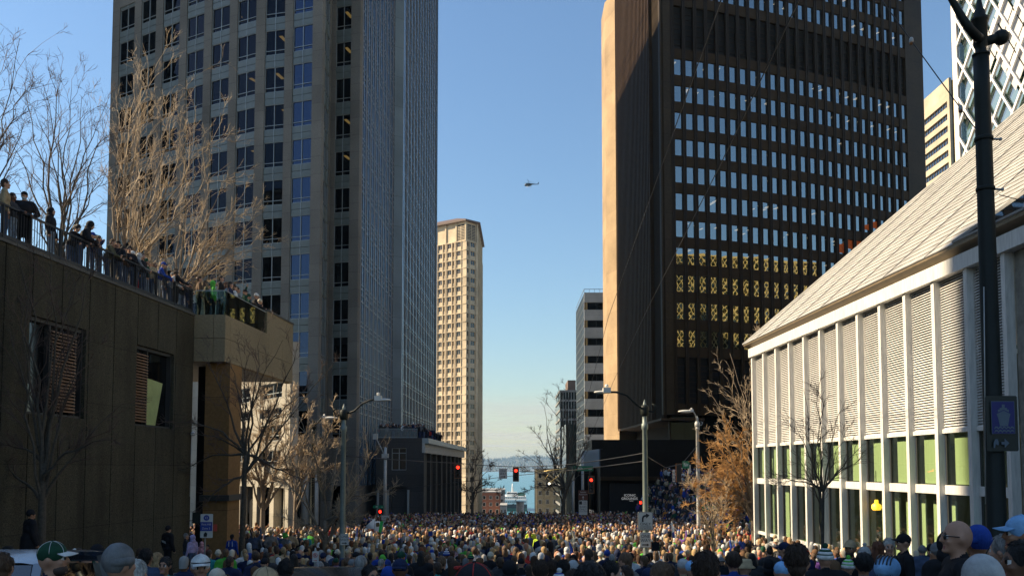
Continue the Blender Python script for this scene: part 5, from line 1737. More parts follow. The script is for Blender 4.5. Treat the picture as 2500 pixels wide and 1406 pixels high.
# overhead wires
wire = mat('wire', (.012, .012, .013), .6, 0)
def cable(label, pts, r=.012, name='cable', m=wire, sag=0.0):
    q = [P(x, y, D) for x, y, D in pts]
    if pts[0][1] < 0 and pts[0][0] < 2000:                              # runs on overhead past the camera
        d_ = q[0] - q[1]; d_.z *= .25; q = [q[0] + d_.normalized() * 26] + q
    full = []
    for a, b in zip(q, q[1:]):
        for i in range(6):
            t = i / 6; full.append(a.lerp(b, t) - Vector((0, 0, sag * 4 * t * (1 - t))))
    full.append(q[-1])
    o = MB().tube(full, r, 4, m).build(name)
    return tag(o, label, 'cable', 'overhead wires')
cable('overhead wire crossing the left side of the dark tower down to the crest', [(1775, -40, 13), (1640, 335, 20), (1485, 775, 42), (1425, 1010, 72), (1385, 1140, 100)], .011)
cable('second overhead wire crossing the dark tower windows further right', [(1975, -50, 12), (1760, 400, 19), (1590, 735, 34), (1500, 925, 52), (1425, 1105, 96)], .011)
cable('guy wire with insulators running down to the near black post', [(2130, -30, 14), (2225, 100, 13.4), (2345, 265, 12.6), (2398, 337, 12.05)], .009)
cable('short wire from the near black post to the right edge', [(2440, 476, 12), (2520, 496, 12.4)], .008)
cable('span wire carrying the traffic lights across the street', [(838, 1112, 30), (1118, 1130, 50), (1260, 1139, 51), (1390, 1133, 42), (1575, 1105, 28.3)], .018, sag=.03)
cable('lower feeder wire across the street below the signals', [(941, 1196, 78), (1160, 1172, 62), (1260, 1160, 55), (1420, 1145, 42), (1575, 1125, 28.2)], .02)
cable('span wire from the grey green post to the short armed lamp post', [(1578, 1113, 28), (1625, 1141, 50), (1665, 1132, 56), (1704, 1085, 60)], .02)
ins = MB()
for x, y, D in ((2225, 100, 13.4), (2345, 265, 12.6)):
    q = P(x, y, D); ins.ball(q, (.035, .035, .06), poll, 8, 6); ins.lathe(q - Vector((0, 0, .07)), [(0, .012), (.02, .03), (.05, .03), (.07, .012)], 8, sigo)
tag(ins.build('insulator'), 'pale insulators strung on the guy wire of the near post', 'insulator')
# trolley bracket over the crest
m = MB()
gold = mat('brass bracket', (.5, .38, .16), .4, .1, 6, metal=.5)
m.tube([P(1328, 1150, 60), P(1355, 1146, 60), P(1383, 1143, 60)], .03, 6, gold); m.tube([P(1345, 1148, 60), P(1330, 1170, 60)], .02, 6, gold); m.tube([P(1372, 1147, 60), P(1362, 1162, 60), P(1342, 1178, 60)], .03, 6, gold)
m.ball(P(1341, 1180, 60), .08, mat('bright lamp', (.9, .85, .7), .4, 0, emit=(1, .9, .7), emit_s=1.5))
tag(m.build('wire_bracket'), 'brass coloured wire bracket with a bright lamp in front of the tan building', 'bracket')

# helicopter
hc = P(1292, 451, 620)
he = thing('helicopter', 'small dark helicopter flying in the open sky between the towers', 'helicopter', hc)
hd_, hp = mat('helicopter dark', (.012, .025, .035), .3, .1, 1), mat('helicopter pale', (.5, .45, .42), .5, .05, 1)
m = MB(); m.ball(hc + Vector((-.6, 0, 0)), (2.7, 1.1, 1.15), hd_, 16, 10); m.ball(hc + Vector((-2.3, 0, -.55)), (1.3, .8, .65), hd_, 12, 8); m.tube([hc + Vector((1, 0, .4)), hc + Vector((4, 0, .25)), hc + Vector((6.6, 0, .25))], [.6, .32, .2], 8, hd_)
m.add([hc + Vector(v) for v in ((5.9, -.06, .2), (6.8, -.06, .2), (7.2, -.06, 1.8), (6.8, -.06, 1.8), (5.9, .06, .2), (6.8, .06, .2), (7.2, .06, 1.8), (6.8, .06, 1.8))], [(0, 1, 2, 3), (7, 6, 5, 4), (0, 3, 7, 4), (1, 5, 6, 2), (3, 2, 6, 7), (0, 4, 5, 1)], hd_); m.build('fuselage', he)
m = MB(); m.tube([hc + Vector((-.2, 0, 1)), hc + Vector((-.2, 0, 1.9))], .12, 6, hd_)
for a in (0.3, 2.4, 4.5):
    d = Vector((math.cos(a), math.sin(a), .04)); m.bar(hc + Vector((-.2, 0, 1.85)), hc + Vector((-.2, 0, 1.85)) + d * 5.2, .3, .05, hd_)
m.build('rotor', he)
m = MB()
for s in (-1, 1):
    m.tube([hc + Vector((-2.2, s, -1.6)), hc + Vector((1.6, s, -1.7))], .07, 6, hp)
    for x in (-1.4, .8): m.tube([hc + Vector((x, s * .6, -.9)), hc + Vector((x, s, -1.65))], .06, 6, hp)
m.build('skid', he)

# crowd barriers
def barrier(label, X, Y, rot=0):
    z = gnd(X, Y) + .02; o = thing('barrier', label, 'crowd barrier', (X, Y, z), 'steel crowd barriers')
    m = MB(); c, s = math.cos(rot), math.sin(rot)
    def q(t, h): return Vector((X + t * c, Y + t * s, z + h))
    m.tube([q(-1.1, .15), q(-1.1, 1.1), q(1.1, 1.1), q(1.1, .15), q(-1.1, .15)], .02, 6, poll)
    for i in range(1, 16): m.tube([q(-1.1 + i * .1375, .15), q(-1.1 + i * .1375, 1.1)], .008, 4, poll)
    for t in (-.8, .8): m.tube([q(t, 0) + Vector((-s * .3, c * .3, 0)), q(t, .15), q(t, 0) - Vector((-s * .3, c * .3, 0))], .015, 5, poll)
    m.build('rails', o)
for i in range(12):
    barrier('steel crowd barrier holding back the far crowd, ' + ['beside the stone block', 'left of the flags', 'under the flags', 'right of the flags', 'left of the low dark building', 'before the low dark building', 'below the ferry', 'under the hanging traffic light', 'before the big bare tree', 'left of the turn sign', 'right of the turn sign', 'nearest the copper tree'][i], -13 + i * 2.3, 51.5 + .05 * i)
# ================================================================== people
def cloth(name, col, shine=.85):
    return mat('cloth ' + name, col, shine, .22, 9, bump=.35, spec=.25)
CL = {n: cloth(n, c) for n, c in {
    'black': (.012, .012, .014), 'charcoal': (.04, .04, .042), 'navy': (.012, .02, .055), 'royal blue': (.015, .05, .26), 'grey': (.16, .16, .16),
    'pale grey': (.38, .38, .37), 'white': (.62, .61, .58), 'bright green': (.09, .40, .05), 'dark green': (.012, .055, .03), 'khaki': (.30, .23, .13),
    'brown': (.10, .06, .035), 'tan': (.42, .31, .18), 'red': (.35, .03, .025), 'olive': (.085, .08, .045), 'teal': (.03, .25, .25), 'pink': (.55, .28, .30),
    'lavender': (.38, .32, .50), 'yellow green': (.42, .58, .04), 'denim': (.05, .075, .13), 'pale denim': (.20, .26, .33), 'purple': (.14, .06, .25),
    'orange': (.50, .20, .04), 'sky blue': (.22, .42, .66), 'cream': (.55, .48, .36)}.items()}
SK = [mat('skin ' + n, c, .55, .08, 20, spec=.35) for n, c in (('pale', (.50, .28, .19)), ('fair', (.44, .235, .15)), ('tan', (.33, .165, .095)), ('brown', (.16, .075, .042)), ('dark', (.075, .036, .022)))]
HR_ = {n: mat('hair ' + n, c, .55, .35, 40, bump=.8, stretch=(1, 1, .25), spec=.4) for n, c in {
    'black': (.012, .010, .009), 'dark brown': (.050, .028, .016), 'brown': (.12, .065, .032), 'auburn': (.15, .055, .025), 'blond': (.38, .25, .12), 'grey': (.28, .27, .25), 'white': (.55, .53, .48)}.items()}
shoem = mat('shoe', (.03, .03, .03), .6, .2, 8)
eyew, eyed, lipm = mat('eye white', (.6, .58, .54), .3, 0), mat('eye dark', (.02, .015, .012), .2, 0), mat('lip', (.30, .10, .08), .5, 0)
browm = mat('brow', (.04, .025, .018), .7, 0)
blackpl = mat('black plastic', (.012, .012, .013), .25, 0)

def rot_z(p, a, c=(0, 0)):
    x, y = p[0] - c[0], p[1] - c[1]
    return (c[0] + x * math.cos(a) - y * math.sin(a), c[1] + x * math.sin(a) + y * math.cos(a), p[2])

SKT, TOP, BOT, SHO, EYW, EYD, LIP, BRW = range(8)

def hand(pr, wrist, d, side, palm_n, curl=.5, ph=True):
    """palm, four fingers and a thumb; d = pointing direction, palm_n = direction the palm faces"""
    w, d, n = Vector(wrist), Vector(d).normalized(), Vector(palm_n).normalized()
    n = (n - d * n.dot(d)).normalized(); s = d.cross(n) * side
    c = w + d * .045
    for k in (-.025, 0, .025):
        pr.append(('c', w + d * .01 + s * k * .7, w + d * .085 + s * k, .016, .014, SKT))
    for k, L in ((-.033, .060), (-.011, .072), (.011, .076), (.033, .068)):
        b = w + d * .09 + s * k
        m1 = b + (d * math.cos(curl * .8) + n * math.sin(curl * .8)) * L * .5
        e = m1 + (d * math.cos(curl * 1.9) + n * math.sin(curl * 1.9)) * L * .5
        pr.append(('c', b, m1, .0095, .0088, SKT)); pr.append(('c', m1, e, .0088, .0075, SKT))
    t0 = w + d * .03 + s * .032
    t1 = t0 + (d * .55 + s * .75 + n * .25).normalized() * .04
    pr.append(('c', t0, t1, .012, .0105, SKT)); pr.append(('c', t1, t1 + (d * .85 + s * .25 + n * .35).normalized() * .035, .0105, .009, SKT))

ARMS = {'down': ((.245, -.02, 1.13), (.25, .07, .89)), 'pocket': ((.30, -.07, 1.15), (.17, .13, .99)), 'phone': ((.25, .13, 1.17), (.13, .33, 1.45)),
        'up': ((.30, .05, 1.62), (.24, .12, 1.90)), 'rail': ((.25, .17, 1.19), (.18, .44, 1.13)), 'chest': ((.26, .07, 1.16), (.05, .24, 1.24)), 'point': ((.26, .2, 1.45), (.22, .45, 1.55)),
        'clap': ((.25, .16, 1.16), (.06, .36, 1.33))}

def prims(pose='down', pose_r=None, wide=1.0, lean=0.0, head_yaw=0.0, nod=0.0, face=False, stride=.0, fingers=False, bulk=0.0, long=False):
    pr = []
    w = wide
    b = bulk
    pr += [('e', (0, 0, .95), (.165 * w + b, .115 + b, .14), BOT), ('e', (0, .005, 1.07), (.165 * w + b, .115 + b, .16), TOP),
           ('e', (0, .0, 1.27), (.185 * w + b, .122 + b, .20), TOP), ('c', (-.155 * w, -.01, 1.42), (.155 * w, -.01, 1.42), .068 + b * .7, .068 + b * .7, TOP),
           ('c', (0, -.02, 1.42), (0, -.012, 1.50), .072, .058, TOP), ('c', (0, -.01, 1.46), (0, .008, 1.56), .054, .052, SKT)]
    if long:
        pr.append(('c', (0, 0, 1.05), (0, 0, .68), .17 + b, .19 + b, TOP))
    for s in (-1, 1):
        f = stride * s
        pr += [('c', (s * .088, 0, .92), (s * .098, .02 + f * .5, .50), .088, .064, BOT), ('c', (s * .098, .02 + f * .5, .50), (s * .10, -.015 + f, .09), .060, .045, BOT),
               ('c', (s * .10, -.03 + f, .05), (s * .115, .13 + f, .038), .044, .036, SHO)]
        el, wr = ARMS[pose if s > 0 else (pose_r or pose)]
        sh = Vector((s * .195 * w, -.01, 1.40)); el = Vector((s * el[0] * (w if el[0] > .2 else 1), el[1], el[2])); wr = Vector((s * wr[0], wr[1], wr[2]))
        pr += [('c', sh, el, .062 + b * .6, .052 + b * .5, TOP), ('c', el, wr, .050 + b * .5, .040 + b * .3, TOP)]
        d = (wr - el).normalized()
        po = pose if s > 0 else (pose_r or pose)
        if fingers and po != 'pocket':
            pn = Vector((-s, 0, 0)) if po in ('down', 'clap', 'up') else Vector((0, 0, -1))
            hand(pr, wr + d * .01, d, s if po != 'up' else -s, pn, .25 if po in ('clap', 'up') else .6)
        elif po != 'pocket':
            pr.append(('e', wr + d * .055, (.036, .04, .05), SKT))
    hd = [('e', (0, .0, 1.648), (.074, .094, .108), SKT), ('e', (0, .035, 1.585), (.056, .062, .066), SKT), ('c', (0, .088, 1.655), (0, .112, 1.618), .010, .015, SKT),
          ('e', (.076, -.008, 1.63), (.014, .022, .034), SKT), ('e', (-.076, -.008, 1.63), (.014, .022, .034), SKT), ('c', (-.02, .088, 1.545), (.02, .088, 1.545), .018, .018, SKT)]
    if face:
        for s in (-1, 1):
            hd += [('e', (s * .032, .081, 1.645), (.015, .012, .010), EYW), ('e', (s * .032, .0905, 1.645), (.0075, .006, .0075), EYD), ('c', (s * .016, .091, 1.668), (s * .05, .084, 1.668), .0055, .005, BRW),
                   ('e', (s * .042, .07, 1.61), (.024, .022, .02), SKT), ('e', (s * .011, .105, 1.615), (.010, .010, .008), SKT)]
        hd += [('c', (-.021, .091, 1.578), (.021, .091, 1.578), .0065, .0065, LIP), ('c', (-.018, .092, 1.568), (.018, .092, 1.568), .007, .007, LIP)]
    out = []
    def turn(p):
        p = rot_z(p, head_yaw)
        if nod:
            y, z = p[1], p[2] - 1.52
            p = (p[0], y * math.cos(nod) + z * math.sin(nod), 1.52 - y * math.sin(nod) + z * math.cos(nod))
        return p
    for q in hd:
        if q[0] == 'e':
            out.append(('e', turn(q[1]), q[2], q[3], head_yaw))
        else:
            out.append(('c', turn(q[1]), turn(q[2]), q[3], q[4], q[5]))
    pr = [q if q[0] == 'c' else (*q, 0.0) if len(q) == 4 else q for q in pr] + out
    if lean:
        def ln(p):
            p = Vector(p)
            if p.z > .9:
                a = lean * min(1, (p.z - .9) / .35); y, z = p.y, p.z - .9
                return Vector((p.x, y * math.cos(a) + z * math.sin(a), .9 - y * math.sin(a) + z * math.cos(a)))
            return p
        pr = [('e', ln(q[1]), q[2], q[3], q[4]) if q[0] == 'e' else ('c', ln(q[1]), ln(q[2]), q[3], q[4], q[5]) for q in pr]
    return pr

def body_mesh(name, pr, voxel, smooth=2):
    """one continuous skin over all the limbs; every face takes the tag of the nearest limb"""
    mb = MB()
    m0 = shoem
    for q in pr:
        if q[0] == 'e':
            v0 = len(mb.v)
            mb.ball((0, 0, 0), q[2], m0, 14, 10)
            for i in range(v0, len(mb.v)):
                x, y, z = rot_z(mb.v[i], q[4]); mb.v[i] = (x + q[1][0], y + q[1][1], z + q[1][2])
        else:
            a, b2 = Vector(q[1]), Vector(q[2]); d = (b2 - a).normalized(); r0, r1 = q[3], q[4]
            pts = [a - d * r0 * .98, a - d * r0 * .7, a, b2, b2 + d * r1 * .7, b2 + d * r1 * .98]
            mb.tube(pts, [r0 * .2, r0 * .71, r0, r1, r1 * .71, r1 * .2], 12, m0)
    me = mb.mesh(name + '_raw')
    ob = bpy.data.objects.new('raw', me); C.objects.link(ob)
    md = ob.modifiers.new('r', 'REMESH'); md.mode = 'VOXEL'; md.voxel_size = voxel; md.use_smooth_shade = True
    if smooth:
        ms = ob.modifiers.new('s', 'SMOOTH'); ms.factor = .5; ms.iterations = smooth
    dg = bpy.context.evaluated_depsgraph_get()
    out = bpy.data.meshes.new_from_object(ob.evaluated_get(dg))
    bpy.data.objects.remove(ob); bpy.data.meshes.remove(me)
    out.name = name
    n = len(out.polygons)
    cc = np.empty(n * 3); out.polygons.foreach_get('center', cc); cc = cc.reshape(-1, 3)
    best, tagv = np.full(n, 9.0), np.zeros(n, dtype=np.int32)
    for q in pr:
        if q[0] == 'e':
            p = cc - np.array(q[1]); c_, s_ = math.cos(-q[4]), math.sin(-q[4])
            p = np.stack([p[:, 0] * c_ - p[:, 1] * s_, p[:, 0] * s_ + p[:, 1] * c_, p[:, 2]], 1)
            r = np.array(q[2]); k = np.linalg.norm(p / r, axis=1); d = (k - 1) * np.linalg.norm(p, axis=1) / np.maximum(k, 1e-6); t = q[3]
        else:
            a, b2 = np.array(q[1]), np.array(q[2]); ab = b2 - a
            h = np.clip(((cc - a) @ ab) / (ab @ ab), 0, 1); d = np.linalg.norm(cc - a - h[:, None] * ab, axis=1) - (q[3] + (q[4] - q[3]) * h); t = q[5]
        k = d < best
        best[k] = d[k]; tagv[k] = t
    out.materials.clear()
    for m in (SK[1], CL['black'], CL['denim'], shoem, eyew, eyed, lipm, browm):
        out.materials.append(m)
    out.polygons.foreach_set('material_index', tagv)
    out.polygons.foreach_set('use_smooth', [True] * n)
    return out

def lumpy(mb, c, r, m, amp, fr, n=28, k=20, cut=None, phase=0.0):
    v0 = len(mb.v)
    mb.ball(c, r, m, n, k)
    for i in range(v0, len(mb.v)):
        p = Vector(mb.v[i]); d = (p - Vector(c))
        f = math.sin(d.x * fr + phase) * math.sin(d.y * fr * 1.3 + 1) * .6 + math.sin(d.z * fr * .6 + d.x * fr * 1.7 + phase) * .5
        p = Vector(c) + d * (1 + amp * f)
        mb.v[i] = tuple(p)

def gear(kind, m, m2=None, hi=False):
    """headgear or hair round the head (person faces +Y, base at the feet)"""
    mb = MB()
    n, k = (28, 18) if hi else (10, 7)
    a = .02 if hi else 0
    if kind in ('beanie', 'pom'):
        if m2 and kind == 'pom':
            for i in range(5):
                t0, t1 = i / 5, (i + 1) / 5
                z0, z1 = 1.665 + .115 * math.sin(t0 * 1.57), 1.665 + .115 * math.sin(t1 * 1.57)
                mb.tube([(0, -.004, z0), (0, -.004, (z0 + z1) / 2), (0, -.004, z1)], [.098 * math.cos(t0 * 1.5), .098 * math.cos((t0 + t1) / 2 * 1.5), max(.01, .098 * math.cos(t1 * 1.5))], n, m if i % 2 else m2)
        else:
            v0 = len(mb.v)
            lumpy(mb, (0, -.008, 1.672), (.092, .107, .112), m, a * .6, 60, n * 3 if hi else n, k)
            if hi:                                   # knitted ribs
                for i in range(v0, len(mb.v)):
                    x, y, z = mb.v[i]; f = 1 + .013 * math.cos(math.atan2(y + .008, x) * 28); mb.v[i] = (x * f, (y + .008) * f - .008, z)
        mb.lathe((0, -.006, 1.632), [(0, .088), (.005, .101), (.03, .105), (.052, .101), (.058, .09)], n, m)
        if kind == 'pom': lumpy(mb, (0, -.01, 1.805), (.035, .035, .035), m2 or m, .12, 120, max(10, n // 2), 8)
    elif kind in ('cap', 'capback'):
        s = 1 if kind == 'cap' else -1
        lumpy(mb, (0, 0, 1.678), (.090, .104, .092), m, 0, 50, n, k)
        mb.tube([(0, s * .07, 1.682), (0, s * .12, 1.684), (0, s * .165, 1.676), (0, s * .178, 1.672)], [.004] * 4, 3, m2 or m)
        v = []
        nn = 10
        for j in range(nn + 1):
            x = -.078 + .156 * j / nn; q = 1 - (x / .08) ** 2
            v += [(x, s * (.05 + .035 * q), 1.684 + .010 * q), (x, s * (.085 + .095 * max(q, 0) ** .5), 1.662 + .016 * q)]
        v += [(p[0], p[1], p[2] - .006) for p in v]
        o = 2 * (nn + 1)
        fs = [(2 * j, 2 * j + 1, 2 * j + 3, 2 * j + 2) for j in range(nn)] + [(o + 2 * j + 2, o + 2 * j + 3, o + 2 * j + 1, o + 2 * j) for j in range(nn)] + [(2 * j + 1, o + 2 * j + 1, o + 2 * j + 3, 2 * j + 3) for j in range(nn)]
        mb.add(v, fs, m2 or m, True)
        mb.ball((0, 0, 1.772), (.01, .01, .006), m, 6, 4)
    elif kind == 'short':
        lumpy(mb, (0, -.014, 1.668), (.084, .100, .108), m, a, 70, n, k); lumpy(mb, (0, -.040, 1.60), (.066, .062, .07), m, a, 70, n, k)
    elif kind == 'curly':
        lumpy(mb, (0, -.012, 1.680), (.100, .112, .118), m, .05 if hi else .04, 80, n, k)
    elif kind in ('long', 'tail', 'bun'):
        lumpy(mb, (0, -.014, 1.668), (.088, .102, .112), m, a, 70, n, k)
        if kind == 'long': lumpy(mb, (0, -.055, 1.53), (.098, .062, .20), m, a * 2, 60, n, k)
        if kind == 'tail': lumpy(mb, (0, -.13, 1.58), (.032, .04, .13), m, a * 2, 60, n, k); mb.ball((0, -.115, 1.68), (.03, .03, .03), m, 8, 6)
        if kind == 'bun': lumpy(mb, (0, -.09, 1.765), (.045, .045, .042), m, a * 2, 80, n, k)
    elif kind == 'hood':
        lumpy(mb, (0, -.028, 1.652), (.112, .122, .142), m, a, 40, n, k); lumpy(mb, (0, -.035, 1.52), (.125, .11, .11), m, a, 40, n, k)
    elif kind == 'bucket':
        mb.lathe((0, 0, 1.65), [(0, .150), (.004, .152), (.04, .108), (.10, .100), (.125, .085), (.13, .02)], max(n, 14), m)
    elif kind == 'bald':
        return None
    if hi and kind in ('short', 'curly', 'long', 'tail', 'bun'):     # loose strands over the hair
        rs = random.Random(len(mb.v) + ord(m.name[5]))
        for _ in range(420 if kind == 'long' else 300):
            t, w = rs.uniform(-.25, 1.0), rs.uniform(0, 2 * math.pi)
            q = math.sqrt(max(0, 1 - t * t))
            d = Vector((q * math.cos(w), q * math.sin(w), t))
            if d.y > .55 and d.z < .75: continue
            r_ = Vector((.084, .100, .108)) if kind != 'curly' else Vector((.100, .112, .118))
            p = Vector((d.x * r_.x, d.y * r_.y - .014, 1.668 + d.z * r_.z))
            if kind == 'long' and rs.random() < .5:
                p = Vector((rs.uniform(-.095, .095), -.09 + rs.uniform(-.03, .02), rs.uniform(1.38, 1.62))); d = Vector((0, -1, 0))
            fl = Vector((d.x * .25 + rs.gauss(0, .35), d.y * .25 - .25 + rs.gauss(0, .35), -.9 if kind != 'curly' else rs.gauss(0, .8)))
            fl = (fl - d * fl.dot(d)).normalized()
            L = rs.uniform(.02, .05)
            mb.tube([p - d * .004, p + fl * L * .5 + d * rs.uniform(.003, .008), p + fl * L + d * rs.uniform(-.002, .007)], [.0045, .0035, .0008], 3, m, cap=False)
    if hi and kind in ('cap', 'capback'):
        for a_ in (0, 1.047, 2.094):
            mb.tube([(.0905 * math.cos(a_) * math.cos(b_), .1045 * math.sin(a_) * math.cos(b_), 1.678 + .0925 * math.sin(b_)) for b_ in np.linspace(.05, 3.09, 15)], .0022, 4, m2 or m)
    for i, (x, y, z) in enumerate(mb.v):
        mb.v[i] = (x * .955, y * .96, 1.63 + (z - 1.63) * .95)
    return mb.mesh(kind)

def person(label, X, Y, z, scale, rot, me, top, bot, skin, hk=None, hm=None, hm2=None, group=None, hi=False, gcache={}, yaw=0.0, nod=0.0, lean=0.0, tilt=0.0):
    o = bpy.data.objects.new('person', me)
    C.objects.link(o)
    o.location = (X, Y, z); o.rotation_euler = (0, 0, rot); o.scale = (scale,) * 3
    tag(o, label, 'person', group)
    for i, m in ((SKT, skin), (TOP, top), (BOT, bot)):
        o.material_slots[i].link = 'OBJECT'; o.material_slots[i].material = m
    if hk and hk != 'bald':
        key = (hk, hm.name, hm2.name if hm2 else '', hi)
        if key not in gcache:
            gcache[key] = gear(hk, hm, hm2, hi)
        nm = {'beanie': 'beanie', 'pom': 'beanie', 'cap': 'cap', 'capback': 'cap', 'hood': 'hood', 'bucket': 'hat'}.get(hk, 'hair')
        g = bpy.data.objects.new(nm, gcache[key]); C.objects.link(g); g.parent = o
        M = Matrix.Translation((0, 0, 1.52)) @ Matrix.Rotation(-nod, 4, 'X') @ Matrix.Translation((0, 0, -1.52)) @ Matrix.Rotation(yaw, 4, 'Z')
        if lean:
            M = Matrix.Translation((0, 0, .9)) @ Matrix.Rotation(-lean, 4, 'X') @ Matrix.Translation((0, 0, -.9)) @ M
        g.matrix_local = M
    return o
# ------------------------------------------------------------------ who stands where
OCC = np.zeros((703, 1250), dtype=bool)          # half size picture, what nearer people already cover
def cover(x, y, w, h, ell=True, mark=True):
    """count (and mark) free pixels of a head / shoulder patch; x, y, w, h in photo pixels"""
    x0, x1, y0, y1 = [int(round(v / 2)) for v in (x - w / 2, x + w / 2, y, y + h)]
    x0, x1, y0, y1 = max(x0, 0), min(max(x1, x0 + 1), 1250), max(y0, 0), min(max(y1, y0 + 1), 703)
    if x0 >= x1 or y0 >= y1: return 0
    s = OCC[y0:y1, x0:x1]; n = int((~s).sum())
    if mark: s[:] = True
    return n
def silhouette(X, Y, z, h, mark=True):
    s = FPX / Y
    x, yt = proj((X, Y, z + h))
    n = cover(x, yt, .19 * s, .25 * s, mark=mark)
    return n + cover(x, yt + .25 * s, .46 * s, (h - .25) * s, mark=mark)

HI = .0125
NAMES = set()
def uniq(l):
    assert l not in NAMES, l
    NAMES.add(l); return l
NEAR = 'people in the near crowd'
hero_n = [0]
def hero(label, x, yt, D, rot, top, hk, hcol, hcol2=None, skin=1, pose='down', pose_r=None, yaw=0, nod=0, face=True, bot='denim', z=None, wide=1.0, bulk=.012, lean=0, long=False, voxel=HI, group=NEAR, fingers=False, extra=None, hat_h=None):
    """place a person so that the top of the head is at photo pixel (x, yt), D metres away"""
    t = P(x, yt, D)
    base = gnd(t.x, D) + .01 if z is None else z
    hh = hat_h or {'bald': 1.755, 'short': 1.776, 'curly': 1.80, 'beanie': 1.785, 'pom': 1.84, 'cap': 1.77, 'capback': 1.77, 'hood': 1.795, 'bucket': 1.78, 'bun': 1.81, 'long': 1.78, 'tail': 1.78}[hk]
    sc = (t.z - base) / hh
    r = R(rot)
    pr = prims(pose, pose_r, wide, R(lean), R(yaw), R(nod), face, fingers=fingers, bulk=bulk, long=long)
    me = body_mesh('person', pr, voxel)
    hm = (HR_ if hk in ('short', 'curly', 'long', 'tail', 'bun') else CL).get(hcol) if hcol else None
    o = person(uniq(label), t.x, D, base, sc, r, me, CL[top], CL[bot], SK[skin], hk, hm, CL[hcol2] if hcol2 else None, group, True, yaw=R(yaw), nod=R(nod), lean=R(lean))
    silhouette(t.x, D, base, hh * sc)
    hero_n[0] += 1
    if not .8 < sc < 1.2: print('SCALE', label, round(sc, 2))
    return o

def kid(o, name, mb, yaw=0.0, nod=0.0):
    me = mb.mesh(name)
    g = bpy.data.objects.new(name, me); C.objects.link(g); g.parent = o
    g.matrix_local = Matrix.Translation((0, 0, 1.52)) @ Matrix.Rotation(-R(nod), 4, 'X') @ Matrix.Translation((0, 0, -1.52)) @ Matrix.Rotation(R(yaw), 4, 'Z')
    return g
def sunglasses(o, yaw=0, nod=0, m=None, clear=False):
    mb = MB()
    m = m or blackpl
    for s in (-1, 1):
        if clear:
            mb.tube([(s * .034 + .022 * math.cos(a), .098, 1.645 + .017 * math.sin(a)) for a in np.linspace(0, 2 * math.pi, 13)], .0025, 5, m)
        else:
            mb.ball((s * .034, .092, 1.643), (.025, .010, .019), m, 12, 8)
        mb.tube([(s * .056, .09, 1.65), (s * .078, .05, 1.65), (s * .078, -.01, 1.645)], .004, 6, m)
    mb.tube([(-.012, .1, 1.65), (.012, .1, 1.65)], .004, 6, m)
    kid(o, 'glasses', mb, yaw, nod)
def beard(o, m, yaw=0, nod=0):
    mb = MB(); lumpy(mb, (0, .05, 1.558), (.058, .058, .05), m, .03, 90, 18, 12); kid(o, 'beard', mb, yaw, nod)

# the nearest people along the bottom edge, left to right
hero('brown haired person cut by the left edge in a dark coat beside the silver car', 6, 1345, 7.0, 10, 'black', 'short', 'brown', skin=1)
h = hero('man in profile, dark green cap with white front panel, beside the silver car', 128, 1318, 6.5, -75, 'navy', 'cap', 'dark green', 'white', skin=1, wide=1.1)
beard(h, browm)
hero('man in a ribbed grey beanie and dark green hooded jacket, biggest head at bottom left', 292, 1320, 5.6, -28, 'dark green', 'beanie', 'grey', skin=1, wide=1.15, bulk=.03)
hero('woman with loose white hair right of the ribbed grey beanie', 335, 1361, 7.6, -5, 'black', 'long', 'white', skin=0)
h = hero('dark haired person in a blue padded jacket with a pale bag strap', 357, 1336, 12.5, 0, 'denim', 'short', 'black', skin=2, bulk=.04)
m_ = MB(); m_.tube([(-.19, -.02, 1.44), (-.05, -.165, 1.3), (.15, -.16, 1.08)], .025, 6, CL['tan']); kid(h, 'bag_strap', m_)
hero('blond woman beside the pale bag strap', 385, 1346, 13.5, -20, 'black', 'long', 'blond', skin=0)
hero('smiling dark haired woman in teal facing the camera at bottom left', 404, 1356, 12.5, 175, 'teal', 'long', 'black', skin=2)
h = hero('man in a white flat brimmed cap and royal blue jersey facing the camera', 490, 1350, 8.2, -160, 'royal blue', 'cap', 'white', 'white', skin=2, wide=1.1, yaw=5)
m_ = MB(); m_.tube([(.088 * math.cos(a), .1 * math.sin(a), 1.69) for a in np.linspace(.3, 2.84, 14)], .005, 5, CL['black']); kid(h, 'cap_cord', m_, 5)
m_ = MB(); text_mesh(m_, '12', (.0, .147, 1.30), (-1, 0, 0), (0, 0, 1), .16, CL['white']); kid(h, 'number', m_)
hero('person in a cream cap right of the royal blue jersey', 530, 1384, 8.8, 0, 'brown', 'cap', 'cream', skin=1)
hero('person in a big tan cap with an olive brim at the bottom left of centre', 648, 1380, 6.2, -60, 'black', 'cap', 'tan', 'olive', skin=1)
hero('black haired person between the tan cap and the dark car', 698, 1363, 9.5, 0, 'navy', 'short', 'black', skin=3)
h = hero('man in dark sunglasses turned to the right below the low dark building', 905, 1376, 9.0, -140, 'charcoal', 'short', 'black', skin=2); sunglasses(h)
hero('royal blue beanie at the bottom left of the navy cap', 948, 1378, 10.5, 0, 'black', 'beanie', 'royal blue', skin=1)
h = hero('man seen from behind in a backward navy cap with a yellow tab', 977, 1361, 9.5, 0, 'black', 'capback', 'navy', skin=3, wide=1.1)
m_ = MB(); m_.box(-.035, .035, -.112, -.100, 1.655, 1.672, CL['tan']); kid(h, 'cap_tab', m_)
h = hero('very large dark cap with red trim at the bottom centre', 1158, 1368, 3.3, 25, 'black', 'cap', 'black', 'red', skin=2, wide=1.1)
m_ = MB(); m_.tube([(.05 * math.cos(a) - .02, .09 * math.sin(a) + .0, 1.745 - .01 * math.sin(a)) for a in np.linspace(0, 3.1, 12)], .008, 6, CL['red']); kid(h, 'cap_trim', m_)
hero('black hooded head right of the very large dark cap', 1244, 1363, 12.0, 5, 'black', 'hood', 'black', skin=2)
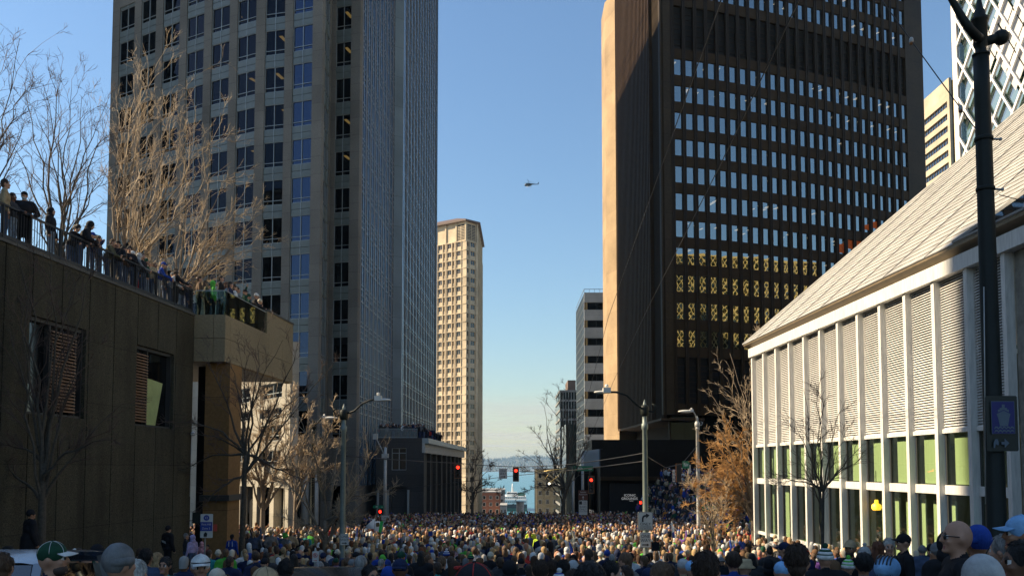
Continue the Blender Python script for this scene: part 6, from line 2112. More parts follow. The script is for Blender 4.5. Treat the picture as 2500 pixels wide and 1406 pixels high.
hero('man with short brown hair and visible ears below the water', 1319, 1363, 9.0, 5, 'charcoal', 'short', 'dark brown', skin=1, wide=1.15)
hero('dark haired head between the brown haired man and the grey beanie', 1350, 1364, 11.5, -30, 'black', 'short', 'dark brown', skin=2)
hero('black haired head directly left of the pale grey beanie', 1375, 1363, 11.0, 0, 'navy', 'short', 'black', skin=1)
hero('pale grey beanie left of the large black head', 1399, 1364, 12.5, 0, 'charcoal', 'beanie', 'pale grey', skin=1)
hero('child in a blue and white striped pompom beanie', 1364, 1383, 10.0, 70, 'black', 'pom', 'royal blue', 'white', skin=1)
hero('person with raised clapping hands beside the striped beanie', 1397, 1386, 8.2, 30, 'black', 'short', 'dark brown', skin=2, pose='clap', fingers=True)
hero('large black haired head right of the clapping hands', 1440, 1362, 4.9, 0, 'black', 'curly', 'black', skin=2, wide=1.15)
hero('dark haired man in profile looking right, right of the large black head', 1496, 1366, 8.6, -95, 'black', 'short', 'black', skin=1)
hero('dark haired woman behind the man in profile', 1528, 1376, 8.8, -30, 'charcoal', 'long', 'dark brown', skin=2)
hero('person in a navy cap and green jacket left of the curly haired man', 1584, 1383, 9.2, -20, 'dark green', 'cap', 'navy', skin=1)
hero('curly brown haired man facing left below the turn sign post', 1612, 1366, 7.6, 120, 'charcoal', 'curly', 'brown', skin=1)
hero('pale grey cap and pale blue cap pair, the grey one on the left', 1668, 1361, 12.0, 10, 'khaki', 'cap', 'pale grey', skin=1)
hero('pale sky blue cap left of the large brown haired head', 1688, 1366, 11.5, -10, 'black', 'cap', 'sky blue', skin=1)
h = hero('large dark brown haired head with a grey beard in front of the copper tree', 1722, 1340, 5.2, -15, 'charcoal', 'short', 'dark brown', skin=1, wide=1.15); beard(h, HR_['grey'])
hero('child in a royal blue hood with a mop of brown hair carried high', 1790, 1341, 11.0, 0, 'royal blue', 'curly', 'dark brown', skin=1)
hero('tan bucket hat right of the child in the royal blue hood', 1819, 1362, 12.0, 10, 'khaki', 'bucket', 'tan', skin=0)
hero('man with short dark hair and a bare neck in front of the green glass', 1945, 1323, 6.2, -22, 'black', 'short', 'dark brown', skin=1, wide=1.1)
hero('sky blue cap left of the man with the bare neck', 1908, 1368, 9.5, -20, 'black', 'cap', 'sky blue', skin=1)
hero('navy cap peeking above the man with the bare neck', 1915, 1321, 16.5, 60, 'navy', 'cap', 'navy', skin=1)
hero('black coat and a navy, green and white striped pompom beanie', 2014, 1322, 11.0, 0, 'black', 'pom', 'white', 'dark green', skin=1, wide=1.15, bulk=.04)
h = hero('bearded man in a tan cap facing left before the green glass', 2076, 1316, 15.0, 140, 'black', 'cap', 'tan', skin=2); beard(h, browm)
hero('grey pompom beanie right of the bearded man in the tan cap', 2110, 1322, 15.5, 0, 'charcoal', 'pom', 'pale grey', 'pale grey', skin=1)
hero('white and green pompom beanie over a navy jacket', 2070, 1352, 12.5, 10, 'navy', 'pom', 'white', 'bright green', skin=1)
hero('dark curly head in a denim blue jacket left of the cyclist', 2108, 1344, 9.5, -10, 'denim', 'curly', 'black', skin=2, bulk=.03)
hero('auburn long haired woman in a blue jacket below the amber lamp', 2143, 1318, 14.5, -15, 'denim', 'long', 'auburn', skin=1)
hero('white haired man in a brown jacket facing the camera before the green glass', 2169, 1310, 16.0, 165, 'brown', 'short', 'white', skin=0, nod=12)
h = hero('man in a black cap and black jacket facing left beside the white haired man', 2206, 1300, 15.0, 80, 'black', 'cap', 'black', skin=1); sunglasses(h)
h = hero('cyclist in a pale blue helmet and glasses facing left', 2165, 1357, 7.4, 140, 'charcoal', 'bald', None, skin=1, hat_h=1.80)
m_ = MB(); lumpy(m_, (0, -.005, 1.695), (.108, .140, .105), CL['sky blue'], 0, 30, 24, 14)
for i in (-2, -1, 0, 1, 2): m_.tube([(i * .03, .125 * math.cos(a), 1.70 + .105 * math.sin(a)) for a in np.linspace(.35, 2.7, 10)], .0075, 6, blackpl)
kid(h, 'helmet', m_); sunglasses(h, clear=True)
hero('grey knitted beanie and grey coat left of the bald man', 2290, 1319, 12.0, 60, 'grey', 'beanie', 'grey', skin=2, bulk=.03)
hero('black hooded person between the grey beanie and the bald man', 2310, 1292, 10.5, 0, 'black', 'hood', 'black', skin=1)
h = hero('bald man in dark sunglasses and a black coat facing left', 2338, 1270, 6.9, 75, 'black', 'bald', None, skin=1, wide=1.15, bulk=.03, long=True); sunglasses(h)
hero('royal blue beanie right of the bald man', 2386, 1276, 7.6, 0, 'black', 'beanie', 'royal blue', skin=2)
hero('grey blond haired woman in black near the right edge', 2450, 1299, 7.0, 35, 'black', 'long', 'grey', skin=0)
hero('man in a pale blue cap cut by the right edge against the concrete', 2494, 1254, 6.6, 70, 'royal blue', 'cap', 'sky blue', skin=2)
hero('pale grey hood seen from behind, large at the bottom right corner', 2391, 1345, 4.6, 0, 'pale grey', 'hood', 'pale grey', skin=1, bulk=.03)
hero('dark haired woman in profile at the bottom right corner', 2492, 1312, 5.0, 80, 'navy', 'tail', 'black', skin=3)
hero('blue hooded toddler coat below the pale grey hood', 2478, 1392, 6.0, 0, 'royal blue', 'hood', 'royal blue', skin=1)
# along the aggregate wall
WALK = 'people on the raised walk by the aggregate wall'
def on_wall(l, x, yt, D, *a, **k):
    return hero(l, x, yt, D, *a, group=WALK, voxel=.016, **k)
on_wall('tall figure in a long black leather coat against the aggregate wall', 76, 1241, 23.0, -40, 'black', 'beanie', 'black', skin=2, long=True, bot='black', bulk=.05)
h = on_wall('man in a black beanie and black jacket with a white bird mark', 411, 1281, 29.5, -30, 'black', 'beanie', 'black', skin=1, bot='black', bulk=.04)
m_ = MB(); m_.add([(-.10, -.175, 1.20), (.12, -.175, 1.14), (.10, -.175, 1.22), (.0, -.175, 1.25), (-.12, -.175, 1.27)], [(0, 1, 2, 3, 4)], CL['pale grey']); kid(h, 'bird_mark', m_)
on_wall('grey haired man in a charcoal sweater with the lavender hood', 455, 1300, 29.5, -60, 'charcoal', 'short', 'grey', skin=1)
on_wall('person in a lavender hooded top by the bus stop notice', 470, 1304, 29.0, 60, 'lavender', 'hood', 'lavender', skin=1)
on_wall('person in a pink jacket behind the bus stop notice', 493, 1320, 31.0, 0, 'pink', 'hood', 'pink', skin=1)
on_wall('person in red and black right of the bus stop notice', 507, 1328, 31.0, 150, 'red', 'short', 'black', skin=1)
on_wall('dark haired head above the dark green cap by the wall', 140, 1322, 15.0, -100, 'black', 'short', 'dark brown', skin=1)
on_wall('green and white striped pompom beanie by the silver car', 182, 1336, 14.5, 40, 'dark green', 'pom', 'bright green', 'white', skin=1)
on_wall('woman with tied brown hair looking right above the silver car', 208, 1334, 14.0, -80, 'black', 'bun', 'dark brown', skin=0)
on_wall('black cap and green hood above the silver car', 238, 1326, 14.5, -100, 'dark green', 'cap', 'black', skin=1)
on_wall('dark haired head at the far left beyond the silver car', 22, 1331, 14.0, -20, 'charcoal', 'short', 'black', skin=1)
h = hero('man in a royal blue jersey numbered eleven by the ochre pier', 567, 1303, 33.0, -10, 'royal blue', 'short', 'black', skin=3, voxel=.018)
m_ = MB(); text_mesh(m_, '11', (0, -.137, 1.22), (1, 0, 0), (0, 0, 1), .24, CL['white']); kid(h, 'number', m_)
for l, x, yt, c in (('left', 1296, 1289, 180), ('second', 1313, 1303, 170), ('third', 1336, 1298, 160), ('right', 1356, 1296, 200)):
    hero('%s police officer in a yellow green vest and dark cap at the barriers' % {'left': 'leftmost', 'second': 'second', 'third': 'third', 'right': 'rightmost'}[l], x, yt, 47.5 if l != 'second' else 46.5, c, 'yellow green', 'cap', 'navy', skin=1, voxel=.022, group='police officers at the barriers')

# people on the terrace and the balcony
TER = 'people on the roof terrace'
def terr(l, x, yt, rot, top, hk, hcol, hcol2=None, back=.5, ht=1.76, **k):
    X_, = (0,)
    # a stand `back` metres behind the railing
    t = sg.tx(x, 700)
    D = max(sg.pt(t).y + .05, Dz(x, yt, HZ + ht))
    p = P(x, yt, D)
    if p.x > sg.pt((D - sg.A.y) / sg.d.y if abs(sg.d.y) > .1 else 0).x - .38:
        for _ in range(60):
            D += .05; p = P(x, yt, D)
            if p.x < sg.pt((D - sg.A.y) / sg.d.y).x - .38: break
    return hero(l, x, yt, D, rot, top, hk, hcol, hcol2, z=HZ, voxel=.017, group=TER, **k)
terr('man in a grey tan jacket at the far left of the terrace', 14, 437, -60, 'khaki', 'short', 'dark brown', wide=1.1)
h = terr('man in a black jacket and black cap with a white beard on the terrace', 60, 467, 200, 'black', 'cap', 'black', bot='black', pose='pocket', wide=1.15, bulk=.03, long=True); beard(h, HR_['white'])
terr('person in a dark hood and pale jeans standing by the thin terrace tree', 126, 504, -85, 'black', 'hood', 'black', bot='pale denim', bulk=.02)
terr('dark haired person leaning on the terrace railing beside the hooded leaner', 172, 543, -100, 'black', 'curly', 'black', pose='rail', lean=22, bulk=.02)
terr('person in a black hood and white band leaning over the terrace railing', 198, 532, -70, 'black', 'hood', 'black', pose='rail', lean=22, bulk=.04)
terr('person in a blue cap holding a camera up at the terrace railing', 226, 566, -60, 'navy', 'cap', 'royal blue', pose='phone')
terr('person in an olive jacket leaning on the terrace railing', 262, 580, -80, 'olive', 'short', 'brown', pose='rail', lean=15, bulk=.03)
terr('person in a black cap and glasses below the tall terrace tree', 288, 587, 200, 'black', 'cap', 'black', pose='rail')
terr('person in a black beanie with a sunlit face on the terrace', 316, 599, 215, 'black', 'beanie', 'black', pose='chest')
terr('person in a pale grey hood on the terrace left of the dark haired one', 333, 615, -60, 'grey', 'hood', 'pale grey', pose='rail', lean=10)
terr('dark haired person in profile left of the golden hat on the terrace', 348, 617, -100, 'black', 'short', 'black')
terr('person in a golden orange hat on the terrace', 366, 633, 180, 'tan', 'curly', 'blond')
h = terr('person in a royal blue hooded top and blue cap on the terrace', 389, 637, -70, 'royal blue', 'cap', 'royal blue', bot='pale grey', pose='rail', lean=12)
terr('person in a pale grey hooded top leaning on the railing near the terrace end', 414, 656, -75, 'pale grey', 'curly', 'dark brown', pose='rail', lean=20)
terr('dark haired person in black behind the pale grey hooded top', 430, 654, -50, 'black', 'short', 'black', pose='rail', bot='black')
terr('small dark haired person at the last railing bay of the terrace', 444, 678, -60, 'black', 'curly', 'dark brown', pose='rail')
terr('person in red trousers among the terrace crowd', 342, 640, -40, 'charcoal', 'short', 'black', bot='red', ht=1.6)
terr('short person in a navy jacket at the end post of the terrace', 456, 691, -70, 'navy', 'short', 'black', ht=1.6)
tk = random.Random(4)
for l, x, yt, top_, hk_, hc_ in (('a charcoal jacket left of the man in the black cap', 32, 470, 'charcoal', 'short', 'black'), ('a grey beanie behind the black hooded leaner', 186, 548, 'navy', 'beanie', 'grey'), ('a denim jacket right of the camera holder', 242, 574, 'denim', 'long', 'dark brown'),
        ('a navy jacket left of the black cap and glasses', 276, 590, 'navy', 'beanie', 'navy'), ('a brown jacket left of the black beanie', 302, 600, 'brown', 'short', 'black'), ('a white cap behind the black beanie', 324, 612, 'black', 'cap', 'white'), ('a dark green jacket left of the golden hat', 357, 630, 'dark green', 'beanie', 'dark green'),
        ('a tan jacket right of the golden hat', 377, 640, 'tan', 'short', 'brown'), ('a charcoal hood right of the blue hooded top', 402, 652, 'charcoal', 'hood', 'charcoal'), ('a grey cap right of the pale grey hooded top', 422, 664, 'black', 'cap', 'grey'),
        ('a bright green beanie near the last railing bay', 437, 675, 'black', 'beanie', 'bright green'), ('a black coat and long hair by the end post', 463, 690, 'black', 'long', 'black')):
    terr('person in %s on the terrace' % l, x, yt, tk.uniform(-110, -30), top_, hk_, hc_, pose=tk.choice(('rail', 'down', 'pocket', 'chest')), bot=tk.choice(('denim', 'black', 'pale denim')), skin=tk.choice((0, 1, 2, 3)))
def balcp(l, x, yt, D, rot, top, hk, hcol, hcol2=None, **k):
    return hero(l, x, yt, D, rot, top, hk, hcol, hcol2, z=zb1, voxel=.017, group='people on the glass railed balcony', **k)
balcp('man in a brown jacket at the left end of the balcony', 487, 673, 37.2, -60, 'brown', 'short', 'dark brown', bot='black', wide=1.05)
balcp('person in a bright green hooded top with the hood up on the balcony', 522, 684, 38.0, -70, 'bright green', 'hood', 'bright green', bot='black')
balcp('dark haired person in black with a bright green hood collar on the balcony', 540, 672, 37.3, -80, 'black', 'short', 'black', bot='black', wide=1.1)
balcp('auburn haired woman in pale denim behind the dark navy woman on the balcony', 553, 688, 38.6, -60, 'pale denim', 'long', 'auburn', bot='pale denim')
balcp('dark haired woman in a navy coat on the balcony', 563, 687, 38.4, -80, 'navy', 'long', 'black', bot='denim')
balcp('person in a black cap pointing with a raised arm on the balcony', 598, 706, 40.0, -60, 'dark green', 'cap', 'black', pose_r='up', bot='pale denim', fingers=True)
balcp('person in a white cap and black jacket leaning on the balcony rail', 618, 714, 41.5, -70, 'black', 'cap', 'white', bot='pale denim', pose='rail', lean=10)
balcp('person in a cream beanie and black jacket at the right of the balcony', 628, 727, 42.3, -60, 'black', 'beanie', 'cream', bot='black', pose='rail', lean=10)

for l, x, yt, D_, top_, hk_, hc_ in (('black with a navy cap at the back of the balcony', 508, 690, 38.8, 'black', 'cap', 'navy'), ('a grey jacket behind the pointing one', 580, 700, 40.2, 'grey', 'short', 'dark brown'), ('a green beanie left of the white cap', 607, 716, 41.6, 'dark green', 'beanie', 'dark green'),
        ('an olive coat between the brown and green tops', 503, 684, 38.0, 'olive', 'long', 'brown'), ('a black hood at the far end of the balcony', 636, 736, 43.4, 'black', 'hood', 'black'), ('a white top beside the navy coat', 573, 694, 39.3, 'white', 'long', 'dark brown')):
    balcp('person in %s' % l, x, yt, D_, -65, top_, hk_, hc_, bot='black')
# ------------------------------------------------------------------ cars
def car(label, X, Y, L, W, Hh, paintm, rot=0.0, tail=True):
    z = gnd(X, Y + L / 2)
    o = thing('parked_car', label, 'car', (X, Y, z), 'parked cars among the crowd')
    gd = glass('car glass', .12, (.3, .35, .35), .35, .02)
    sl = math.atan2(gnd(X, Y + L) - gnd(X, Y), L)
    def q(x, y, h):
        return Vector((X + x, Y + y, z - sl * 0 + gnd(X, Y) - z + h + y * math.tan(sl)))
    prof = [(0, .45, .80), (0.02, .75, .86), (.08, 1.02, .9), (.30, 1.10, .9), (L * .5, 1.08, .92), (L * .72, 1.02, .92), (L * .9, .92, .88), (L * .985, .78, .8), (L, .5, .76)]
    m = MB()
    vs, n = [], 10
    for y, h, k in prof:
        w = W / 2 * k
        for t, (fx_, fz) in enumerate(((-.94, .22), (-1, .38), (-1, .75), (-.95, .96), (-.7, 1), (.7, 1), (.95, .96), (1, .75), (1, .38), (.94, .22))):
            vs.append(q(w * fx_, y, .22 + (h - .22) * max(0, (fz - .22) / .78)))
    fs = [(i * n + k, i * n + k + 1, (i + 1) * n + k + 1, (i + 1) * n + k) for i in range(len(prof) - 1) for k in range(n - 1)] + [list(reversed(range(n))), [(len(prof) - 1) * n + k for k in range(n)]]
    m.add(vs, fs, paintm, True)
    # cabin
    cab = [(.12, 1.05, .80), (.55, Hh - .12, .66), (.85, Hh, .62), (L * .42, Hh + .01, .63), (L * .55, Hh - .10, .63), (L * .74, 1.02, .78)]
    rv = []
    for y, h, k in cab:
        w = W / 2 * k * 1.08
        rv += [q(-w, y, h), q(-w * .8, y, h + .02), q(w * .8, y, h + .02), q(w, y, h)]
    m.add(rv, [(4 * i + k, 4 * i + k + 1, 4 * i + k + 5, 4 * i + k + 4) for i in range(1, 4) for k in range(3)], paintm, True)
    for s in (-1, 1):
        for (y0, h0, k0), (y1, h1, k1) in (((.14, 1.06, .80), (.56, Hh - .12, .66)), ((L * .40, 1.06, .86), (L * .40, Hh - .02, .63)), ((L * .73, 1.03, .79), (L * .55, Hh - .1, .63))):
            m.bar(q(s * W / 2 * k0 * 1.06, y0, h0), q(s * W / 2 * k1 * 1.08, y1, h1), .07, .06, paintm)
    m.build('body', o)
    def pan(name, pts):
        mm = MB(); mm.add(pts, [list(range(len(pts)))], gd); mm.build(name, o)
    w0, w1 = W / 2 * .80, W / 2 * .66
    pan('rear_window', [q(-w0, .15, 1.06), q(w0, .15, 1.06), q(w1, .55, Hh - .12), q(-w1, .55, Hh - .12)])
    pan('windscreen', [q(-w0, L * .735, 1.03), q(w0, L * .735, 1.03), q(w1, L * .555, Hh - .1), q(-w1, L * .555, Hh - .1)])
    for s in (-1, 1):
        pan('side_window', [q(s * W / 2 * .86, .2, 1.06), q(s * W / 2 * .88, L * .72, 1.04), q(s * W / 2 * .675, L * .54, Hh - .1), q(s * W / 2 * .675, .6, Hh - .1)])
        for y in (L * .2, L * .81):
            c = q(s * (W / 2 - .12), y, .33); mm = MB(); mm.lathe(c - Vector((.11, 0, 0)), [(0, .28), (.02, .33), (.2, .33), (.22, .28)], 18, mat('tyre rubber', (.02, .02, .02), .8, .1, 9), axis=(1, 0, 0)); wo = mm.build('wheel', o)
        mm = MB(); c = q(s * W / 2 * .74, .02, .86); mm.box(c.x - .13, c.x + .13, c.y - .05, c.y + .08, c.z - .1, c.z + .12, mat('tail lamp', (.3, .01, .01), .2, 0)); mm.build('tail_light', o)
    a, b = proj((X, Y + .8, z + Hh)), proj((X, Y, z + .4))
    cover(a[0], a[1], W * .65 * FPX / (Y + .8), 200)
    return o
silver = mat('silver paint', (.30, .30, .31), .25, .05, 2, metal=.6, coat=.6)
car('silver estate car parked at the bottom left corner', -4.75, 6.9, 4.4, 1.9, 1.80, silver)
car('black car half hidden by the crowd left of centre', -2.25, 9.6, 4.5, 1.85, 1.62, mat('black paint', (.012, .012, .014), .2, 0, metal=.2, coat=.8))
car('white edged blue car roof at the bottom centre', .62, 5.6, 4.4, 1.8, 1.50, mat('blue white paint', (.42, .45, .52), .2, 0, coat=.8))

# ------------------------------------------------------------------ flags held over the crowd
def flag(label, pole0, pole1, D, quads, group='flags waved over the crowd'):
    a, b = P(*pole0, D), P(*pole1, D)
    o = thing('flag', label, 'flag', a, group)
    m = MB(); m.tube([a, b], .014, 6, poll); m.build('staff', o)
    m = MB()
    for col, pts in quads:
        n = 6
        c = [P(x, y, D - .02) for x, y in pts]
        g = []
        for i in range(n + 1):
            for j in range(n + 1):
                u, v = i / n, j / n
                p = (c[0] * (1 - u) + c[1] * u) * (1 - v) + (c[3] * (1 - u) + c[2] * u) * v
                g.append(p + Vector((0, .10 * math.sin(p.x * 5 + p.z * 4), 0)))
        f = [(i * (n + 1) + j, i * (n + 1) + j + 1, (i + 1) * (n + 1) + j + 1, (i + 1) * (n + 1) + j) for i in range(n) for j in range(n)]
        m.add(g, f, col, True)
    m.build('cloth', o)
    return o
fg, fr_, fw2 = mat('flag green', (.01, .35, .05), .7, .1, 5), mat('flag red', (.6, .03, .03), .7, .1, 5), mat('flag white', (.75, .74, .72), .75, .06, 5)
fbl, fem = mat('flag blue', (.03, .07, .35), .7, .1, 5), mat('emblem brown', (.16, .09, .03), .7, .2, 30)
o = flag('Mexican flag in green, white and red waved over the crowd', (926, 1322), (937, 1272), 37, [(fg, [(928, 1272), (937, 1272), (931, 1300), (925, 1297)]), (fw2, [(914, 1271), (928, 1272), (925, 1297), (912, 1294)]), (fr_, [(905, 1287), (914, 1288), (912, 1298), (905, 1290)])])
m = MB(); q = P(922, 1280, 36.85); n = 12
m.add([q + Vector((.075 * math.cos(2 * math.pi * i / n) * (1 + .25 * (i % 2)), 0, .085 * math.sin(2 * math.pi * i / n) * (1 + .2 * (i % 3)))) for i in range(n)], [list(reversed(range(n)))], fem); m.build('emblem', o)
flag('plain white flag folded in front of the Mexican flag', (913, 1318), (915, 1264), 36.5, [(fw2, [(893, 1284), (915, 1264), (914, 1290), (898, 1290)])])
flag('hanging blue and white flag left of the Mexican flag', (866, 1338), (871, 1286), 36, [(fbl, [(868, 1290), (873, 1288), (872, 1310), (867, 1308)]), (fw2, [(867, 1308), (873, 1310), (871, 1322), (866, 1318)]), (fbl, [(866, 1318), (873, 1322), (868, 1336), (865, 1330)])])
flag('small white and blue flag right of the one way sign', (1641, 1316), (1640, 1272), 38, [(fw2, [(1638, 1276), (1643, 1276), (1646, 1296), (1640, 1300)]), (fbl, [(1640, 1300), (1646, 1297), (1647, 1312), (1641, 1312)])])

def placard(label, x0, y0, x1, y1, D, m, words=None, wm_=None):
    o, at, r, w, h = board('placard', label, 'placard', x0, y0, x1, y1, D, m, 'signs held up in the crowd')
    if words:
        mb = MB(); text_mesh(mb, words, at(.5, .66), r, UP, h * .38, wm_, xs=.75); mb.build('legend', o)
    mb = MB(); c = at(.5, 1.0, -.02); mb.tube([c, c - Vector((0, 0, .45))], .012, 5, CL['tan']); mb.build('handle', o)
placard('green hand lettered placard held up in the shaded crowd', 1468, 1294, 1486, 1309, 49, CL['dark green'], 'GO!', CL['bright green'])
placard('black placard tilted above the heads right of the turn sign', 1590, 1322, 1610, 1344, 24, CL['black'])
placard('small white placard held in the sunlit crowd below the ferry', 1262, 1301, 1272, 1311, 38, CL['white'])
placard('royal blue towel held up below the low dark building', 1046, 1296, 1056, 1308, 42, CL['royal blue'])
placard('bright green towel held up left of the pale tree trunk', 690, 1300, 700, 1313, 40, CL['bright green'])
# ------------------------------------------------------------------ the rest of the crowd
rc = random.Random(21)
cand = []
def jitter_grid(x0, x1, y0, y1, sx, sy, test):
    y = y0
    while y < y1:
        x = x0 + rc.random() * sx
        while x < x1:
            px_, py_ = x + rc.uniform(-.3, .3) * sx, y + rc.uniform(-.4, .4) * sy
            if test(px_, py_): cand.append((px_, py_))
            x += sx * rc.uniform(.8, 1.25)
        y += sy
def lane(X, Y):
    if Y < 42 and X > lxp(Y) - .45: return False
    if X < -13.7 and Y < 40: return False
    if X < -9.9 and Y < 39: return False
    return True
jitter_grid(-2.5, 7, 11.5, 16, 1.7, 1.6, lane)
jitter_grid(-10, 11.6, 16, 23.5, 1.15, 1.1, lane)
jitter_grid(-13.5, 11.5, 24, 49, .62, .80, lane)
jitter_grid(-24, 15, 52.5, 62, .62, .75, lambda X, Y: not (X < -13 and Y > 58.5 + (-14 - X) * -.2 + 8) and X > -.37 * Y - 2)
jitter_grid(-14.5, 14.4, 62, 104, .72, .95, lambda X, Y: X > -.172 * Y)
jitter_grid(14.6, 18.6, 64, 110, .66, .85, lambda X, Y: True)
jitter_grid(18.8, 34, 64, 111, .66, .85, lambda X, Y: X < .32 * Y)
cand.sort(key=lambda c: c[1])
tops = ['black'] * 12 + ['charcoal'] * 7 + ['navy'] * 8 + ['grey'] * 4 + ['royal blue'] * 3 + ['dark green'] * 3 + ['olive'] * 2 + ['brown'] * 3 + ['khaki'] * 2 + ['denim'] * 3 + ['bright green', 'white', 'white', 'pale grey', 'pale grey', 'tan', 'tan', 'red', 'teal', 'purple', 'pink', 'cream', 'yellow green', 'orange']
heads = ([('short', c) for c in ('black', 'dark brown', 'dark brown', 'brown', 'brown', 'blond', 'grey')] * 2 + [('long', c) for c in ('dark brown', 'brown', 'blond', 'blond', 'auburn', 'black')] + [('curly', 'dark brown'), ('tail', 'brown'), ('tail', 'blond'), ('bun', 'dark brown'), ('bald', None)]) * 2 + \
    [('cap', c) for c in ('navy', 'black', 'white', 'royal blue', 'grey', 'dark green')] + [('capback', c) for c in ('navy', 'grey')] + [('beanie', c) for c in ('grey', 'black', 'navy', 'pale grey', 'white', 'royal blue', 'bright green', 'cream')] + \
    [('pom', 'navy/bright green'), ('pom', 'white/dark green'), ('pom', 'royal blue/white')] + [('hood', c) for c in ('black', 'grey', 'white', 'navy')]
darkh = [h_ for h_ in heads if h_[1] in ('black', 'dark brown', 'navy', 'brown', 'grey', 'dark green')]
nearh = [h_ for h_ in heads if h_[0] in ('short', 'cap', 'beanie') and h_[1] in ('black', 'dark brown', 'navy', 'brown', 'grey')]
lith = [('short', 'brown'), ('short', 'brown'), ('short', 'blond'), ('long', 'blond'), ('long', 'blond'), ('long', 'brown'), ('tail', 'blond'), ('curly', 'brown'), ('bald', None), ('bald', None), ('short', 'grey'), ('beanie', 'white'), ('beanie', 'cream'), ('beanie', 'pale grey'), ('cap', 'white'), ('cap', 'pale grey'), ('cap', 'tan'), ('hood', 'white'), ('hood', 'cream'), ('long', 'auburn')]  # paler hair and hats stand in for sunlight on the sunlit rows
litt = ['white', 'cream', 'tan', 'pale grey', 'khaki', 'grey', 'brown', 'black', 'navy', 'royal blue', 'bright green', 'denim', 'red']  # paler clothes for the same rows, sunlight put into the colours
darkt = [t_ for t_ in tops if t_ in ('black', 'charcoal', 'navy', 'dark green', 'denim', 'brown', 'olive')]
vis = []
for X, Y in cand:
    h = rc.gauss(1.70, .085); h = min(1.92, max(1.45, h))
    if rc.random() < .05: h *= .8
    z = gnd(X, Y)
    x, yt = proj((X, Y, z + h))
    if not -20 < x < 2520: continue
    n = silhouette(X, Y, z, h)
    if n < 2 or yt > 1404: continue
    vis.append([n, X, Y, z, h, x, yt])
marks = [(585, 'by the ochre pier'), (640, 'below the stone block'), (712, 'below the bare plaza trees'), (771, 'by the no parking sign'), (806, 'by the pale tree trunk'), (841, 'at the lit lamp post'), (905, 'below the flags'), (960, 'right of the flags'),
         (1030, 'below the low dark building'), (1100, 'below the left traffic light'), (1160, 'below the beige tower'), (1225, 'below the hanging one way sign'), (1275, 'below the ferry'), (1330, 'below the tan building'), (1385, 'below the big bare tree'),
         (1440, 'below the aquarium sign'), (1500, 'left of the turn sign'), (1575, 'around the turn sign post'), (1635, 'right of the turn sign'), (1700, 'at the short armed lamp post'), (1742, 'at the sapling'), (1790, 'below the copper tree'), (1850, 'at the louvred corner'), (1930, 'before the green glass'), (2200, 'far along the green glass'), (300, 'by the aggregate wall')]
NI = 300 - hero_n[0]
order = sorted(range(len(vis)), key=lambda i: -vis[i][0])
indiv, mass = [], []
usedkeys = set()
hname = {'short': '%s hair', 'long': 'long %s hair', 'curly': 'curly %s hair', 'tail': '%s ponytail', 'bun': '%s hair bun', 'bald': 'bald head', 'cap': '%s cap', 'capback': 'backward %s cap', 'beanie': '%s beanie', 'pom': '%s pompom beanie', 'hood': '%s hood up'}
CV = [body_mesh('person', prims('down', wide=1.08, bulk=.02), .034, 1), body_mesh('person', prims('pocket', wide=.95, bulk=.01), .034, 1), body_mesh('person', prims('phone', 'down', wide=1.0, bulk=.02), .034, 1),
      body_mesh('person', prims('chest', wide=1.12, bulk=.045), .034, 1), body_mesh('person', prims('up', 'down', wide=1.0, bulk=.015), .034, 1)]
for i in order:
    n, X, Y, z, h, x, yt = vis[i]
    away = 0 if Y < 50 else 180
    rot = R(rc.gauss(away, 28 if away == 0 else 35))
    mk_ = min(marks, key=lambda q: abs(q[0] - x))[1]
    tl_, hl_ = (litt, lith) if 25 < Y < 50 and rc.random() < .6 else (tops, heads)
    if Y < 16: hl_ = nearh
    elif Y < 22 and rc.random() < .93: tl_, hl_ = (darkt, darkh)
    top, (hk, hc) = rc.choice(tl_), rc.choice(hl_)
    if len(indiv) < NI and n >= 8:
        for _ in range(80):
            if (top, hk, hc, mk_) not in usedkeys: break
            top, (hk, hc) = rc.choice(tl_), rc.choice(hl_)
        usedkeys.add((top, hk, hc, mk_))
        hd_ = hname[hk] % hc.replace('/', ' and ') if '%' in hname[hk] else hname[hk]
        lab = uniq('person in %s with %s, %s' % (top, hd_, mk_))
        hm2 = None
        if hk == 'pom':
            a_, b_ = hc.split('/'); hm, hm2 = CL[a_], CL[b_]
        else:
            hm = None if hc is None else (HR_ if hk in ('short', 'curly', 'long', 'tail', 'bun') else CL)[hc]
        v = rc.choices(range(5), (5, 4, 4, 4, 1.6))[0] if Y > 25 else rc.choice((0, 1, 3))
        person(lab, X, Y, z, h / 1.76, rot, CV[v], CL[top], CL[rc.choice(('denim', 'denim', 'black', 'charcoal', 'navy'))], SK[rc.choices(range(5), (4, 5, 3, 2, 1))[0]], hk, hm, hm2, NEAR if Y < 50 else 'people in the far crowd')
        indiv.append(i)
    else:
        mass.append((X, Y, z, h, rot, top, hk, hc))

# crowded roof of the low dark building joins the countless rest
for i in range(150):
    t = rc.random()
    if t < .62:
        X, Y = rc.uniform(l0.x + .3, l1.x), 100.6 + rc.random() ** 1.5 * 4
    else:
        u = rc.random() * .55; X, Y = l1.x + (l2.x - l1.x) * u - rc.uniform(.8, 3), 100.8 + 49 * u
    mass.append((X, Y, lo_z if False else zat(1069, 100) - .05, rc.gauss(1.7, .09), R(rc.gauss(200, 40)), rc.choice(['black'] * 8 + ['charcoal', 'navy', 'navy', 'white', 'pale grey', 'grey', 'dark green', 'red']), *rc.choice([('short', 'black'), ('cap', 'navy'), ('beanie', 'black'), ('hood', 'black'), ('short', 'brown'), ('cap', 'white')])))

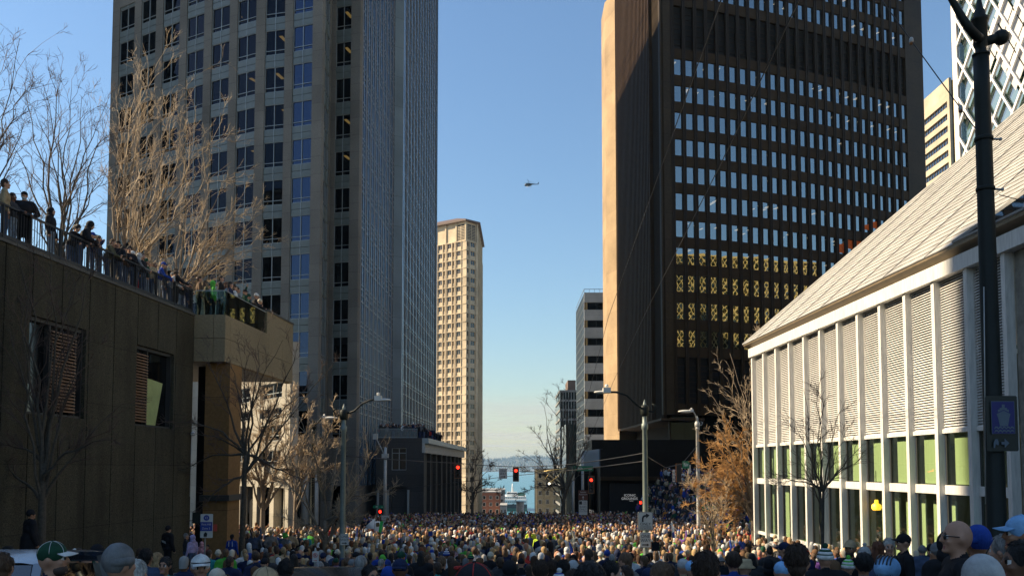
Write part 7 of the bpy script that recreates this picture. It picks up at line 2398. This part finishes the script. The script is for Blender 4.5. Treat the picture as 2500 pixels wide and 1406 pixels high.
def low_person():
    """small continuous-looking figure for the far crowd: rings (radius x, radius y, offset y, height, tag)"""
    parts = [([(.10, .09, 0, 0.0, 2), (.15, .11, 0, .5, 2), (.17, .12, 0, .92, 2)], 7), ([(.19, .14, 0, .90, 1), (.20, .15, 0, 1.1, 1), (.235, .15, 0, 1.32, 1), (.205, .13, -.01, 1.43, 1), (.07, .07, -.01, 1.50, 1)], 9),
             ([(.05, .05, 0, 1.48, 0), (.06, .07, .01, 1.56, 0), (.075, .095, .01, 1.63, 0), (.076, .094, .01, 1.68, 0), (.05, .06, 0, 1.745, 0)], 8),
             ([(.07, .07, -.05, 1.56, 3), (.086, .095, -.022, 1.62, 3), (.090, .103, -.014, 1.69, 3), (.075, .085, -.012, 1.75, 3), (.02, .03, -.01, 1.785, 3)], 8)]
    vs, fs, tg = [], [], []
    for rings, n in parts:
        o = len(vs)
        for rx, ry, oy, h, t in rings:
            for k in range(n):
                w = 2 * math.pi * k / n; vs.append((rx * math.cos(w), oy + ry * math.sin(w), h)); tg.append(t)
        for i in range(len(rings) - 1):
            for k in range(n):
                fs.append((o + i * n + k, o + i * n + (k + 1) % n, o + (i + 1) * n + (k + 1) % n, o + (i + 1) * n + k))
        fs.append([o + (len(rings) - 1) * n + k for k in range(n)])
    for s in (-1, 1):
        o = len(vs)
        for (x, y, z), r in (((s * .21, -.01, 1.41), .06), ((s * .27, -.02, 1.14), .055), ((s * .22, .10, .93), .04)):
            for k in range(5):
                w = 2 * math.pi * k / 5; vs.append((x + r * math.cos(w), y + r * math.sin(w), z)); tg.append(1)
        for i in range(2):
            for k in range(5): fs.append((o + i * 5 + k, o + i * 5 + (k + 1) % 5, o + i * 5 + 5 + (k + 1) % 5, o + i * 5 + 5 + k))
    return np.array(vs), fs, np.array(tg)
LV, LF, LT = low_person()
RGB = {**{n: tuple(m.node_tree.nodes['Principled BSDF'].inputs['Base Color'].default_value[:3]) for n, m in CL.items()}}
HRGB = {n: tuple(m.node_tree.nodes['Principled BSDF'].inputs['Base Color'].default_value[:3]) for n, m in HR_.items()}
SRGB = [tuple(m.node_tree.nodes['Principled BSDF'].inputs['Base Color'].default_value[:3]) for m in SK]
allv, allf, allc = [], [], []
for X, Y, z, h, rot, top, hk, hc in mass:
    s = h / 1.785; wv_ = s * rc.uniform(.92, 1.1)
    c_, s_ = math.cos(rot), math.sin(rot)
    v = LV * np.array([wv_, wv_, s])
    v = np.stack([v[:, 0] * c_ - v[:, 1] * s_ + X, v[:, 0] * s_ + v[:, 1] * c_ + Y, v[:, 2] + z], 1)
    o = sum(map(len, allv)) if False else len(allv) * len(LV)
    allv.append(v)
    allf.extend([[k + o for k in f] for f in LF])
    sk = SRGB[rc.choices(range(5), (4, 5, 3, 2, 1))[0]]
    hcx = sk if hc is None else HRGB[hc] if hk in ('short', 'curly', 'long', 'tail', 'bun') else RGB[hc.split('/')[0]]
    pal = np.array([sk, RGB[top], RGB[rc.choice(('denim', 'black', 'navy', 'charcoal'))], hcx])
    allc.append(pal[LT] * rc.uniform(.85, 1.15))
me = bpy.data.meshes.new('crowd')
me.from_pydata(np.concatenate(allv).tolist(), [], allf)
ca = me.color_attributes.new('clothing', 'FLOAT_COLOR', 'POINT')
cc = np.concatenate(allc); cc = np.concatenate([np.clip(cc, 0, 1), np.ones((len(cc), 1))], 1)
ca.data.foreach_set('color', cc.ravel().astype(np.float32))
me.polygons.foreach_set('use_smooth', [True] * len(me.polygons))
crm = bpy.data.materials.new('crowd clothing'); crm.use_nodes = True
b_ = crm.node_tree.nodes['Principled BSDF']; b_.inputs['Roughness'].default_value = .8; b_.inputs['Specular IOR Level'].default_value = .2
an = crm.node_tree.nodes.new('ShaderNodeAttribute'); an.attribute_name = 'clothing'
crm.node_tree.links.new(an.outputs['Color'], b_.inputs['Base Color'])
me.materials.append(crm)
ob_ = bpy.data.objects.new('crowd', me); C.objects.link(ob_)
tag(ob_, kind='stuff')
print('PEOPLE', hero_n[0], len(indiv), len(mass))
# ================================================================== air
hzm = bpy.data.materials.new('haze'); hzm.use_nodes = True
n_ = hzm.node_tree.nodes; n_.remove(n_['Principled BSDF'])
pv_ = n_.new('ShaderNodeVolumePrincipled')
pv_.inputs['Color'].default_value = (.52, .76, 1.0, 1)
pv_.inputs['Density'].default_value = 5.5e-5
pv_.inputs['Anisotropy'].default_value = .2
hzm.node_tree.links.new(pv_.outputs[0], n_['Material Output'].inputs['Volume'])
tag(MB().box(-9400, 9400, -300, 11700, -64, 185, hzm).build('haze'), kind='stuff')

# thin high cloud sheet far out over the water, wholly beyond the haze
clm = bpy.data.materials.new('thin cloud'); clm.use_nodes = True
n_, l_ = clm.node_tree.nodes, clm.node_tree.links
n_.clear()
o_ = n_.new('ShaderNodeOutputMaterial'); mx = n_.new('ShaderNodeMixShader'); tr_ = n_.new('ShaderNodeBsdfTransparent')
tl_ = n_.new('ShaderNodeBsdfTranslucent'); tl_.inputs['Color'].default_value = (.30, .31, .33, 1)
tc_ = n_.new('ShaderNodeNewGeometry'); mp_ = n_.new('ShaderNodeMapping'); mp_.inputs['Scale'].default_value = (1 / 9000, 1 / 14000, 1)
tx_ = n_.new('ShaderNodeTexNoise'); tx_.inputs['Scale'].default_value = 1.0; tx_.inputs['Detail'].default_value = 9; tx_.inputs['Roughness'].default_value = .55
mr_ = n_.new('ShaderNodeMapRange'); mr_.inputs['From Min'].default_value, mr_.inputs['From Max'].default_value = .38, .72; mr_.inputs['To Max'].default_value = .85
l_.new(tc_.outputs['Position'], mp_.inputs['Vector']); l_.new(mp_.outputs[0], tx_.inputs['Vector']); l_.new(tx_.outputs['Fac'], mr_.inputs['Value'])
sy_ = n_.new('ShaderNodeSeparateXYZ'); fy_ = n_.new('ShaderNodeMapRange'); fy_.interpolation_type = 'SMOOTHSTEP'
fy_.inputs['From Min'].default_value, fy_.inputs['From Max'].default_value = 15000, 48000
fm_ = n_.new('ShaderNodeMath'); fm_.operation = 'MULTIPLY'
l_.new(tc_.outputs['Position'], sy_.inputs[0]); l_.new(sy_.outputs['Y'], fy_.inputs['Value']); l_.new(mr_.outputs[0], fm_.inputs[0]); l_.new(fy_.outputs[0], fm_.inputs[1])
l_.new(fm_.outputs[0], mx.inputs[0]); l_.new(tr_.outputs[0], mx.inputs[1]); l_.new(tl_.outputs[0], mx.inputs[2]); l_.new(mx.outputs[0], o_.inputs[0])
tag(MB().add([(-60000, 14000, 2300), (60000, 14000, 2300), (60000, 95000, 2300), (-60000, 95000, 2300)], [(3, 2, 1, 0)], clm).build('clouds'), kind='stuff')
